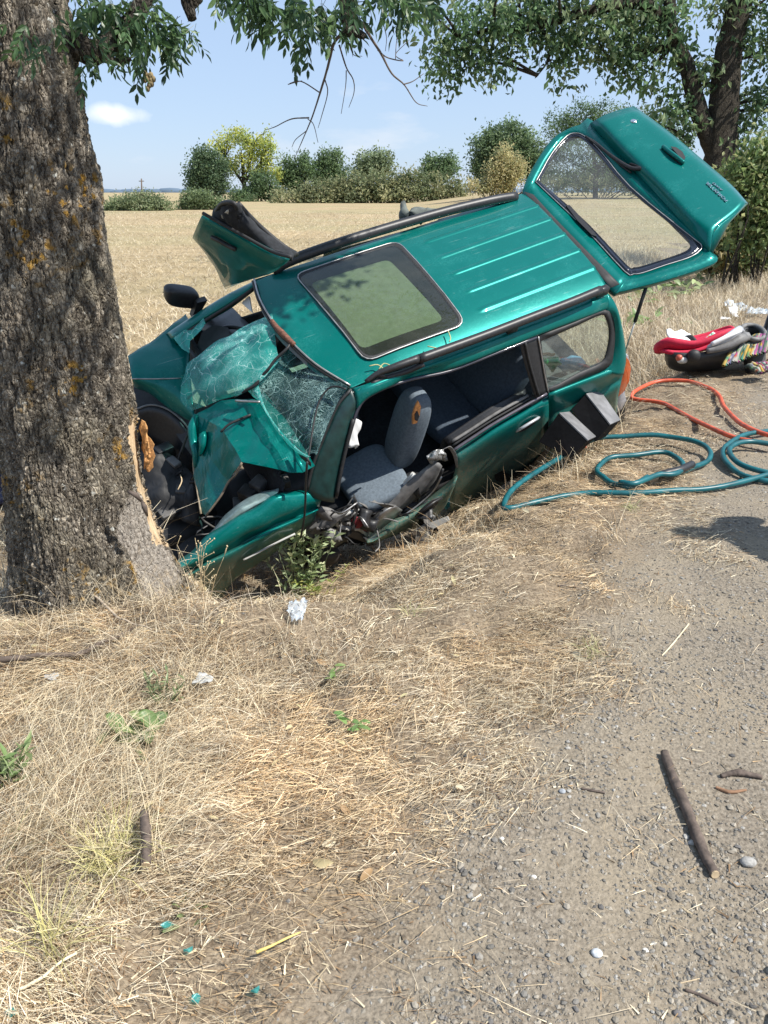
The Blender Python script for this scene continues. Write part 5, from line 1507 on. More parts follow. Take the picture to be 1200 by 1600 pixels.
# scraps under and in front of the opening: crumpled trim, torn sheet, bent strips
for k in range(22):
    x, y = (500 + 100 * rng.random(), 796 + 50 * rng.random()) if k % 3 else (590 + 100 * rng.random(), 770 + 60 * rng.random())
    y = min(y, 852 - max(0, x - 560) * .42)
    c0 = cv(x, y, .86 + .05 * rng.random())
    e1, e2 = rand_unit(2) * (.05 + .07 * rng.random())
    Gs = [[c0 + e1 * i + e2 * j * .6 + rng.normal(size=3) * .014 for j in (-1, 0, 1)] for i in (-1, 0, 1)]
    sheet('torn_scrap', Gs, [M_PLASTIC, M_RUBBER, M_DIRTYM, M_RUBBER, M_GREYPL][k % 5], car, 3, .004, .006, 40)
for k in range(9):
    x, y = 505 + 110 * rng.random(), 790 + 40 * rng.random()
    c0 = cv(x, y, .88); d_ = rand_unit(1)[0] * .16
    ctube('torn_strip', [c0, c0 + d_ * .5 + rng.normal(size=3) * .03, c0 + d_ + rng.normal(size=3) * .03], .006, [M_RUBBER, M_GREYPL, M_STEEL][k % 3], car, 4, 6)
# ---- sill, floor pan and underside so the shell is closed
MB().box((1.75, 0.74, 0.30), [1.05, 0, 0], [0, 0.06, 0], [0, 0, 0.06]).build('sill', M_RUBBER, car, origin=(0, 0, 0))
MB().box((1.45, -0.03, 0.30), [1.35, 0, 0], [0, 0.70, 0], [0, 0, 0.03]).build('floor_pan', M_INNER, car, origin=(0, 0, 0))
fs = [[(2.9, -0.80, 0.3), (1.6, -0.82, 0.3), (0.95, -0.82, 0.3), (0.1, -0.78, 0.3)], [(2.9, -0.84, 0.62), (1.6, -0.87, 0.62), (0.95, -0.87, 0.62), (0.1, -0.82, 0.62)], [(2.9, -0.82, 0.95), (1.6, -0.84, 0.95), (0.95, -0.83, 0.95), (0.1, -0.80, 0.95)]]
sheet('right_side_panel', fs, M_INNER, car, 3, 0.02)
for (u0, u1, ut0, ut1) in ((1.02, 0.92, 0.98, 0.90),):
    MB().prism([(u0, -0.83, .95), (u1 - .04, -0.83, .95), (u1 - .06, -0.63, 1.5), (u0 - .02, -0.63, 1.5)], [(u0, -0.78, .95), (u1 - .04, -0.78, .95), (u1 - .06, -0.58, 1.5), (u0 - .02, -0.58, 1.5)]).build('right_pillar', M_HEADL, car, origin=(0, 0, 0))
MB().prism([(0.30, -0.82, .95), (0.12, -0.82, .95), (0.24, -0.63, 1.5), (0.38, -0.63, 1.5)], [(0.30, -0.76, .95), (0.12, -0.76, .95), (0.24, -0.57, 1.5), (0.38, -0.57, 1.5)]).build('right_pillar', M_HEADL, car, origin=(0, 0, 0))
MB().prism([(1.02, -0.82, .96), (1.95, -0.83, .96), (1.95, -0.64, 1.48), (1.05, -0.63, 1.48)], [(1.02, -0.815, .96), (1.95, -0.825, .96), (1.95, -0.635, 1.48), (1.05, -0.625, 1.48)]).build('right_rear_window', glass_mat('cabin_dimming_glass', (0.22, 0.26, 0.25), 0.25), car, False, origin=(0, 0, 0))  # unseen pane, its dark tint added to keep sunlight out of the cabin
# right cant rail below the roof edge
MB().prism([FF + [0, -.02, 0.0], FF + [0, -.09, -.09], FF + [0, 0.0, -.09]], [FR + [0, -.02, 0.0], FR + [0, -.09, -.09], FR + [0, 0.0, -.09]]).build('right_roof_frame', M_PAINT, car, origin=(0, 0, 0))
# load bay: floor, wheel arch box, parcel trim, shopping
MB().box((0.52, -0.02, 0.60), [0.42, 0, 0], [0, 0.72, 0], [0, 0, 0.02]).build('load_floor', simple('load_carpet', (0.10, 0.105, 0.105), .95, var=.3, scale=40), car, origin=(0, 0, 0))
MB().prism([(0.85, 0.78, .62), (0.12, 0.78, .62), (0.14, 0.80, .96), (0.95, 0.80, .96)], [(0.85, 0.62, .62), (0.12, 0.62, .62), (0.14, 0.72, .96), (0.95, 0.72, .96)]).build('load_trim', simple('grey_trim', (0.30, 0.31, 0.30), .7), car, origin=(0, 0, 0))
MB().prism([(0.85, -0.80, .62), (0.12, -0.80, .62), (0.14, -0.80, .98), (0.95, -0.80, .98)], [(0.85, -0.62, .62), (0.12, -0.62, .62), (0.14, -0.74, .98), (0.95, -0.74, .98)]).build('load_trim', M_HEADL, car, origin=(0, 0, 0))
# rear seat
def cushion(name, p0, p1, wv, t, mat, par, e=0.45):
    p0, p1, wv = np.array(p0, float), np.array(p1, float), np.array(wv, float)
    ax = (p1 - p0) / 2; n_ = np.cross(ax, wv); n_ = n_ / np.linalg.norm(n_) * t / 2
    return MB().ball((p0 + p1) / 2, ax, wv / 2, n_, e, 28, 18).build(name, mat, par, origin=(0, 0, 0))
M_SEATR = simple('dark_blue_fabric', (0.05, 0.068, 0.092), .95, var=.25, scale=60, bmp=.2)
rs = cushion('rear_seat', (1.16, 0, 0.55), (0.90, 0, 1.12), (0, 1.30, 0), 0.17, M_SEATR, car)
cushion('seat_base', (1.10, 0, 0.50), (1.62, 0, 0.55), (0, 1.30, 0), 0.18, M_SEATR, rs)
for v in (-.35, .35):
    cushion('headrest', (0.93, v, 1.14), (0.88, v, 1.32), (0, .26, 0), 0.10, M_SEATR, rs)
# front seats
sb0, sb1 = cv(619, 724, 0.55), cv(655, 612, 0.55)
ls = cushion('front_seat', sb0, sb1, (0, 0.25, 0), 0.20, M_SEAT, car, 0.6)
sc0, sc1 = cv(538, 772, 0.58), cv(622, 724, 0.58)
cushion('seat_base', sc0, sc1, (0, 0.48, 0), 0.15, M_SEAT, ls, 0.5)
MB().box((sc0 + sc1) / 2 - [0, -0.02, 0.13], (sc1 - sc0) * .45, [0, .20, 0], [0, 0, .05]).build('seat_frame', M_PLASTIC, ls, origin=(0, 0, 0))
tr_ = fan('torn_cover', [cv(x, y, 0.688) for x, y in [(653, 626), (657, 634), (655, 648), (651, 660), (644, 662), (644, 648), (648, 636)]], M_FOAM, ls, .012)
fan('torn_hole', [cv(x, y, 0.70) for x, y in [(652, 642), (655, 650), (652, 658), (648, 656), (648, 647)]], M_INNER, ls, .006)
rs2 = cushion('front_seat', sb0 + [0.0, -0.72, 0], sb1 + [0.0, -0.72, 0], (0, 0.36, 0), 0.19, M_SEAT, car, 0.6)
cushion('seat_base', sc0 + [0, -.72, 0], sc1 + [0, -.72, 0], (0, 0.48, 0), 0.15, M_SEAT, rs2, 0.5)
# white airbag rag by the front pillar
sheet('airbag', [[cs(x, y, -.05) for x, y in [(553, 652), (546, 676), (545, 700)]], [cs(x, y, -.07) for x, y in [(563, 658), (556, 680), (560, 696)]], [cs(x, y, -.1) for x, y in [(563, 664), (552, 684), (556, 700)]]], M_WHITE, car, 5, .004, .012, 30)
# dashboard and bulkhead, pushed back
db = [[cg(x, y, -.30) for x, y in [(300, 520), (340, 556), (385, 600), (430, 650), (465, 695)]], [cg(x, y, -.16) for x, y in [(330, 500), (368, 538), (410, 580), (455, 632), (485, 680)]], [cg(x, y, -.42) for x, y in [(360, 480), (395, 515), (435, 558), (475, 610), (505, 655)]]]
sheet('dashboard', db, M_PLASTIC, car, 4, .02)
bk = [[(2.95, v, 1.0) for v in (-.78, -.3, .2, .72)], [(2.98, v, .62) for v in (-.78, -.3, .2, .72)], [(2.9, v, .3) for v in (-.78, -.3, .2, .72)]]
sheet('bulkhead', bk, M_INNER, car, 2, .02)
# steering wheel rim stub and grey column cover seen through the hole
ctube('steering_wheel', [cg(x, y, -.16) for x, y in [(332, 540), (338, 522), (352, 512), (372, 512), (390, 520)]], 0.016, M_PLASTIC, car)
fan('column_cover', [cg(x, y, -.12) for x, y in [(303, 556), (316, 520), (334, 508), (356, 512), (360, 524), (336, 548), (308, 562)]], simple('grey_cover', (0.06, 0.06, 0.065), .6), car, .01)
# shopping and papers in the load bay
sheet('green_bag', [[cv(x, y, .50) for x, y in [(846, 560), (860, 556), (872, 558)]], [cv(x, y, .56) for x, y in [(852, 568), (865, 566), (878, 568)]], [cv(x, y, .52) for x, y in [(860, 578), (868, 576), (876, 572)]]], simple('green_bag_plastic', (0.06, 0.42, 0.10), .4, var=.2), car, 4, .004, .02, 20)
tag(bpy.data.objects['green_bag'], 'green plastic bag lying in the load bay of the wrecked car', 'bag')
bpy.data.objects['green_bag'].parent = None
bpy.data.objects['green_bag'].matrix_world = car.matrix_world.copy()
sheet('blue_checked_bag', [[cv(x, y, .45) for x, y in [(878, 560), (890, 555), (904, 556)]], [cv(x, y, .53) for x, y in [(872, 570), (893, 564), (914, 566)]], [cv(x, y, .56) for x, y in [(880, 582), (896, 578), (912, 571)]]], simple('blue_bag_plastic', (0.16, 0.36, 0.52), .4, var=.35, scale=90), None, 4, .004, .015, 25)
_b = bpy.data.objects['blue_checked_bag']; _b.matrix_world = car.matrix_world.copy()
tag(_b, 'pale blue patterned bag behind the rear side window of the wrecked car', 'bag')
sheet('orange_cloth', [[cv(x, y, .40) for x, y in [(842, 548), (852, 550), (862, 554)]], [cv(x, y, .46) for x, y in [(845, 555), (856, 556), (868, 555)]]], simple('orange_cloth', (0.55, 0.27, 0.10), .8, var=.3), None, 4, .004, .02, 25)
_b = bpy.data.objects['orange_cloth']; _b.matrix_world = car.matrix_world.copy()
tag(_b, 'crumpled orange cloth above the green bag in the load bay', 'cloth')

# ---- front: right wing and bonnet edge beyond the trunk, dark side away from the sun
h0 = [cw(x, y, 0.98) for x, y in [(200, 557), (240, 530), (272, 505), (290, 490)]]
h1 = [cw(x, y, 1.0) for x, y in [(203, 575), (245, 550), (278, 525), (298, 512)]]
h2 = [cw(x, y, .98) for x, y in [(206, 592), (245, 592), (283, 591), (296, 560)]]
h3 = [cw(x, y, .90) for x, y in [(208, 600), (245, 612), (285, 632), (303, 645)]]
h4 = [cw(x, y, .80) for x, y in [(212, 604), (245, 622), (282, 650), (305, 662)]]
rw = sheet('right_wing', [h0, h1, h2, h3, h4], M_PAINT, car, 5, .004, .009, 10)
ctube('panel_gap', [cw(x, y, .985) for x, y in [(206, 592), (245, 592), (283, 591)]], 0.004, M_STEEL, rw)
# right front pillar running down from the header
rp0 = [cs_ for cs_ in (cg(398, 440, 0.0), cg(350, 465, 0.01), cg(300, 497, 0.01), cg(262, 522, 0.0))]
rp1 = [cg(x, y, .02) for x, y in [(399, 446), (355, 474), (312, 500), (268, 530)]]
rp2 = [cg(x, y, -.03) for x, y in [(396, 455), (360, 482), (320, 506), (276, 540)]]
sheet('right_front_pillar', [[p + np.array([0, -.06, -.05]) for p in rp0], rp0, rp1, rp2], M_PAINT, car, 4)
ctube('pillar_seal', [cg(x, y, .01) for x, y in [(397, 450), (358, 478), (318, 503), (285, 528), (300, 552), (306, 560)]], 0.012, M_RUBBER, car)
# buckled bonnet: one big fold standing up, two faces
b0 = [cg(x, y, d) for x, y, d in [(372, 622, .02), (400, 625, .02), (430, 665, .0), (474, 738, -.02)]]
b1 = [cg(x, y, d) for x, y, d in [(345, 626, .05), (372, 645, .06), (410, 690, .05), (452, 737, .02)]]
b2 = [cg(x, y, d) for x, y, d in [(307, 648, .02), (345, 668, .10), (366, 700, .11), (378, 722, .10)]]
b3 = [cg(x, y, d) for x, y, d in [(303, 690, -.03), (322, 700, .02), (345, 740, .02), (357, 752, .02)]]
b4 = [cg(x, y, d) for x, y, d in [(304, 735, -.06), (308, 765, -.05), (313, 800, -.05), (322, 806, -.04)]]
bn = sheet('bonnet', [b0, b1, b2, b3, b4], M_PAINT, car, 7, .004, .009, 15, linear=True)
bn.data.polygons.foreach_set('use_smooth', np.zeros(len(bn.data.polygons), bool))
b5 = [cg(x, y, d) for x, y, d in [(474, 738, -.02), (430, 665, .0), (400, 625, .02)]]
b6 = [cg(x, y, d) for x, y, d in [(492, 728, -.10), (446, 655, -.09), (412, 612, -.07)]]
sheet('bonnet_edge', [b5, b6], M_PAINT, bn, 4, .004)
ctube('rolled_edge', [cg(x, y, d) for x, y, d in [(307, 648, .03), (301, 668, .03), (302, 690, .01), (306, 705, .0), (305, 730, -.03)]], [0.02, 0.034, 0.03, 0.03, 0.012], M_PAINT, bn)
ctube('rolled_edge', [cg(x, y, d) for x, y, d in [(312, 690, .04), (318, 680, .05), (317, 695, .04), (312, 712, .02)]], [0.012, 0.03, 0.028, 0.01], M_PAINT, bn)
ctube('bare_metal_edge', [cg(x, y, d) for x, y, d in [(378, 723, .10), (368, 742, .06), (357, 753, .03), (345, 775, 0), (322, 806, -.03)]], 0.007, simple('scuffed_edge', (0.22, 0.17, 0.12), .7, var=.4), bn)
ctube('bare_metal_edge', [cg(x, y, d) for x, y, d in [(302, 705, .0), (303, 735, -.05), (309, 770, -.045), (314, 803, -.045)]], 0.007, simple('scuffed_edge2', (0.30, 0.24, 0.16), .7, var=.4), bn)
ctube('washer_hose', [cg(x, y, d) for x, y, d in [(345, 675, .13), (358, 663, .12), (375, 655, .09), (392, 648, .06)]], 0.008, M_RUBBER, bn)
# wheel arch liner behind the trunk, black, edge on
wl0 = [cw(x, y, z) for x, y, z in [(212, 640, .75), (235, 633, .78), (262, 640, .78), (288, 662, .74), (304, 690, .66), (306, 725, .5)]]
wl1 = [cw(x, y, z) for x, y, z in [(216, 650, .72), (236, 646, .75), (260, 653, .75), (282, 673, .71), (296, 700, .62), (300, 740, .45)]]
wl2 = [cw(x, y, z - .12) for x, y, z in [(216, 690, .6), (236, 690, .6), (255, 700, .6), (272, 720, .56), (286, 745, .5), (292, 775, .4)]]
sheet('wheel_arch_liner', [wl0, wl1, wl2], M_PLASTIC, car, 4, .006)
ctube('liner_edge', [p + np.array([0, .01, .012]) for p in wl0], 0.007, M_GREYPL, car)
fan('wing_inner', [cw(x, y, .70) for x, y in [(208, 602), (245, 622), (282, 652), (300, 668), (302, 690), (280, 655), (250, 640), (212, 640)]], M_RUBBER, car, .01)
fan('inner_wing', [cg(x, y, -.14) for x, y in [(262, 612), (300, 628), (335, 640), (340, 700), (300, 712), (262, 660)]], M_RUBBER, car, .01)
sheet('crumpled_liner', [[cw(x, y, .62) for x, y in [(212, 690), (245, 700), (280, 720), (310, 760)]], [cw(x, y, .56) for x, y in [(212, 740), (245, 750), (280, 765), (312, 790)]], [cw(x, y, .44) for x, y in [(225, 800), (255, 805), (285, 812), (315, 820)]]], M_RUBBER, car, 5, .006, .05, 14)
# engine bay: dark lumps, battery, brackets and pipes
mb = MB()
for (x, y, w, rx, ry) in [(250, 760, .45, .30, .2), (300, 820, .4, .28, .22), (360, 800, .38, .3, .2), (420, 770, .45, .25, .18), (470, 760, .5, .2, .16), (240, 690, .45, .3, .22), (345, 850, .35, .3, .18), (280, 870, .3, .3, .2), (440, 800, .4, .25, .15)]:
    mb.ball(cw(x, y, w) + np.array([0, -.16, -.18]), [rx, 0, 0], [0, ry, 0], [0, 0, .16], .6, 14, 10)
mb.build('engine', M_RUBBER, car, origin=(0, 0, 0))
for (x, y, w, a, b, c, mt) in [(405, 755, .80, .055, .045, .03, M_GREYPL), (388, 772, .74, .05, .05, .05, M_DIRTYM), (425, 745, .78, .06, .03, .03, M_PLASTIC), (395, 790, .66, .06, .04, .05, M_DIRTYM), (372, 793, .66, .03, .08, .02, M_GREYPL),
                               (272, 722, .62, .03, .05, .02, M_GREYPL), (258, 705, .6, .06, .04, .05, M_PLASTIC), (290, 770, .5, .05, .05, .07, M_DIRTYM), (250, 740, .5, .05, .08, .05, M_DIRTYM), (268, 800, .45, .08, .05, .04, M_DIRTYM), (350, 825, .55, .05, .03, .06, M_PLASTIC), (445, 752, .75, .03, .04, .04, M_DIRTYM), (360, 815, .6, .03, .02, .05, M_DIRTYM)]:
    th_ = rng.random() * 1.2 - .6
    bevel(MB().box(cw(x, y, w), np.array([cos(th_), sin(th_), .1]) * a, np.array([-sin(th_), cos(th_), .1]) * b, [.1 * c, 0, c]).build('engine_part', mt, car, origin=(0, 0, 0)), .008)
for k in range(8):
    x, y = 245 + 210 * rng.random(), 0
    y = 735 + 80 * rng.random()
    c = cw(x, y, .62)
    ctube('engine_pipe', [c, c + rng.normal(size=3) * .08, c + rng.normal(size=3) * .13, c + rng.normal(size=3) * .16], 0.006 + .007 * rng.random(), [M_RUBBER, M_DIRTYM, M_PLASTIC, M_RUBBER][k % 4], car, 4, 6)
mb = MB()
mb.tube(cr_spline([cw(x, y, .70) for x, y in [(278, 765), (284, 752), (282, 742)]], 3), .004, 5)
mb.build('bare_wire', M_CUTWOOD, car, origin=(0, 0, 0))

# ---- left front wing, torn and lying forward beside the trunk
w0 = [cv(x, y, .76) for x, y in [(508, 764), (470, 767), (432, 770), (400, 790), (360, 812), (325, 838), (300, 862), (270, 880)]]
w1 = [cv(x, y, .82) for x, y in [(510, 766), (470, 772), (435, 778), (400, 800), (360, 822), (325, 846), (300, 868), (268, 884)]]
w2 = [cv(x, y, .87) for x, y in [(502, 782), (468, 792), (435, 805), (400, 822), (362, 842), (330, 860), (300, 880), (268, 892)]]
w3 = [cv(x, y, .855) for x, y in [(498, 792), (462, 808), (432, 820), (398, 838), (362, 858), (332, 872), (303, 890), (270, 900)]]
w4 = [cv(x, y, .90) for x, y in [(496, 797), (459, 815), (430, 828), (396, 846), (360, 866), (326, 882), (305, 896), (275, 905)]]
w5 = [cv(x, y, .86) for x, y in [(492, 806), (458, 830), (430, 848), (396, 868), (366, 888), (340, 910), (318, 920), (285, 915)]]
w6 = [cv(x, y, .80) for x, y in [(490, 815), (456, 842), (430, 862), (398, 884), (368, 905), (346, 930), (326, 940), (290, 930)]]
lw = sheet('left_wing', [w0, w1, w2, w3, w4, w5, w6], M_PAINT, car, 5, .004, .008, 11)
ctube('rubbing_strip', [cv(x, y, .895) for x, y in [(461, 834), (430, 849), (398, 866), (380, 875)]], 0.007, M_LIGHTGREY, lw)
g0 = [cv(x, y, .745) for x, y in [(436, 764), (420, 772), (396, 783), (372, 796), (350, 815), (330, 836), (316, 850)]]
g1 = [cv(x, y, .68) for x, y in [(430, 766), (410, 768), (388, 779), (362, 796), (344, 815), (326, 836), (313, 846)]]
sheet('wing_flange', [[cv(x, y, .775) for x, y in [(434, 770), (420, 778), (396, 792), (372, 806), (350, 824), (330, 840), (316, 853)]], g0, g1], simple('bare_grey_flange', (0.22, 0.30, 0.29), .45, metal=.5, var=.3), lw, 4, .005, .004, 25)
ctube('wing_slot', [cv(x, y, .70) for x, y in [(375, 790), (395, 781), (412, 773)]], .008, M_RUBBER, lw)
# drooping black screen seal over the wing
ctube('hanging_seal', [cg(x, y, .05) for x, y in [(540, 608), (528, 604), (515, 606), (504, 618), (496, 635), (489, 668), (484, 702), (480, 722)]], 0.006, M_RUBBER, car)
ctube('hanging_seal', [cv(x, y, .93) for x, y in [(480, 722), (478, 750), (477, 785), (475, 812), (470, 840)]], 0.007, M_RUBBER, car)
MB().box(cg(474, 713, .05), cg(482, 720, .05) - cg(474, 713, .05), [0, .035, 0], [.0, 0, .02]).build('wiper_pivot', M_PLASTIC, car, origin=(0, 0, 0))
ctube('wiper_arm', [cg(x, y, .14) for x, y in [(368, 626), (384, 627), (406, 628)]], 0.007, M_STEEL, car)
# black hub/bump stop under the hinge
hb_ = MB(); c = cv(515, 868, .82)
hb_.ball(c, [.075, 0, 0], [0, .06, 0], [0, 0, .07], .55, 16, 10)
hb_.build('rubber_boot', simple('dusty_rubber', (0.06, 0.052, 0.048), .8, var=.3), car, origin=(0, 0, 0))
mb = MB()
for (x, y, w, r_) in [(520, 835, .55, .10), (480, 850, .5, .12), (545, 845, .45, .12), (450, 880, .4, .12)]:
    mb.ball(cv(x, y, w), [r_ * 1.4, 0, 0], [0, r_, 0], [0, 0, r_], .7, 12, 8)
mb.build('suspension', M_RUBBER, car, origin=(0, 0, 0))

# ---- windscreen: header strips, the flopped crazed sheet, the part still hanging, a corner piece
ctube('screen_seal', [p + np.array([0.012, 0, 0.006]) for p in hdr_c], 0.010, M_RUBBER, car, 6)
ctube('screen_trim', [p + np.array([0.004, 0, 0.022]) for p in hdr_c], 0.006, M_STEEL, car, 6)
ctube('bent_header', [p + np.array([.01, 0, .03]) for p in cr_spline(hdr_c, 6)[11:20:2]], [.014, .022, .016], M_RUST, car, 4)
ctube('hanging_seal', [cg(x, y, d) for x, y, d in [(454, 536, .10), (448, 545, .12), (430, 562, .13), (420, 576, .13), (408, 589, .12), (398, 602, .12), (380, 612, .12), (366, 620, .11)]], [.009, .009, .012, .009], M_RUBBER, car)
s0 = [cg(x, y, d) for x, y, d in [(425, 490, .06), (408, 496, .07), (385, 508, .09), (360, 522, .10), (335, 535, .11), (308, 556, .11), (293, 568, .10)]]
s1 = [cg(x, y, d) for x, y, d in [(428, 506, .08), (412, 520, .11), (388, 535, .13), (362, 549, .14), (338, 563, .14), (314, 580, .13), (288, 588, .10)]]
s2 = [cg(x, y, d) for x, y, d in [(430, 528, .09), (415, 545, .13), (392, 562, .16), (366, 578, .17), (340, 590, .16), (312, 603, .13), (283, 608, .09)]]
s3 = [cg(x, y, d) for x, y, d in [(434, 552, .10), (420, 570, .12), (400, 590, .14), (372, 606, .15), (345, 615, .14), (316, 622, .11), (284, 626, .07)]]
s4 = [cg(x, y, d) for x, y, d in [(440, 560, .09), (424, 578, .11), (404, 598, .12), (376, 616, .12), (346, 624, .10), (322, 634, .08), (299, 642, .05)]]
wsn = sheet('windscreen', [s0, s1, s2, s3, s4], M_CRACK, car, 6, 0, .007, 16)
p0 = [cg(x, y, d) for x, y, d in [(440, 556, .03), (420, 578, .05), (404, 600, .07), (406, 622, .07), (418, 645, .05), (440, 675, .03), (468, 702, .01), (480, 712, 0)]]
p1 = [cg(x, y, d) for x, y, d in [(455, 545, .0), (450, 570, .02), (442, 600, .04), (440, 625, .04), (448, 648, .03), (462, 676, .02), (480, 700, .0), (488, 708, 0)]]
p2 = [cg(x, y, d) for x, y, d in [(495, 573, .0), (490, 600, .02), (482, 622, .03), (480, 645, .03), (484, 665, .03), (488, 685, .02), (492, 702, .0), (494, 710, 0)]]
p3 = [cg(x, y, d) for x, y, d in [(545, 605, .0), (530, 625, .0), (522, 642, .0), (514, 660, .0), (508, 675, .0), (502, 690, .0), (497, 704, 0), (495, 711, 0)]]
sheet('screen_half', [p0, p1, p2, p3], M_CRACK2, wsn, 5, 0, .003, 20)
k0 = [cg(x, y, .10) for x, y in [(404, 602), (416, 640), (440, 675), (470, 705), (486, 714)]]
k1 = [cg(x, y, .06) for x, y in [(384, 608), (408, 632), (432, 672), (462, 706), (482, 716)]]
sheet('screen_fold', [k0, [(a + b) / 2 + _nw * .02 for a, b in zip(k0, k1)], k1], M_CRACK, wsn, 4, 0, .004, 30)
fan('screen_corner', [cg(x, y, .02) for x, y in [(268, 524), (284, 515), (300, 516), (318, 497), (321, 505), (314, 516), (300, 530), (288, 540), (296, 552), (284, 545)]], M_CRACK, wsn, .003)
fan('sun_visor', [cg(x, y, -.04) for x, y in [(378, 474), (390, 463), (394, 486), (396, 490)]], M_WHITE, car, .012)

# ---- passenger door swung open on the far side, mirror, coat draped over the far rail
_pn = np.array([0.80, 0.38, -0.46]); _pn = _pn / np.linalg.norm(_pn)
_pk = float(_pn @ np.array([2.6, -0.70, 1.2]))
def pdr(x, y, d=0.0): return on(x, y, _pn, _pk + d)
pd0 = [pdr(x, y) for x, y in [(318, 335), (345, 350), (385, 372), (425, 394), (452, 404)]]
pd1 = [pdr(x, y, .03) for x, y in [(310, 350), (340, 372), (378, 392), (412, 410), (438, 418)]]
pd2 = [pdr(x, y, .03) for x, y in [(304, 367), (328, 392), (358, 415), (385, 425), (412, 428)]]
pd3 = [pdr(x, y, 0) for x, y in [(309, 374), (326, 398), (341, 420), (348, 438), (352, 446)]]
pdo = sheet('passenger_door', [pd0, pd1, pd2, pd3], M_PAINT, car, 4, .03, .003, 9)
ctube('door_edge_trim', [pdr(x, y, .02) for x, y in [(317, 333), (345, 349), (385, 371), (425, 393), (455, 402)]], .009, M_RUBBER, pdo)
ctube('door_handle', [pdr(x, y, .055) for x, y in [(331, 371), (342, 376), (356, 384), (368, 390)]], .012, M_PLASTIC, pdo)
e0 = [pdr(x, y, -.08) for x, y in [(335, 332), (345, 322), (358, 317), (372, 318), (382, 334), (410, 362), (440, 384), (463, 397)]]
e1 = [pdr(x, y, -.04) for x, y in [(334, 340), (345, 335), (358, 332), (370, 336), (382, 348), (408, 372), (435, 392), (458, 401)]]
e2 = [pdr(x, y, -.02) for x, y in [(334, 346), (348, 353), (362, 360), (376, 366), (390, 374), (412, 386), (435, 397), (456, 404)]]
sheet('door_lining', [e0, e1, e2], M_INNER, pdo, 4, .03, .01, 25)
ctube('window_frame', [pdr(x, y, -.09) for x, y in [(372, 318), (390, 338), (415, 362), (445, 386), (465, 398)]], .014, M_RUBBER, pdo)
ctube('lining_handle', [pdr(x, y, -.06) for x, y in [(338, 330), (346, 319), (358, 316), (368, 320), (371, 332)]], .012, M_RUBBER, pdo)
fan('lining_rag', [pdr(x, y, -.03) for x, y in [(346, 335), (356, 328), (360, 345), (354, 352), (349, 348)]], M_LIGHTGREY, pdo, .008)
fan('passenger_window', [pdr(x, y, -.02) for x, y in [(346, 440), (368, 418), (405, 408), (440, 408), (400, 432), (352, 452)]], M_GLASS, pdo, .004)
# far door mirror
mc = cv(284, 463, -1.0)
mx_ = cv(310, 466, -1.0) - mc; mz_ = cv(284, 477, -1.0) - mc
mo = MB().ball(mc, mx_, [0, .06, 0], mz_, .55, 20, 14).build('door_mirror', M_PLASTIC, car, origin=(0, 0, 0))
fan('mirror_foot', [cv(x, y, -.93) for x, y in [(306, 470), (322, 466), (312, 484), (298, 494)]], M_PLASTIC, mo, .05)
# ---- tailgate: flat upper frame with the window, lower panel standing 5 cm proud
TGA = radians(15)
TGN = np.array([sin(TGA), 0, cos(TGA)]); TGK = float(TGN @ cw(886, 378, 1.50))
def tg(x, y, d=0.0): return on(x, y, TGN, TGK + d)
o_px = [(816, 300), (822, 283), (838, 253), (862, 219), (884, 204), (906, 196), (930, 192), (1020, 298), (1108, 392), (1120, 402), (1117, 411), (1085, 424), (1040, 438), (990, 451), (968, 456), (953, 452), (888, 381), (850, 338)]
w_px = [(837, 284), (845, 270), (862, 240), (885, 213), (900, 208), (914, 213), (935, 232), (985, 292), (1078, 368), (1096, 383), (1092, 393), (1075, 403), (1040, 414), (1005, 426), (990, 428), (976, 424), (918, 361), (875, 320)]
tgo = ring('tailgate', [tg(x, y) for x, y in o_px], [tg(x, y, -.012) for x, y in w_px], M_PAINT, car, .014, n=3)
# skirt round the tailgate's inner side: depth of the shell
ob_ = cr_spline(np.array([tg(x, y) for x, y in o_px + o_px[:1]]), 3)
sk = [ob_ - TGN * .004, ob_ - TGN * .03 + (ob_.mean(0) - ob_) * .01, ob_ - TGN * .075 + (ob_.mean(0) - ob_) * .05]
MB().grid(np.array(sk)).build('tailgate_edge', M_PAINT, tgo, origin=(0, 0, 0))
iw_ = cr_spline(np.array([tg(x, y, -.02) for x, y in w_px + w_px[:1]]), 3)
MB().grid(np.array([iw_, sk[2]])).build('tailgate_inner', M_INNER, tgo, origin=(0, 0, 0))
sheet('hinge_shade_strip', [[tg(x, y, -.03) for x, y in [(814, 306), (846, 344), (884, 387), (948, 459)]], [tg(x, y, .004) for x, y in [(818, 300), (851, 338), (889, 380), (955, 450)]], [tg(x, y, .006) for x, y in [(833, 304), (866, 340), (904, 379), (968, 444)]]], M_RUBBER, tgo, 4)  # black strip painting in the dark shadow gap along the hinge
# window seal, glass
g_in = [(843, 284), (850, 271), (866, 243), (887, 218), (900, 214), (912, 219), (931, 238), (980, 294), (1062, 362), (1077, 380), (1076, 389), (1064, 396), (1035, 406), (1003, 416), (990, 418), (979, 414), (922, 353), (880, 315)]
rws = ring('window_seal', [tg(x, y, -.004) for x, y in w_px], [tg(x, y, -.008) for x, y in g_in], simple('black_window_band', (0.010, 0.012, 0.022), .15, coat=.6), tgo, .006, n=3)
fan('rear_window', cr_spline(np.array([tg(x, y, -.010) for x, y in g_in + g_in[:1]]), 3)[:-1], M_GLASS, rws, 0)
ctube('window_trim', [tg(x, y, .0) for x, y in w_px + w_px[:1]], .004, M_STEEL, rws, 3, 6)
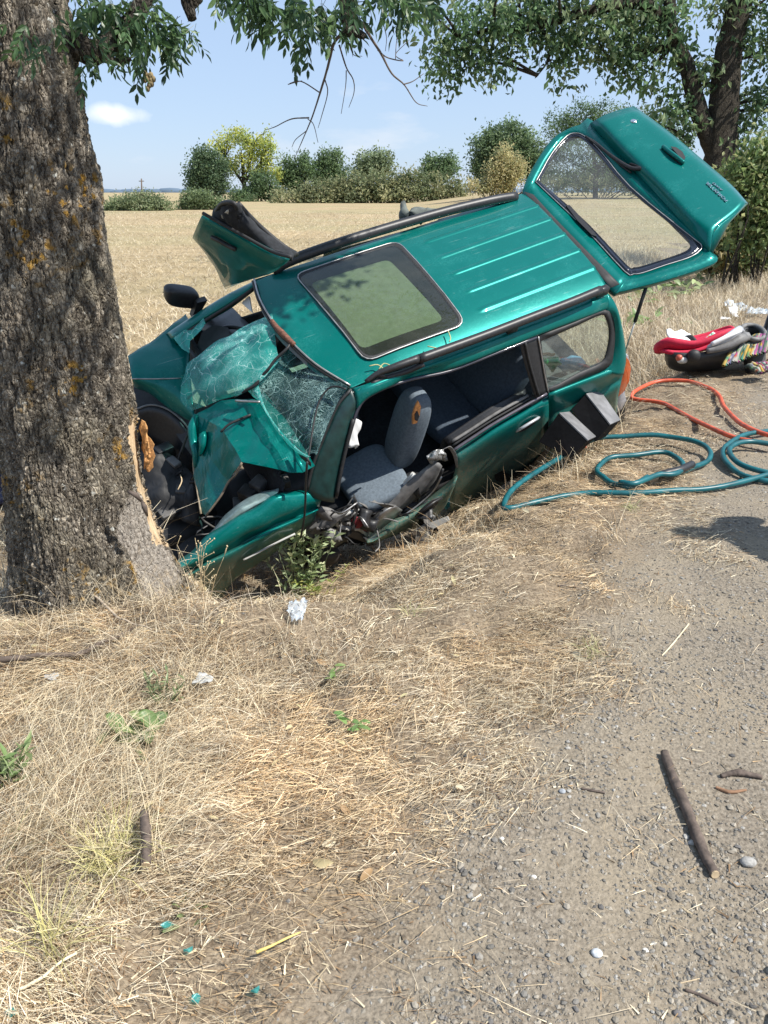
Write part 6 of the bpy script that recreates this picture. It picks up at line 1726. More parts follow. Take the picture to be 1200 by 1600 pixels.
# lower panel
l0 = [tg(x, y, -.002) for x, y in [(922, 193), (970, 246), (1020, 299), (1065, 348), (1108, 394)]]
l0b = [tg(x, y, .032) for x, y in [(926, 190), (974, 242), (1026, 294), (1070, 342), (1110, 385)]]
l1 = [tg(x, y, .074) for x, y in [(934, 186), (982, 236), (1034, 288), (1078, 335), (1114, 364)]]
l2 = [tg(x, y, .080) for x, y in [(945, 180), (995, 227), (1048, 280), (1095, 326), (1124, 352)]]
l3 = [tg(x, y, .070) for x, y in [(965, 173), (1020, 218), (1070, 262), (1118, 305), (1148, 334)]]
l4 = [tg(x, y, .052) for x, y in [(984, 168), (1040, 209), (1090, 252), (1136, 292), (1163, 319)]]
l5 = [tg(x, y, -.02) for x, y in [(990, 166), (1045, 206), (1095, 248), (1141, 288), (1168, 318)]]
lp = sheet('tailgate_lower_panel', [l0, l0b, l1, l2, l3, l4, l5], M_PAINT, tgo, 5, .006)
# end caps of the lower panel
e_n = [r_[-1] for r_ in (l0, l1, l2, l3, l4, l5)]
fan('panel_end', e_n + [tg(1150, 330, -.05), tg(1112, 398, -.03)], M_PAINT, tgo, .006, True)
fan('panel_end', [r_[0] for r_ in (l0, l1, l2, l3, l4, l5)] + [tg(960, 180, -.05)], M_PAINT, tgo, .006, True)
# wiper
ctube('wiper_arm', [tg(x, y, d) for x, y, d in [(1004, 263, .05), (985, 262, .04), (955, 243, .02), (930, 222, .015), (916, 214, .012)]], [.02, .013, .008, .007], M_PLASTIC, tgo)
MB().ball(tg(998, 264, .04), (tg(1008, 268, .04) - tg(996, 262, .04)) * 1.2, [0, .03, 0], TGN * .025, .8, 14, 8).build('wiper_pivot', M_PLASTIC, tgo, origin=(0, 0, 0))
ctube('wiper_blade', [tg(x, y, .012) for x, y in [(986, 270), (965, 254), (940, 232), (915, 213)]], .008, M_RUBBER, tgo)
fan('brake_light_cover', [tg(x, y, .004) for x, y in [(884, 322), (890, 322), (912, 346), (930, 366), (932, 371), (924, 368), (902, 346)]], M_PLASTIC, tgo, .02)
# handle scoop
hbm = MB(); hbm.tube(cr_spline([tg(x, y, d) for x, y, d in [(1036, 229, .084), (1046, 237, .094), (1058, 246, .096), (1069, 255, .082)]], 4), .016, 10)
hbm.build('tailgate_handle', M_PAINT, tgo, origin=(0, 0, 0))
fan('handle_recess', [tg(x, y, 0.0805) for x, y in [(1048, 229), (1056, 230), (1066, 237), (1071, 246), (1069, 250), (1060, 243)]], M_RUBBER, tgo, .003)
fan('handle_recess', [tg(x, y, 0.0805) for x, y in [(1034, 231), (1040, 238), (1056, 252), (1064, 257), (1062, 252), (1044, 236)]], M_RUBBER, tgo, .003)
# badges
def badge(txt, p_start, p_end, p_top, name, par, size=1.0):
    cu_ = bpy.data.curves.new(name, 'FONT'); cu_.body = txt; cu_.extrude = .06; cu_.size = 1.0
    cu_.align_x = 'LEFT'
    tmp = bpy.data.objects.new('tmp', cu_); COL.objects.link(tmp)
    dg = bpy.context.evaluated_depsgraph_get(); me = bpy.data.meshes.new_from_object(tmp.evaluated_get(dg))
    bpy.data.objects.remove(tmp)
    co = np.zeros(len(me.vertices) * 3); me.vertices.foreach_get('co', co); co = co.reshape(-1, 3)
    w_ = co[:, 0].max(); h_ = co[:, 1].max()
    ex = (p_end - p_start) / w_; ey = p_top - p_start
    exn = ex / np.linalg.norm(ex); ey = ey - exn * (ey @ exn); ey = ey / h_
    nn = np.cross(ex, ey); nn = nn / np.linalg.norm(nn) * .05
    co = p_start + co[:, :1] * ex + co[:, 1:2] * ey + co[:, 2:3] * nn
    me.vertices.foreach_set('co', co.astype(np.float32).ravel()); me.materials.clear(); me.materials.append(M_CHROME)
    return put(name, me, par)
badge('FORESTER', tg(1138, 314, .078), tg(1106, 284, .078), tg(1135.5, 317, .078), 'badge', tgo)
badge('AWD', tg(1130, 297, .074), tg(1115, 285, .074), tg(1128, 299, .074), 'badge', tgo)
em = MB().ball(tg(990, 189, .076), (tg(995, 189, .066) - tg(990, 189, .066)), (tg(990, 192, .066) - tg(990, 189, .066)), TGN * .006, 1, 14, 8)
em.build('emblem', M_CHROME, tgo, origin=(0, 0, 0))
# gas strut
gs0, gs1 = tg(1010, 447, -.05), cs(976, 552, -0.02)
ms_ = gs0 * .48 + gs1 * .52
gst = MB().tube([gs0, ms_], .013, 10).build('gas_strut', M_RUBBER, car, origin=(0, 0, 0))
MB().tube([ms_, gs1], .0055, 8).build('strut_rod', M_STEEL, gst, origin=(0, 0, 0))
# grey coat snagged over the far side
def cob(x, y, d=0): return cv(x, y, -.80 + d)
ct = [[cob(x, y) for x, y in [(622, 348), (624, 330), (630, 315), (636, 330)]], [cob(x, y, .1) for x, y in [(628, 352), (632, 335), (640, 333), (646, 345)]], [cob(x, y, .05) for x, y in [(650, 346), (655, 330), (668, 326), (684, 330)]], [cob(x, y, .12) for x, y in [(656, 350), (665, 342), (678, 336), (690, 332)]]]
co_ = sheet('grey_coat', ct, simple('grey_green_cloth', (0.11, 0.125, 0.115), .9, var=.35, scale=14), None, 4, .01, .02, 18)
co_.matrix_world = car.matrix_world.copy()
tag(co_, 'crumpled grey-green cloth sticking up behind the far roof rail', 'cloth')
# wheels: rear pair stay on, half sunk in the ditch
for v in (-.76, .74):
    c = np.array([0.92, v, .31])
    wl = MB(); th_ = np.linspace(0, 2 * pi, 28, endpoint=False)
    prof = [(-.10, .20), (-.10, .29), (-.07, .315), (.07, .315), (.10, .29), (.10, .20)]
    Gw = np.array([[c + [r_ * cos(t), y_, r_ * sin(t)] for t in np.append(th_, 0)] for y_, r_ in prof])
    wo = wl.grid(Gw).build('rear_wheel', M_RUBBER, car, origin=(0, 0, 0))
    MB().ball(c, [.2, 0, 0], [0, .06, 0], [0, 0, .2], .9, 20, 8).build('rim', M_SILVER, wo, origin=(0, 0, 0))

# ================================================================== loose things on the verge
def gtube(name, px, r, mat, par, lift=None, n=6, k=10):
    P = np.array([GND(x, y) for x, y in px])
    for q_, (x, y) in enumerate(px):
        if P[q_][2] < -.05: d_ = ray(x, y); P[q_] = CP + d_ * ((-.05 - CAMH) / d_[2])
    P = cr_spline(P, n)
    zz_ = np.maximum(H(P[:, 0], P[:, 1]), -.07)
    kk_ = np.ones(13) / 13
    zz_ = np.convolve(np.pad(zz_, 6, mode='edge'), kk_, 'valid')          # a stiff hose bridges the small hollows
    P[:, 2] = zz_ + r * 0.9 + 0.010
    if lift is not None: P[:, 2] += np.interp(np.linspace(0, 1, len(P)), np.linspace(0, 1, len(lift)), lift)
    return MB().tube(P, r, k).build(name, mat, par), P


# green rescue hose in loops with its black coupling
gh = thing('hydraulic_hose', 'coiled dark green rubber hose with black coupling on the dry verge', 'hose', GND(1000, 770))
g1 = [(1290, 640), (1240, 668), (1200, 682), (1163, 689), (1138, 704), (1127, 719), (1138, 737), (1163, 750), (1200, 758), (1240, 752), (1262, 730), (1240, 712), (1200, 708), (1167, 706), (1141, 713), (1138, 724), (1156, 739), (1200, 748), (1230, 742)]
g2 = [(1262, 730), (1235, 742), (1200, 752), (1127, 768), (1053, 775), (987, 773), (907, 778), (833, 790), (795, 797), (788, 788), (808, 763), (870, 726), (925, 701), (980, 693), (1035, 697), (1083, 706), (1106, 717), (1105, 729), (1083, 738), (1062, 744)]
g3 = [(1010, 760), (985, 768), (962, 765), (943, 757), (932, 742), (951, 728), (995, 720), (1039, 720), (1062, 730), (1066, 741), (1053, 754), (1024, 764), (990, 767), (966, 770)]
for k, (g, lf) in enumerate(((g1, [0, .02, .03, .0, 0, .03, .05, .03, 0]), (g2, [.03, .02, .0, .0, .0, .0, .02, .05, .05, .04, .01, 0]), (g3, [.03, .0, .02, .03, .01, .05, .03]))):
    gtube('hose_run', g, 0.0172, M_HOSEG, gh, lf)
o, P = gtube('coupling', [(1079, 739), (1060, 746), (1040, 752), (1024, 757)], 0.025, M_PLASTIC, gh, [.02, .02])
for u in (6, 9, 12):
    MB().tube([P[u], P[u] + (P[u + 1] - P[u]) * .6], 0.030, 12).build('collar', M_RUBBER, o)
    bpy.context.view_layer.update()
gtube('coupling_tip', [(1024, 757), (1012, 761)], 0.022, M_STEEL, gh, [.02, .02])
for c_ in list(o.children):
    c_.parent = gh; c_.name = 'coupling_ring'
oh = thing('hydraulic_hose', 'orange rubber hose curving over the verge from behind the red child seat', 'hose', GND(1060, 640))
gtube('hose_run', [(1290, 735), (1240, 715), (1200, 706), (1145, 692), (1090, 664), (1039, 637), (995, 629), (986, 626), (994, 618), (1024, 606), (1072, 602), (1104, 610), (1121, 627), (1130, 648), (1156, 671), (1190, 690), (1240, 705), (1290, 712)], 0.0172, M_HOSEO, oh, [0, .03, .02, 0, .02, .04, .03, 0, .02, .02, .04, .02])
th_ = thing('air_line', 'short thin orange air line sticking out of the black wedge block', 'hose', GND(900, 700))
MB().tube(cr_spline([GND(887, 705) + [0, .1, .17], GND(889, 703) + [0, .08, .20], GND(893, 705) + [0, .05, .15], GND(903, 708) + [0, .02, .06], GND(916, 705) + [0, 0, .03]], 5), .012, 8).build('tube', M_HOSEO, th_)

# two black wedge blocks propping the car
M_BLOCKTOP = simple('scuffed_block_top', (0.17, 0.17, 0.175), .7, var=.4, scale=9)
M_BLOCK = simple('black_block', (0.006, 0.006, 0.007), .85, var=.3, spec=.12)


def wedge(label, ridge, ridge_b, toe, toe_b, base_l, base_m, dist):
    c = AY(*base_m, dist)
    t = thing('wedge_block', label, 'wedge block', c, 'wedge blocks propping the car')
    f = lambda p, dy=0: AY(*p, dist + dy)
    A = [f(ridge, .0), f(toe, -.22), f(base_m, -.24), f(base_l, -.04)]
    off = f(ridge_b, .16) - f(ridge, 0)
    B = [a_ + off for a_ in A]
    B[1] = f(toe_b, -.04); B[2] = B[1] + (A[2] - A[1])
    body = MB().prism(A, B).build('block_body', M_BLOCK, t, False)
    n_ = np.cross(A[1] - A[0], B[0] - A[0]); n_ /= np.linalg.norm(n_); n_ = n_ if n_[2] > 0 else -n_
    P_ = [A[0], B[0], B[1], A[1]]
    bevel(MB().prism([p + n_ * .002 for p in P_], [p + n_ * .014 for p in P_]).build('ramp_plate', M_BLOCKTOP, t, False), .003)
    return t


wedge('black wedge block with grey sloping top, the one nearer the rear door', (872, 647), (890, 645), (917, 690), (930, 684), (842, 690), (890, 716), 5.05)
wedge('larger black wedge block with pale sloping top under the rear quarter window', (914, 617), (935, 610), (952, 665), (968, 658), (893, 640), (930, 690), 5.22)

# ---- red infant carrier
SD = GND(1105, 578)
KP = (SD[1] * _c + (CAMH - SD[2]) * _s) / FPX        # metres per photo pixel there


def sp(x, y, dy=0.0): return AY(x, y, SD[1] + dy)


cs_t = thing('child_seat', 'red infant car seat with grey handle and white cloth inside, lying on the verge', 'child seat', SD)
# black shell: sections from the foot end to the head end, each a U
def u_loft(name, prof, mat, par, nn=14):
    G_ = []
    for (x, yt, yb, w) in prof:
        a_ = np.linspace(0, pi, nn)
        row = []
        for q in a_:
            dy = w * cos(q)
            yy = yt + (yb - yt) * (sin(q) ** .7)
            row.append(sp(x, yy, -dy))
        G_.append(row)
    return MB().grid(np.array(cr_spline(np.array(G_), 3))).build(name, mat, par)


sh = u_loft('shell', [(1040, 551, 560, .10), (1046, 549, 573, .19), (1062, 551, 579, .24), (1085, 552, 579, .26), (1110, 548, 578, .26), (1132, 541, 573, .25), (1150, 531, 556, .21), (1160, 523, 540, .12)], M_PLASTIC, cs_t)
solid(sh, .02)
ln = u_loft('seat_liner', [(1024, 540, 550, .06), (1030, 534, 551, .15), (1046, 528, 549, .20), (1062, 530, 551, .215), (1085, 533, 549, .22), (1105, 528, 545, .22), (1125, 519, 538, .20), (1140, 513, 530, .15), (1146, 514, 524, .08)], M_REDF, cs_t)
solid(ln, .03)
rim = [sp(1024, 545, 0), sp(1030, 537, .15), sp(1048, 529, .20), sp(1075, 529, .22), (sp(1100, 524, .22)), sp(1122, 517, .2), sp(1140, 512, .12), sp(1146, 517, 0), sp(1138, 527, -.15), sp(1110, 540, -.21), sp(1085, 549, -.22), sp(1060, 551, -.21), sp(1040, 549, -.18), sp(1024, 545, 0)]
MB().tube(cr_spline(rim, 4), .022, 8).build('padded_rim', M_REDF, cs_t)
fan_r = cr_spline(rim, 4)[:-1]
MB().add(np.concatenate([fan_r, fan_r.mean(0)[None] + [0, 0, .01]]), None, np.stack([np.arange(len(fan_r)), (np.arange(len(fan_r)) + 1) % len(fan_r), np.full(len(fan_r), len(fan_r))], 1)).build('seat_pad', M_REDF, cs_t)
pts_ = [[sp(1040, 524, .12), sp(1056, 525, .14), sp(1074, 527, .12)], [sp(1042, 531, .0), sp(1058, 532, .03), sp(1078, 535, 0)], [sp(1045, 541, -.14), sp(1062, 541, -.13), sp(1081, 543, -.15)]]
Gc = cr_spline(np.swapaxes(cr_spline(np.array(pts_), 5), 0, 1), 5); Gc[..., 2] += .05 + .014 * np.sin(np.arange(Gc.shape[0]) * 1.1)[:, None] * np.cos(np.arange(Gc.shape[1]) * .8)[None]
solid(MB().grid(Gc).build('white_cloth', M_WHITE, cs_t), .012)
MB().tube(cr_spline([sp(1071, 528, -.02), sp(1080, 527, -.05), (sp(1086, 534, -.1)), sp(1086, 541, -.16)], 4), .022, 8).build('harness_strap', M_RUBBER, cs_t)
fan_p = [sp(1097, 534, -.05), sp(1114, 520, -.02), sp(1122, 526, -.08), sp(1104, 537, -.14)]
lab = MB().prism(fan_p, [p + np.array([0, 0, .012]) for p in fan_p]).build('care_card', M_WHITE, cs_t, False)
for k, (x, y, c_) in enumerate(((1108, 530, (0.8, 0.45, 0.1)), (1113, 526, (0.25, 0.5, 0.3)), (1104, 533, (0.7, 0.2, 0.15)))):
    pz = sp(x, y, -.08) + np.array([0, -.005, .02])
    MB().box(pz, [.016, 0, 0], [0, .02, .01], [0, 0, .002]).build('card_print', simple('card_ink_%d' % k, c_, .7), lab if False else cs_t)
# silver carrying handle folded back, its black pivot
gh_ = [[sp(1104, 541, -.27), sp(1112, 536, -.28), sp(1130, 525, -.28), sp(1146, 514, -.24), sp(1154, 510, -.14), sp(1160, 516, -.02), sp(1163, 520, .1)],
       [sp(1108, 545, -.28), sp(1120, 541, -.29), sp(1138, 533, -.29), sp(1152, 525, -.25), sp(1160, 518, -.14), sp(1164, 523, -.02), sp(1166, 526, .1)]]
hs = cr_spline(np.swapaxes(np.array(gh_), 0, 1), 4)
solid(MB().grid(hs).build('carry_handle', M_SILVER, cs_t), .03)
MB().tube(cr_spline([sp(1104, 548, -.29), sp(1120, 545, -.30), sp(1140, 539, -.30), sp(1156, 530, -.27), sp(1165, 526, -.15)], 4), np.linspace(.03, .05, 17), 8).build('handle_grip', M_GREYPL, cs_t)
MB().tube(cr_spline([sp(1112, 538, -.30), sp(1128, 530, -.31), sp(1146, 521, -.29), sp(1156, 516, -.2)], 4), .022, 8).build('handle_inset', M_WHITE, cs_t)
MB().ball(sp(1084, 556, -.29), [.06, 0, 0], [0, .05, 0], [0, 0, .06], .9, 16, 10).build('handle_pivot', M_RUBBER, cs_t)
MB().ball(sp(1066, 563, -.27), [.05, 0, 0], [0, .03, 0], [0, 0, .03], .8, 14, 8).build('belt_guide', M_LIGHTGREY, cs_t)
MB().ball(sp(1061, 559, -.27), [.03, 0, 0], [0, .03, 0], [0, 0, .03], .8, 12, 8).build('release_button', simple('red_button', (.45, .10, .06), .4), cs_t)

# ---- dark grey bag with a round opening next to it
bgt = thing('open_bag', 'dark grey bag with gaping round opening between the child seat and the rag rugs', 'bag', GND(1180, 560))
a_ = np.linspace(0, 2 * pi, 28)
rings_ = []
for (r_, dz, sx) in ((.62, -.02, 0), (.85, .0, 0), (1.0, .0, 0), (1.06, -.08, 2), (1.0, -.35, 5), (.8, -.55, 10)):
    rings_.append([sp(1177 + sx + 19 * r_ * cos(q) * 1.0 + 3 * sin(q), 519 + 6 * sx * .4 + 11.5 * r_ * sin(q) + 7 * cos(q) * .3, .05 + .22 * sin(q) * -1) + np.array([0, 0, dz * .45]) for q in a_])
inner_ = [[sp(1177 + 19 * .62 * cos(q) * f, 521 + 11.5 * .62 * sin(q) * f, .15 + .1 * (1 - f)) + np.array([0, 0.0, -.22 * (1 - f)]) for q in a_] for f in (.05, .5, .9, 1)]
MB().grid(np.array(rings_)).build('bag_wall', simple('dark_grey_fabric', (.055, .056, .06), .85, var=.3), bgt)
MB().grid(np.array(inner_)).build('bag_lining', M_RUBBER, bgt)
MB().tube([sp(1177 + 19 * .98 * cos(q) + 3 * sin(q), 519 + 11.5 * .98 * sin(q) + 2 * cos(q), .05 - .22 * sin(q)) for q in a_], .022, 8).build('bag_hem', M_GREYPL, bgt)
bt2 = thing('back_pad', 'dark blue-grey padded backrest standing behind the rag rugs at the right edge', 'seat pad', GND(1205, 555))
MB().ball(sp(1205, 512, .35), [.07, 0, 0], [0, .05, 0], [0.03, 0, .22], .6, 18, 12).build('pad', simple('blue_grey_pad', (.10, .12, .18), .8, var=.2), bt2)
MB().tube([sp(1196, 530, .33), sp(1197, 515, .33), sp(1201, 498, .33), sp(1210, 494, .33)], .02, 8).build('pad_edge', M_RUBBER, bt2)

# ---- multicoloured rag rugs: rows of twisted rag
RAG = 0.5 * np.array([(.75, .70, .60), (.60, .05, .12), (.85, .55, .06), (.05, .10, .07), (.10, .45, .30), (.70, .72, .55), (.62, .10, .40), (.05, .05, .07), (.80, .20, .10), (.25, .50, .22), (.78, .75, .70), (.40, .06, .30), (.20, .22, .45), (.85, .78, .50), (.10, .30, .20)])
M_RAG = plant_mat('rag_weave', .9, .05, .1)


def rug(label, A0, A1, B0, B1, lumps, seed, nst=17):
    "ribs run from edge A (A0..A1) to edge B (B0..B1)"
    r = np.random.default_rng(seed)
    t = thing('rag_rug', label, 'rag rug', (A0 + B0) / 2, 'striped rag rugs by the child seat')
    rad = np.linalg.norm(A1 - A0) / nst / 1.15
    prev = -1
    for k in range(nst):
        u = k / (nst - 1)
        a, b = A0 * (1 - u) + A1 * u, B0 * (1 - u) + B1 * u
        v = np.linspace(0, 1, 14)[:, None]
        P = a * (1 - v) + b * v
        P[:, 2] += lumps * np.sin(pi * v[:, 0]) + .008 * np.sin(9 * v[:, 0] + k * .5) + .004 * r.normal()
        c = int(r.integers(len(RAG)))
        while c == prev: c = int(r.integers(len(RAG)))
        prev = c
        cc_ = np.repeat(np.where((r.random((14, 1)) < .22), RAG[r.integers(len(RAG), size=14)], RAG[c] * .8 + .06) * (0.8 + .4 * r.random((14, 1))), 7, 0)
        m_ = MB(); m_.tube(P, rad * (0.85 + .4 * r.random(14)), 7, cap=False); m_.c[-1] = cc_
        m_.build('rag_strip', M_RAG, t, True, True)
    return t


rug('rolled rag rug of bright mixed stripes, topmost beside the child seat', sp(1130, 573, -.35), sp(1222, 540, -.25), sp(1158, 536, .0), sp(1222, 508, .25), .05, 3, 34)
rug('flat folded end of a pink and cream striped rag rug lying lowest on the ground', sp(1166, 572, -.45), sp(1222, 560, -.40), sp(1186, 583, -.60), sp(1222, 574, -.6), .02, 8, 20)


# ---- thin plastic and paper litter
def crumple(name, label, cat, px, py, rx, ry, mat, seed, amp=.35, n=13, group=None, on_ground=True, tilt=.4):
    r = np.random.default_rng(seed)
    c = GND(px, py); dep = c[1] * _c + (CAMH - c[2]) * _s
    w, h = rx * dep / FPX, ry * dep / FPX
    t = thing(name, label, cat, c, group)
    a, b = np.meshgrid(np.linspace(-1, 1, n), np.linspace(-1, 1, n), indexing='ij')
    rr = np.sqrt(a ** 2 + b ** 2)
    f = 1 / np.maximum(1, rr * (1 + .35 * np.sin(3 * np.arctan2(b, a) + seed)))
    n1 = r.normal(size=(n, n)); n2 = r.normal(size=(n, n))
    X = c[0] + w * (a * f + .16 * n1 * .5)
    Yy = c[1] + h * 1.2 * (b * f + .12 * n2)
    Zz = c[2] + (.045 if name == 'paper_scrap' else .02) + h * (tilt * (b + 1) * f + amp * np.abs(r.normal(size=(n, n))))
    o_ = MB().grid(np.stack([X, Yy, Zz], -1)).build('film' if mat is M_FILM else 'sheet', mat, t, True)
    return t


M_BLUEFILM = film_mat('bluish_film', (.75, .84, .92), .85)
crumple('plastic_bag', 'crumpled pale blue plastic bag on the grass above the child seat, the big left one', 'plastic bag', 1150, 488, 17, 11, M_BLUEFILM, 4, .3)
crumple('plastic_bag', 'flat crumpled translucent bag at the right frame edge above the rugs', 'plastic bag', 1182, 493, 18, 7, M_BLUEFILM, 6, .35)
crumple('paper_cup', 'white paper scrap standing just below the big pale blue bag', 'paper', 1145, 496, 7, 9, M_WHITE, 9, .08, 7, tilt=.8)
crumple('tissue', 'thin white tissue lying left of the white paper scrap', 'tissue', 1132, 501, 9, 3, M_WHITE, 12, .2, 9)
crumple('plastic_wrapper', 'clear crinkled plastic wrapper on the scraped earth below the front wing', 'wrapper', 465, 966, 15, 17, M_BLUEFILM, 15, .14)
crumple('paper_scrap', 'torn grey-white paper scrap in the dry grass below the bare earth', 'paper', 320, 1080, 15, 8, M_LIGHTGREY, 18, .25, 9)
crumple('paper_scrap', 'small crumpled white paper scrap near the left edge below the tree', 'paper', 84, 1076, 11, 5, M_LIGHTGREY, 21, .3, 9)

# broken windscreen glass
for (x, y, s_, lb) in ((295, 1490, 10, 'turquoise glass chunk in the dry grass at the bottom, largest of the shards'), (262, 1455, 9, 'thin turquoise glass sliver just above the largest shard'),
                       (308, 1572, 9, 'pale turquoise shard at the very bottom, left of the centre'), (400, 1556, 8, 'bluish shard on straw at the bottom, rightmost of the shards'),
                       (20, 1592, 9, 'turquoise shard in the bottom left corner')):
    c = GND(x, y); k_ = s_ * (c[1] * _c + CAMH * _s) / FPX
    t = thing('glass_shard', lb, 'glass shard', c, 'broken glass in the grass')
    m_ = MB(); a_ = np.sort(rng.random(6)) * 2 * pi
    L_ = [c + np.array([k_ * cos(q) * (.7 + .5 * rng.random()), k_ * .8 * sin(q), .022 + .008 * rng.random()]) for q in a_]
    m_.prism([p - [0, 0, .006] for p in L_], L_); m_.build('shard', M_SHARD, t, False)
t = thing('glass_pile', 'clump of turquoise crazed glass under the crushed front door', 'broken glass', GND(700, 800))
for k in range(3):
    c = GND(700 + 5 * k, 803 - 4 * k) + [0, .02, .03]
    Gp = np.array([[c + np.array([.075 * (i - 2.5) / 2.5, .05 * (j - 2.5) / 2.5, .05 - .004 * ((i - 2.5) ** 2 + (j - 2.5) ** 2) + .012 * rng.normal()]) for j in range(6)] for i in range(6)])
    MB().grid(Gp).build('glass_sheet', M_SHARD, t, False)

# ---- mirror housing torn off, by the front door
mt = thing('broken_mirror', 'smashed grey side mirror housing lying in the grass below the front door', 'mirror', GND(665, 848))
gm_ = GND(665, 848)
def mp_(x, y, z=0.0): return AY(x, y, gm_[1] + z)
bevel(MB().prism([mp_(644, 830), mp_(668, 815), mp_(676, 825), mp_(664, 852), mp_(654, 854)], [mp_(646, 834, .09), mp_(668, 822, .09), mp_(674, 828, .09), mp_(664, 848, .09), mp_(656, 849, .09)]).build('housing', M_GREYPL, mt, False), .006)
bevel(MB().prism([mp_(668, 818), mp_(700, 806), mp_(703, 813), (mp_(675, 828))], [mp_(668, 820, .07), mp_(700, 808, .07), mp_(703, 812, .07), mp_(675, 826, .07)]).build('arm', M_LIGHTGREY, mt, False), .005)
for (x, y) in ((648, 832), (652, 842), (657, 848), (660, 826)):
    MB().box(mp_(x, y, -.012), [.014, 0, .004], [0, .006, 0], [.002, 0, .016]).build('bracket', [M_STEEL, M_PLASTIC][int(x) % 2], mt, False)
MB().prism([mp_(654, 828, -.01), mp_(664, 822, -.01), mp_(668, 828, -.01), mp_(660, 840, -.01)], [mp_(654, 828, -.015), mp_(664, 822, -.015), mp_(668, 828, -.015), mp_(660, 840, -.015)]).build('mirror_glass', M_CHROME, mt, False)

# ---- dark blue bumper corner lying behind the trunk at the left edge
bt = thing('bumper_corner', 'dark blue rounded bumper corner with a lamp hole behind the tree at the left edge', 'bumper', tuple(GND(10, 786)))
_by = float(GND(10, 786)[1]) - .08
def bb_(x, y, d=0): return AY(x, y, _by + d)
ol_ = [(28, 722), (10, 719), (-10, 723), (-40, 735), (-60, 760), (-50, 785), (-20, 790), (10, 788), (30, 782), (34, 750)]
il_ = [(27, 734), (20, 735), (14, 740), (11, 748), (11, 757), (14, 764), (20, 768), (27, 767), (30, 757), (30, 744)]
O_ = cr_spline(np.array([bb_(*p, .12) for p in ol_ + ol_[:1]]), 3); I_ = cr_spline(np.array([bb_(*p, 0) for p in il_ + il_[:1]]), 3)
M_ = O_ * .5 + I_ * .5 + np.array([0, -.09, 0]); I2 = cr_spline(np.array([bb_(*p, .14) for p in il_ + il_[:1]]), 3)
MB().grid(cr_spline(np.array([O_, M_, I_, I2]), 4)).build('bumper_skin', M_BLUE, bt)
MB().ball(bb_(21, 752, .14), [.04, 0, 0], [0, .02, 0], [0, 0, .06], .9, 12, 8).build('lamp_pod', M_PLASTIC, bt)

# ---- sticks
def stick(label, px, r, mat, end=True, name='stick', jit=.25, cat='stick', group=None, lift=0.0):
    P = np.array([GND(x, y) for x, y in px]); P = cr_spline(P, 14)
    rr = np.interp(np.linspace(0, 1, len(P)), np.linspace(0, 1, len(r)), r) if not np.isscalar(r) else np.full(len(P), r)
    P[:, 2] = np.maximum(P[:, 2], H(P[:, 0], P[:, 1])) + rr * .9 + lift
    P[1:-1] += rng.normal(size=(len(P) - 2, 3)) * rr[1:-1, None] * .03
    t = thing(name, label, cat, P[len(P) // 2], group)
    MB().tube(P, rr * (1 + .10 * np.sin(np.arange(len(P)) * .37 + px[0][0]) * np.sin(np.arange(len(P)) * .11)), 12, jit=jit * .45).build('bark', mat, t)
    if end:
        d = P[-1] - P[-2]; d /= np.linalg.norm(d)
        MB().tube([P[-1] - d * .001, P[-1] + d * .003], rr[-1] * .88, 10).build('cut_end', M_CUTWOOD, t, False)
    return t


stick('long brown stick lying on the gravel with a pale cut end', [(1037, 1183), (1050, 1218), (1068, 1262), (1085, 1305), (1102, 1345), (1116, 1371)], [.0125, .0145, .015, .014, .0125], M_STICK)
stick('short dark stick with a pale cut end beside the yellow grass tuft', [(229, 1298), (232, 1325), (234, 1350), (232, 1378)], [.012, .0135, .013, .012], M_STICK, lift=.05)
stick('thin dark twig on the gravel in the bottom right corner', [(1070, 1548), (1095, 1560), (1122, 1573)], .0035, M_STICK, False, 'twig', cat='twig')
stick('thin dark twig where the grass meets the gravel', [(750, 1225), (765, 1238), (782, 1250)], .0042, M_STICK, False, 'twig', cat='twig')
stick('straw-coloured thin reed lying on the gravel', [(1034, 1027), (1055, 1003), (1076, 976)], .003, simple('reed', (.66, .56, .38), .7), False, 'reed', cat='reed')
stick('yellow dry stalk lying in the straw near the bottom', [(402, 1508), (430, 1492), (470, 1472)], [.004, .003, .002], simple('yellow_stalk', (.66, .50, .16), .6), False, 'stalk', cat='stalk', lift=.03)
stick('pale stalk across the lower left corner', [(36, 1566), (80, 1540), (124, 1508)], [.004, .003], simple('pale_stalk', (.72, .62, .42), .6), False, 'stalk', cat='stalk', lift=.035)
stick('small dark twig on the gravel beside the long stick', [(908, 1236), (925, 1238), (945, 1240)], .0035, M_STICK, False, 'twig', cat='twig')
stick('dark twig in the grass right of the bare earth', [(872, 917), (890, 918), (900, 919)], .005, M_STICK, False, 'twig', cat='twig')
stick('grey curved fallen branch lying at the foot of the tree', [(-20, 1048), (60, 1040), (130, 1035), (180, 1010), (215, 990)], [.012, .010, .007, .004], M_TWIG, False, 'branch', cat='branch', lift=.03)
stick('long thin bowed dry branch arching in front of the trunk base', [(-10, 950), (50, 932), (120, 944), (190, 985), (240, 1003)], [.006, .006, .005, .003], simple('dry_branch', (.42, .34, .25), .8), False, 'branch', cat='branch', lift=.05)
stick('broken brown bark strip on the gravel right of the long stick', [(1126, 1215), (1150, 1213), (1190, 1217)], [.006, .010, .007], M_STICK, False, 'bark_strip', .6, cat='bark')
stick('short reddish bark chip below the broken bark strip', [(1118, 1232), (1140, 1240), (1165, 1238)], [.004, .006, .003], simple('red_bark', (.25, .14, .08), .9, var=.4), False, 'bark_chip', .6, cat='bark')

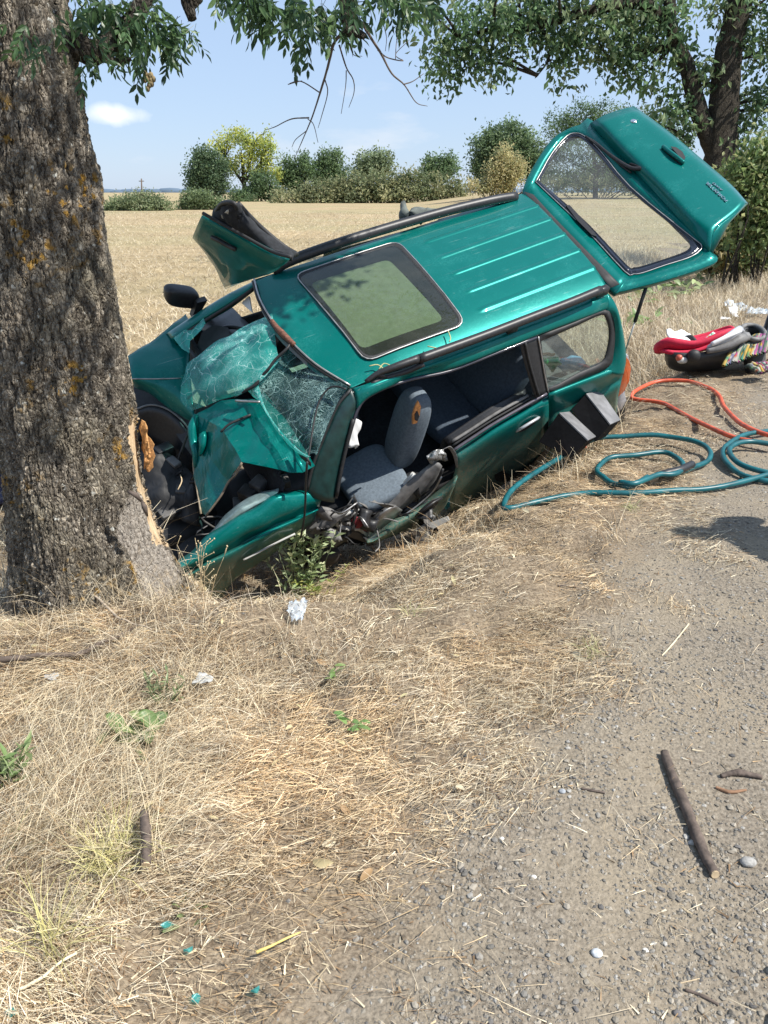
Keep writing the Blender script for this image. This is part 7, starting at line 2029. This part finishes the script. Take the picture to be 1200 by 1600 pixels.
# ---- single stones that stand out
for (x, y, r_, c_, lb) in ((932, 1492, .016, (.52, .54, .55), 'pale grey stone on the gravel near the bottom, largest of the single stones'), (1008, 1488, .012, (.62, .60, .55), 'whitish rounded stone right of the pale grey stone'),
                           (878, 1238, .013, (.32, .34, .36), 'blue-grey angular stone at the grass edge'), (784, 1312, .009, (.60, .58, .54), 'small white stone by the twig at the grass edge'),
                           (1058, 1585, .012, (.14, .13, .125), 'dark brown stone near the bottom right corner'), (834, 1372, .010, (.58, .55, .50), 'cream stone in the middle of the gravel'),
                           (616, 1103, .011, (.36, .38, .42), 'small bluish stone lying in the straw among dry leaves'), (1168, 1350, .024, (.30, .29, .27), 'rough grey lump of broken asphalt at the right edge')):
    c = GND(x, y)
    t = thing('stone', lb, 'stone', c, 'single stones lying on the ground')
    m_ = MB(); m_.add(PV * (1 + .25 * (rng.random((len(PV), 1)) - .5)) * np.array([1.15, .9, .6]) * r_ + c + [0, 0, r_ * .35], None, PF)
    o_ = m_.build('rock', simple('stone_%d' % x, c_, .85, var=.25, scale=120, bmp=.3), t, True)
    o_.modifiers.new('sub', 'SUBSURF').render_levels = 1


# ---- green plants
def leafy(name, label, cat, px, py, n, L0, L1, W, cols, up=.7, stems=0, H0=.1, spread=.06, group=None, six=True, seed=0):
    r = np.random.default_rng(seed + 500)
    c = GND(px, py) + ([0, 0, .045] if name == 'leaf_sprig' else 0)
    t = thing(name, label, cat, c, group)
    P = c + np.stack([r.normal(size=n) * spread, r.normal(size=n) * spread, np.abs(r.random(n)) * H0], 1)
    A = rand_unit(n, r); A[:, 2] = np.abs(A[:, 2]) * up + .15; A /= np.linalg.norm(A, axis=1)[:, None]
    Nn = np.array([0, 0, 1.0]) + r.normal(size=(n, 3)) * .35
    Lh = L0 + (L1 - L0) * r.random(n)
    col_ = np.array(cols)[r.integers(0, len(cols), n)] * (.75 + .5 * r.random((n, 1)))
    if stems:
        mb_ = MB()
        tops = []
        for k in range(stems):
            d = r.normal(size=2) * spread * 1.2
            P_ = cr_spline([c + [d[0] * .3, d[1] * .3, 0], c + [d[0] * .8, d[1] * .8, H0 * .6], c + [d[0] * 1.3, d[1] * 1.3, H0 * (1 + .3 * r.random())]], 4)
            mb_.tube(P_, np.linspace(.004, .0015, len(P_)), 5); tops.append(P_)
        tp = np.concatenate(tops); P = tp[r.integers(0, len(tp), n)] + r.normal(size=(n, 3)) * .008
        mb_.build('stem', simple(name + '_stem', tuple(np.array(cols[0]) * .9), .7), t)
    for k in range(n if n <= 60 else 0):
        Vv, F, Cc = leaf6(P[k], A[k], Nn[k], Lh[k], Lh[k] * W, col_[k])
        me = raw_mesh('leaf', Vv - c, [F], M_LEAF, True, Cc); put('leaf', me, t)
    if n > 60:
        Vv, F, Cc = leaf_quads(P, A, Nn, Lh, Lh * W, col_); put('foliage', raw_mesh('foliage', Vv - c, [F], M_LEAF, False, Cc), t)['kind'] = 'stuff'
    return t


def leaf6(P, A, Nn, Lh, W, col):
    S = np.cross(A, Nn); S /= np.linalg.norm(S); n2 = np.cross(S, A)
    V_, F_ = [], []
    us = np.linspace(0, 1, 6)
    for u in us:
        w = W * sin(pi * min(1, u * .92 + .08)) ** .8 * .5
        q = P + A * Lh * u - np.array([0, 0, 1]) * Lh * .28 * u * u
        V_ += [q + S * w + n2 * w * .35, q - n2 * 0.0, q - S * w + n2 * w * .35]
    for k in range(5):
        F_ += [(3 * k, 3 * k + 1, 3 * k + 4), (3 * k, 3 * k + 4, 3 * k + 3), (3 * k + 1, 3 * k + 2, 3 * k + 5), (3 * k + 1, 3 * k + 5, 3 * k + 4)]
    return np.array(V_), np.array(F_), np.tile(col, (len(V_), 1))


WG = [(.13, .19, .075), (.18, .24, .10), (.24, .28, .13), (.10, .15, .06)]
leafy('thistle', 'dusty green leafy weed growing in front of the torn front wing', 'weed', 470, 938, 420, .03, .085, .42, [(.22, .27, .15), (.28, .33, .19), (.34, .36, .22), (.17, .22, .11)],   .6, 14, .36, .075, seed=1)
leafy('weed', 'low yellow-green weed at the foot of the dusty leafy weed', 'weed', 500, 930, 90, .03, .06, .35, [(.24, .27, .08), (.17, .22, .07), (.30, .29, .11)], .5, 6, .05, .06, seed=2)
leafy('dock_plant', 'broad-leaved green dock plant in the dry grass at left', 'weed', 212, 1150, 15, .07, .13, .42, [(.10, .155, .055), (.14, .20, .075), (.085, .13, .05)], .75, 0, .03, .035, seed=3)
leafy('weed', 'feathery grey-green weed just above the dock plant', 'weed', 255, 1098, 80, .02, .05, .2, [(.13, .17, .08), (.17, .20, .10)], .8, 7, .08, .03, seed=4)
leafy('leaf_sprig', 'fallen sprig of green leaflets on the straw, the lower one', 'leaf sprig', 555, 1148, 9, .04, .06, .38, [(.10, .18, .06), (.14, .22, .08)], .15, 0, .012, .022, seed=5)
leafy('leaf_sprig', 'fallen sprig of green leaflets on the straw above the other sprig', 'leaf sprig', 520, 1074, 6, .04, .055, .36, [(.10, .16, .05), (.14, .20, .07)], .15, 0, .012, .02, seed=6)
leafy('weed', 'small green weed at the left edge of the dry grass', 'weed', 8, 1225, 70, .04, .08, .25, [(.11, .16, .06), (.16, .20, .09)], .8, 6, .1, .04, seed=7)
leafy('weed', 'tiny green sprout beside the dark stick at the bottom left', 'weed', 288, 1440, 9, .03, .05, .3, [(.13, .17, .07)], .6, 0, .01, .02, seed=8)
leafy('weed', 'green weed in the shade behind the trunk at the left edge', 'weed', 6, 700, 150, .05, .12, .3, [(.10, .15, .06), (.15, .19, .09)], .8, 10, .5, .12, seed=9)
for k, (x, y, n, hh, lb) in enumerate(((1060, 462, 42, .25, 'green broad-leaved weed on the bank below the tailgate, the largest'), (1100, 440, 34, .22, 'green broad-leaved weed under the tailgate corner'),
                               (1002, 470, 30, .2, 'pale green weed beside the gas strut'), (992, 510, 26, .15, 'small grey-green weed low behind the rear corner of the car'))):
    leafy('roadside_weed', lb, 'weed', x, y, n, .14, .28, .4, [(.13, .19, .075), (.17, .23, .10), (.22, .26, .13)], .8, 0, hh, .28, 'broad-leaved weeds on the bank', seed=20 + k)

# fallen dry leaves scattered through the straw: build the ones one can pick out singly
n = 110
P = scatter(n, -1.5, 1.2, .85, 4.0, lambda x, y: d_verge(x, y) * .8, 1.0)
r_ = np.random.default_rng(77)
LFP = []
for k in range(6):
    A = np.array([1.0, 0, .12]); Vv, F, Cc = leaf6(np.zeros(3), A, np.array([0, r_.normal() * .3, 1.0]), .045, .016 + .006 * r_.random(), np.array([(.55, .46, .26), (.62, .54, .36), (.42, .30, .15), (.50, .44, .24), (.66, .58, .40), (.34, .22, .11)][k]))
    LFP.append(raw_mesh('dry_leaf', Vv, [F], M_STRAW, True, Cc))
for k in range(len(P)):
    o_ = put('dry_leaf', LFP[int(r_.integers(6))])
    o_.location = Vector(P[k] + [0, 0, .016 + .01 * r_.random()]); o_.rotation_euler = (r_.normal() * .35, r_.normal() * .35, r_.random() * 6.28)
    q = .55 + .8 * r_.random() ** 2; o_.scale = (q, q, q)
    tag(o_, 'dry fallen leaf lying among the straw', 'leaf', 'dry fallen leaves in the straw')

# yellow-green grass tufts, tall brown weed stalks by the trunk, dead weeds over the sill
tufts('yellow_grass', np.array([GND(x, y) for x, y in [(175, 1350), (160, 1365), (190, 1340), (185, 1372), (150, 1350), (205, 1330), (75, 1480), (90, 1490)]]), 40, .08, .19, .018, np.array([(.48, .43, .17), (.58, .51, .25), (.42, .39, .17), (.62, .54, .32)]), 1.0, .0024, 3, 1.2)
tufts('greenish_grass', np.array([GND(x, y) for x, y in [(920, 1025), (925, 1020), (640, 960), (985, 800), (990, 795), (30, 1330)]]), 26, .04, .12, .02, np.array([(.42, .40, .20), (.34, .35, .16)]), 1.0, .002, 3, 1.0)
mb = MB()
M_DRYWEED = simple('dry_weed_stalk', (.50, .40, .24), .8, var=.25)
dw = thing('dry_weed', 'tall dry branching weed stalks between the trunk and the torn front wing', 'weed', GND(325, 935))
for k in range(9):
    mb = MB()
    x0 = 310 + 45 * rng.random(); c = GND(x0, 928 + 12 * rng.random())
    d = rng.normal(size=2) * .05
    Hh = .16 + .16 * rng.random()
    P_ = cr_spline([c, c + [d[0] * .4, d[1] * .4, Hh * .5], c + [d[0], d[1], Hh]], 5)
    mb.tube(P_, np.linspace(.0025, .001, len(P_)), 5)
    for q in range(7):
        b_ = P_[int(3 + rng.integers(0, len(P_) - 3))]; e_ = b_ + np.array([rng.normal() * .03, rng.normal() * .03, .03 + .03 * rng.random()])
        mb.tube([b_, (b_ + e_) / 2 + rng.normal(size=3) * .004, e_], .0011, 4)
        mb.ball(e_, [.004, 0, 0], [0, .004, 0], [0, 0, .005], 1, 5, 4)
    mb.build('stalk', M_DRYWEED, dw)
cE = np.array([GND(x, y) for x, y in [(560, 878), (585, 872), (600, 868), (540, 890), (620, 866), (570, 895), (530, 900), (640, 868), (380, 905), (400, 895), (420, 900), (350, 940), (370, 925), (445, 900)]])
tufts('rusty_dry_weeds', cE, 24, .07, .2, .03, np.array([(.42, .26, .13), (.52, .36, .19), (.34, .20, .10), (.60, .46, .27)]), .7, .002, 3, 1.1)
cF = np.array([GND(x, y) for x, y in [(705, 790), (730, 775), (755, 765), (780, 745), (800, 735), (815, 722), (835, 712), (850, 700), (765, 755), (745, 785), (820, 735), (870, 712), (905, 712), (850, 722), (885, 720), (895, 705), (925, 705), (942, 688), (960, 676), (860, 730), (930, 690), (915, 725), (955, 670)]])
tufts('bank_tall_grass', cF, 22, .12, .30, .035, STRAW, .6, .0026, 3, 1.1)

# ---- the helper standing on the road, out of the picture to the right, whose shadow falls on the gravel
def person():
    f = GND(1130, 860)
    bx, by = f[0] + 1.22, f[1] - .28
    t = thing('person', 'standing person in dark work clothes on the gravel just right of the frame', 'person', (bx, by, 0.02))
    me = bpy.data.meshes.new('body'); bm_ = bmesh.new()
    J = {'pel': (0, 0, .98, .15), 'wai': (0, 0, 1.12, .135), 'che': (0, .02, 1.34, .16), 'nek': (0, .02, 1.52, .062), 'hd0': (-.02, .0, 1.61, .085), 'hd1': (-.03, -.01, 1.72, .095), 'hd2': (-.03, -.01, 1.79, .06)}
    for s_, m in ((-1, 'l'), (1, 'r')):
        J.update({m + 'hip': (0, .1 * s_, .92, .105), m + 'kne': (-.02, .11 * s_, .50, .068), m + 'ank': (.02, .12 * s_, .09, .05), m + 'toe': (-.17, .13 * s_, .04, .04),
                  m + 'sho': (0, .2 * s_, 1.44, .075), m + 'elb': (-.04, .30 * s_, 1.17, .05), m + 'wri': (-.22, .26 * s_, 1.02, .036), m + 'hnd': (-.30, .24 * s_, 1.0, .036)})
    E = [('pel', 'wai'), ('wai', 'che'), ('che', 'nek'), ('nek', 'hd0'), ('hd0', 'hd1'), ('hd1', 'hd2')]
    for m in 'lr':
        E += [('pel', m + 'hip'), (m + 'hip', m + 'kne'), (m + 'kne', m + 'ank'), (m + 'ank', m + 'toe'), ('che', m + 'sho'), (m + 'sho', m + 'elb'), (m + 'elb', m + 'wri'), (m + 'wri', m + 'hnd')]
        for q in range(4):
            J[m + 'f%d' % q] = (J[m + 'hnd'][0] - .055, J[m + 'hnd'][1] + (q - 1.5) * .021, J[m + 'hnd'][2] - .01, .009); J[m + 'g%d' % q] = (J[m + 'hnd'][0] - .085 + .006 * abs(q - 1.5), J[m + 'hnd'][1] + (q - 1.5) * .021, J[m + 'hnd'][2] - .035, .008)
            E += [(m + 'hnd', m + 'f%d' % q), (m + 'f%d' % q, m + 'g%d' % q)]
    ks = list(J); vs = {k: bm_.verts.new(J[k][:3]) for k in ks}
    for a_, b_ in E: bm_.edges.new((vs[a_], vs[b_]))
    bm_.to_mesh(me); bm_.free()
    o_ = put('body', me, t)
    sk_ = o_.modifiers.new('skin', 'SKIN'); sk_.use_smooth_shade = True
    if not me.skin_vertices: me.attributes  # layer is made with the modifier
    if me.skin_vertices:
        for i_, k_ in enumerate(ks):
            me.skin_vertices[0].data[i_].radius = (J[k_][3],) * 2
        me.skin_vertices[0].data[0].use_root = True
    o_.modifiers.new('sub', 'SUBSURF').render_levels = 2
    me.materials.append(simple('dark_work_cloth', (.03, .035, .05), .9))
    return t


person()
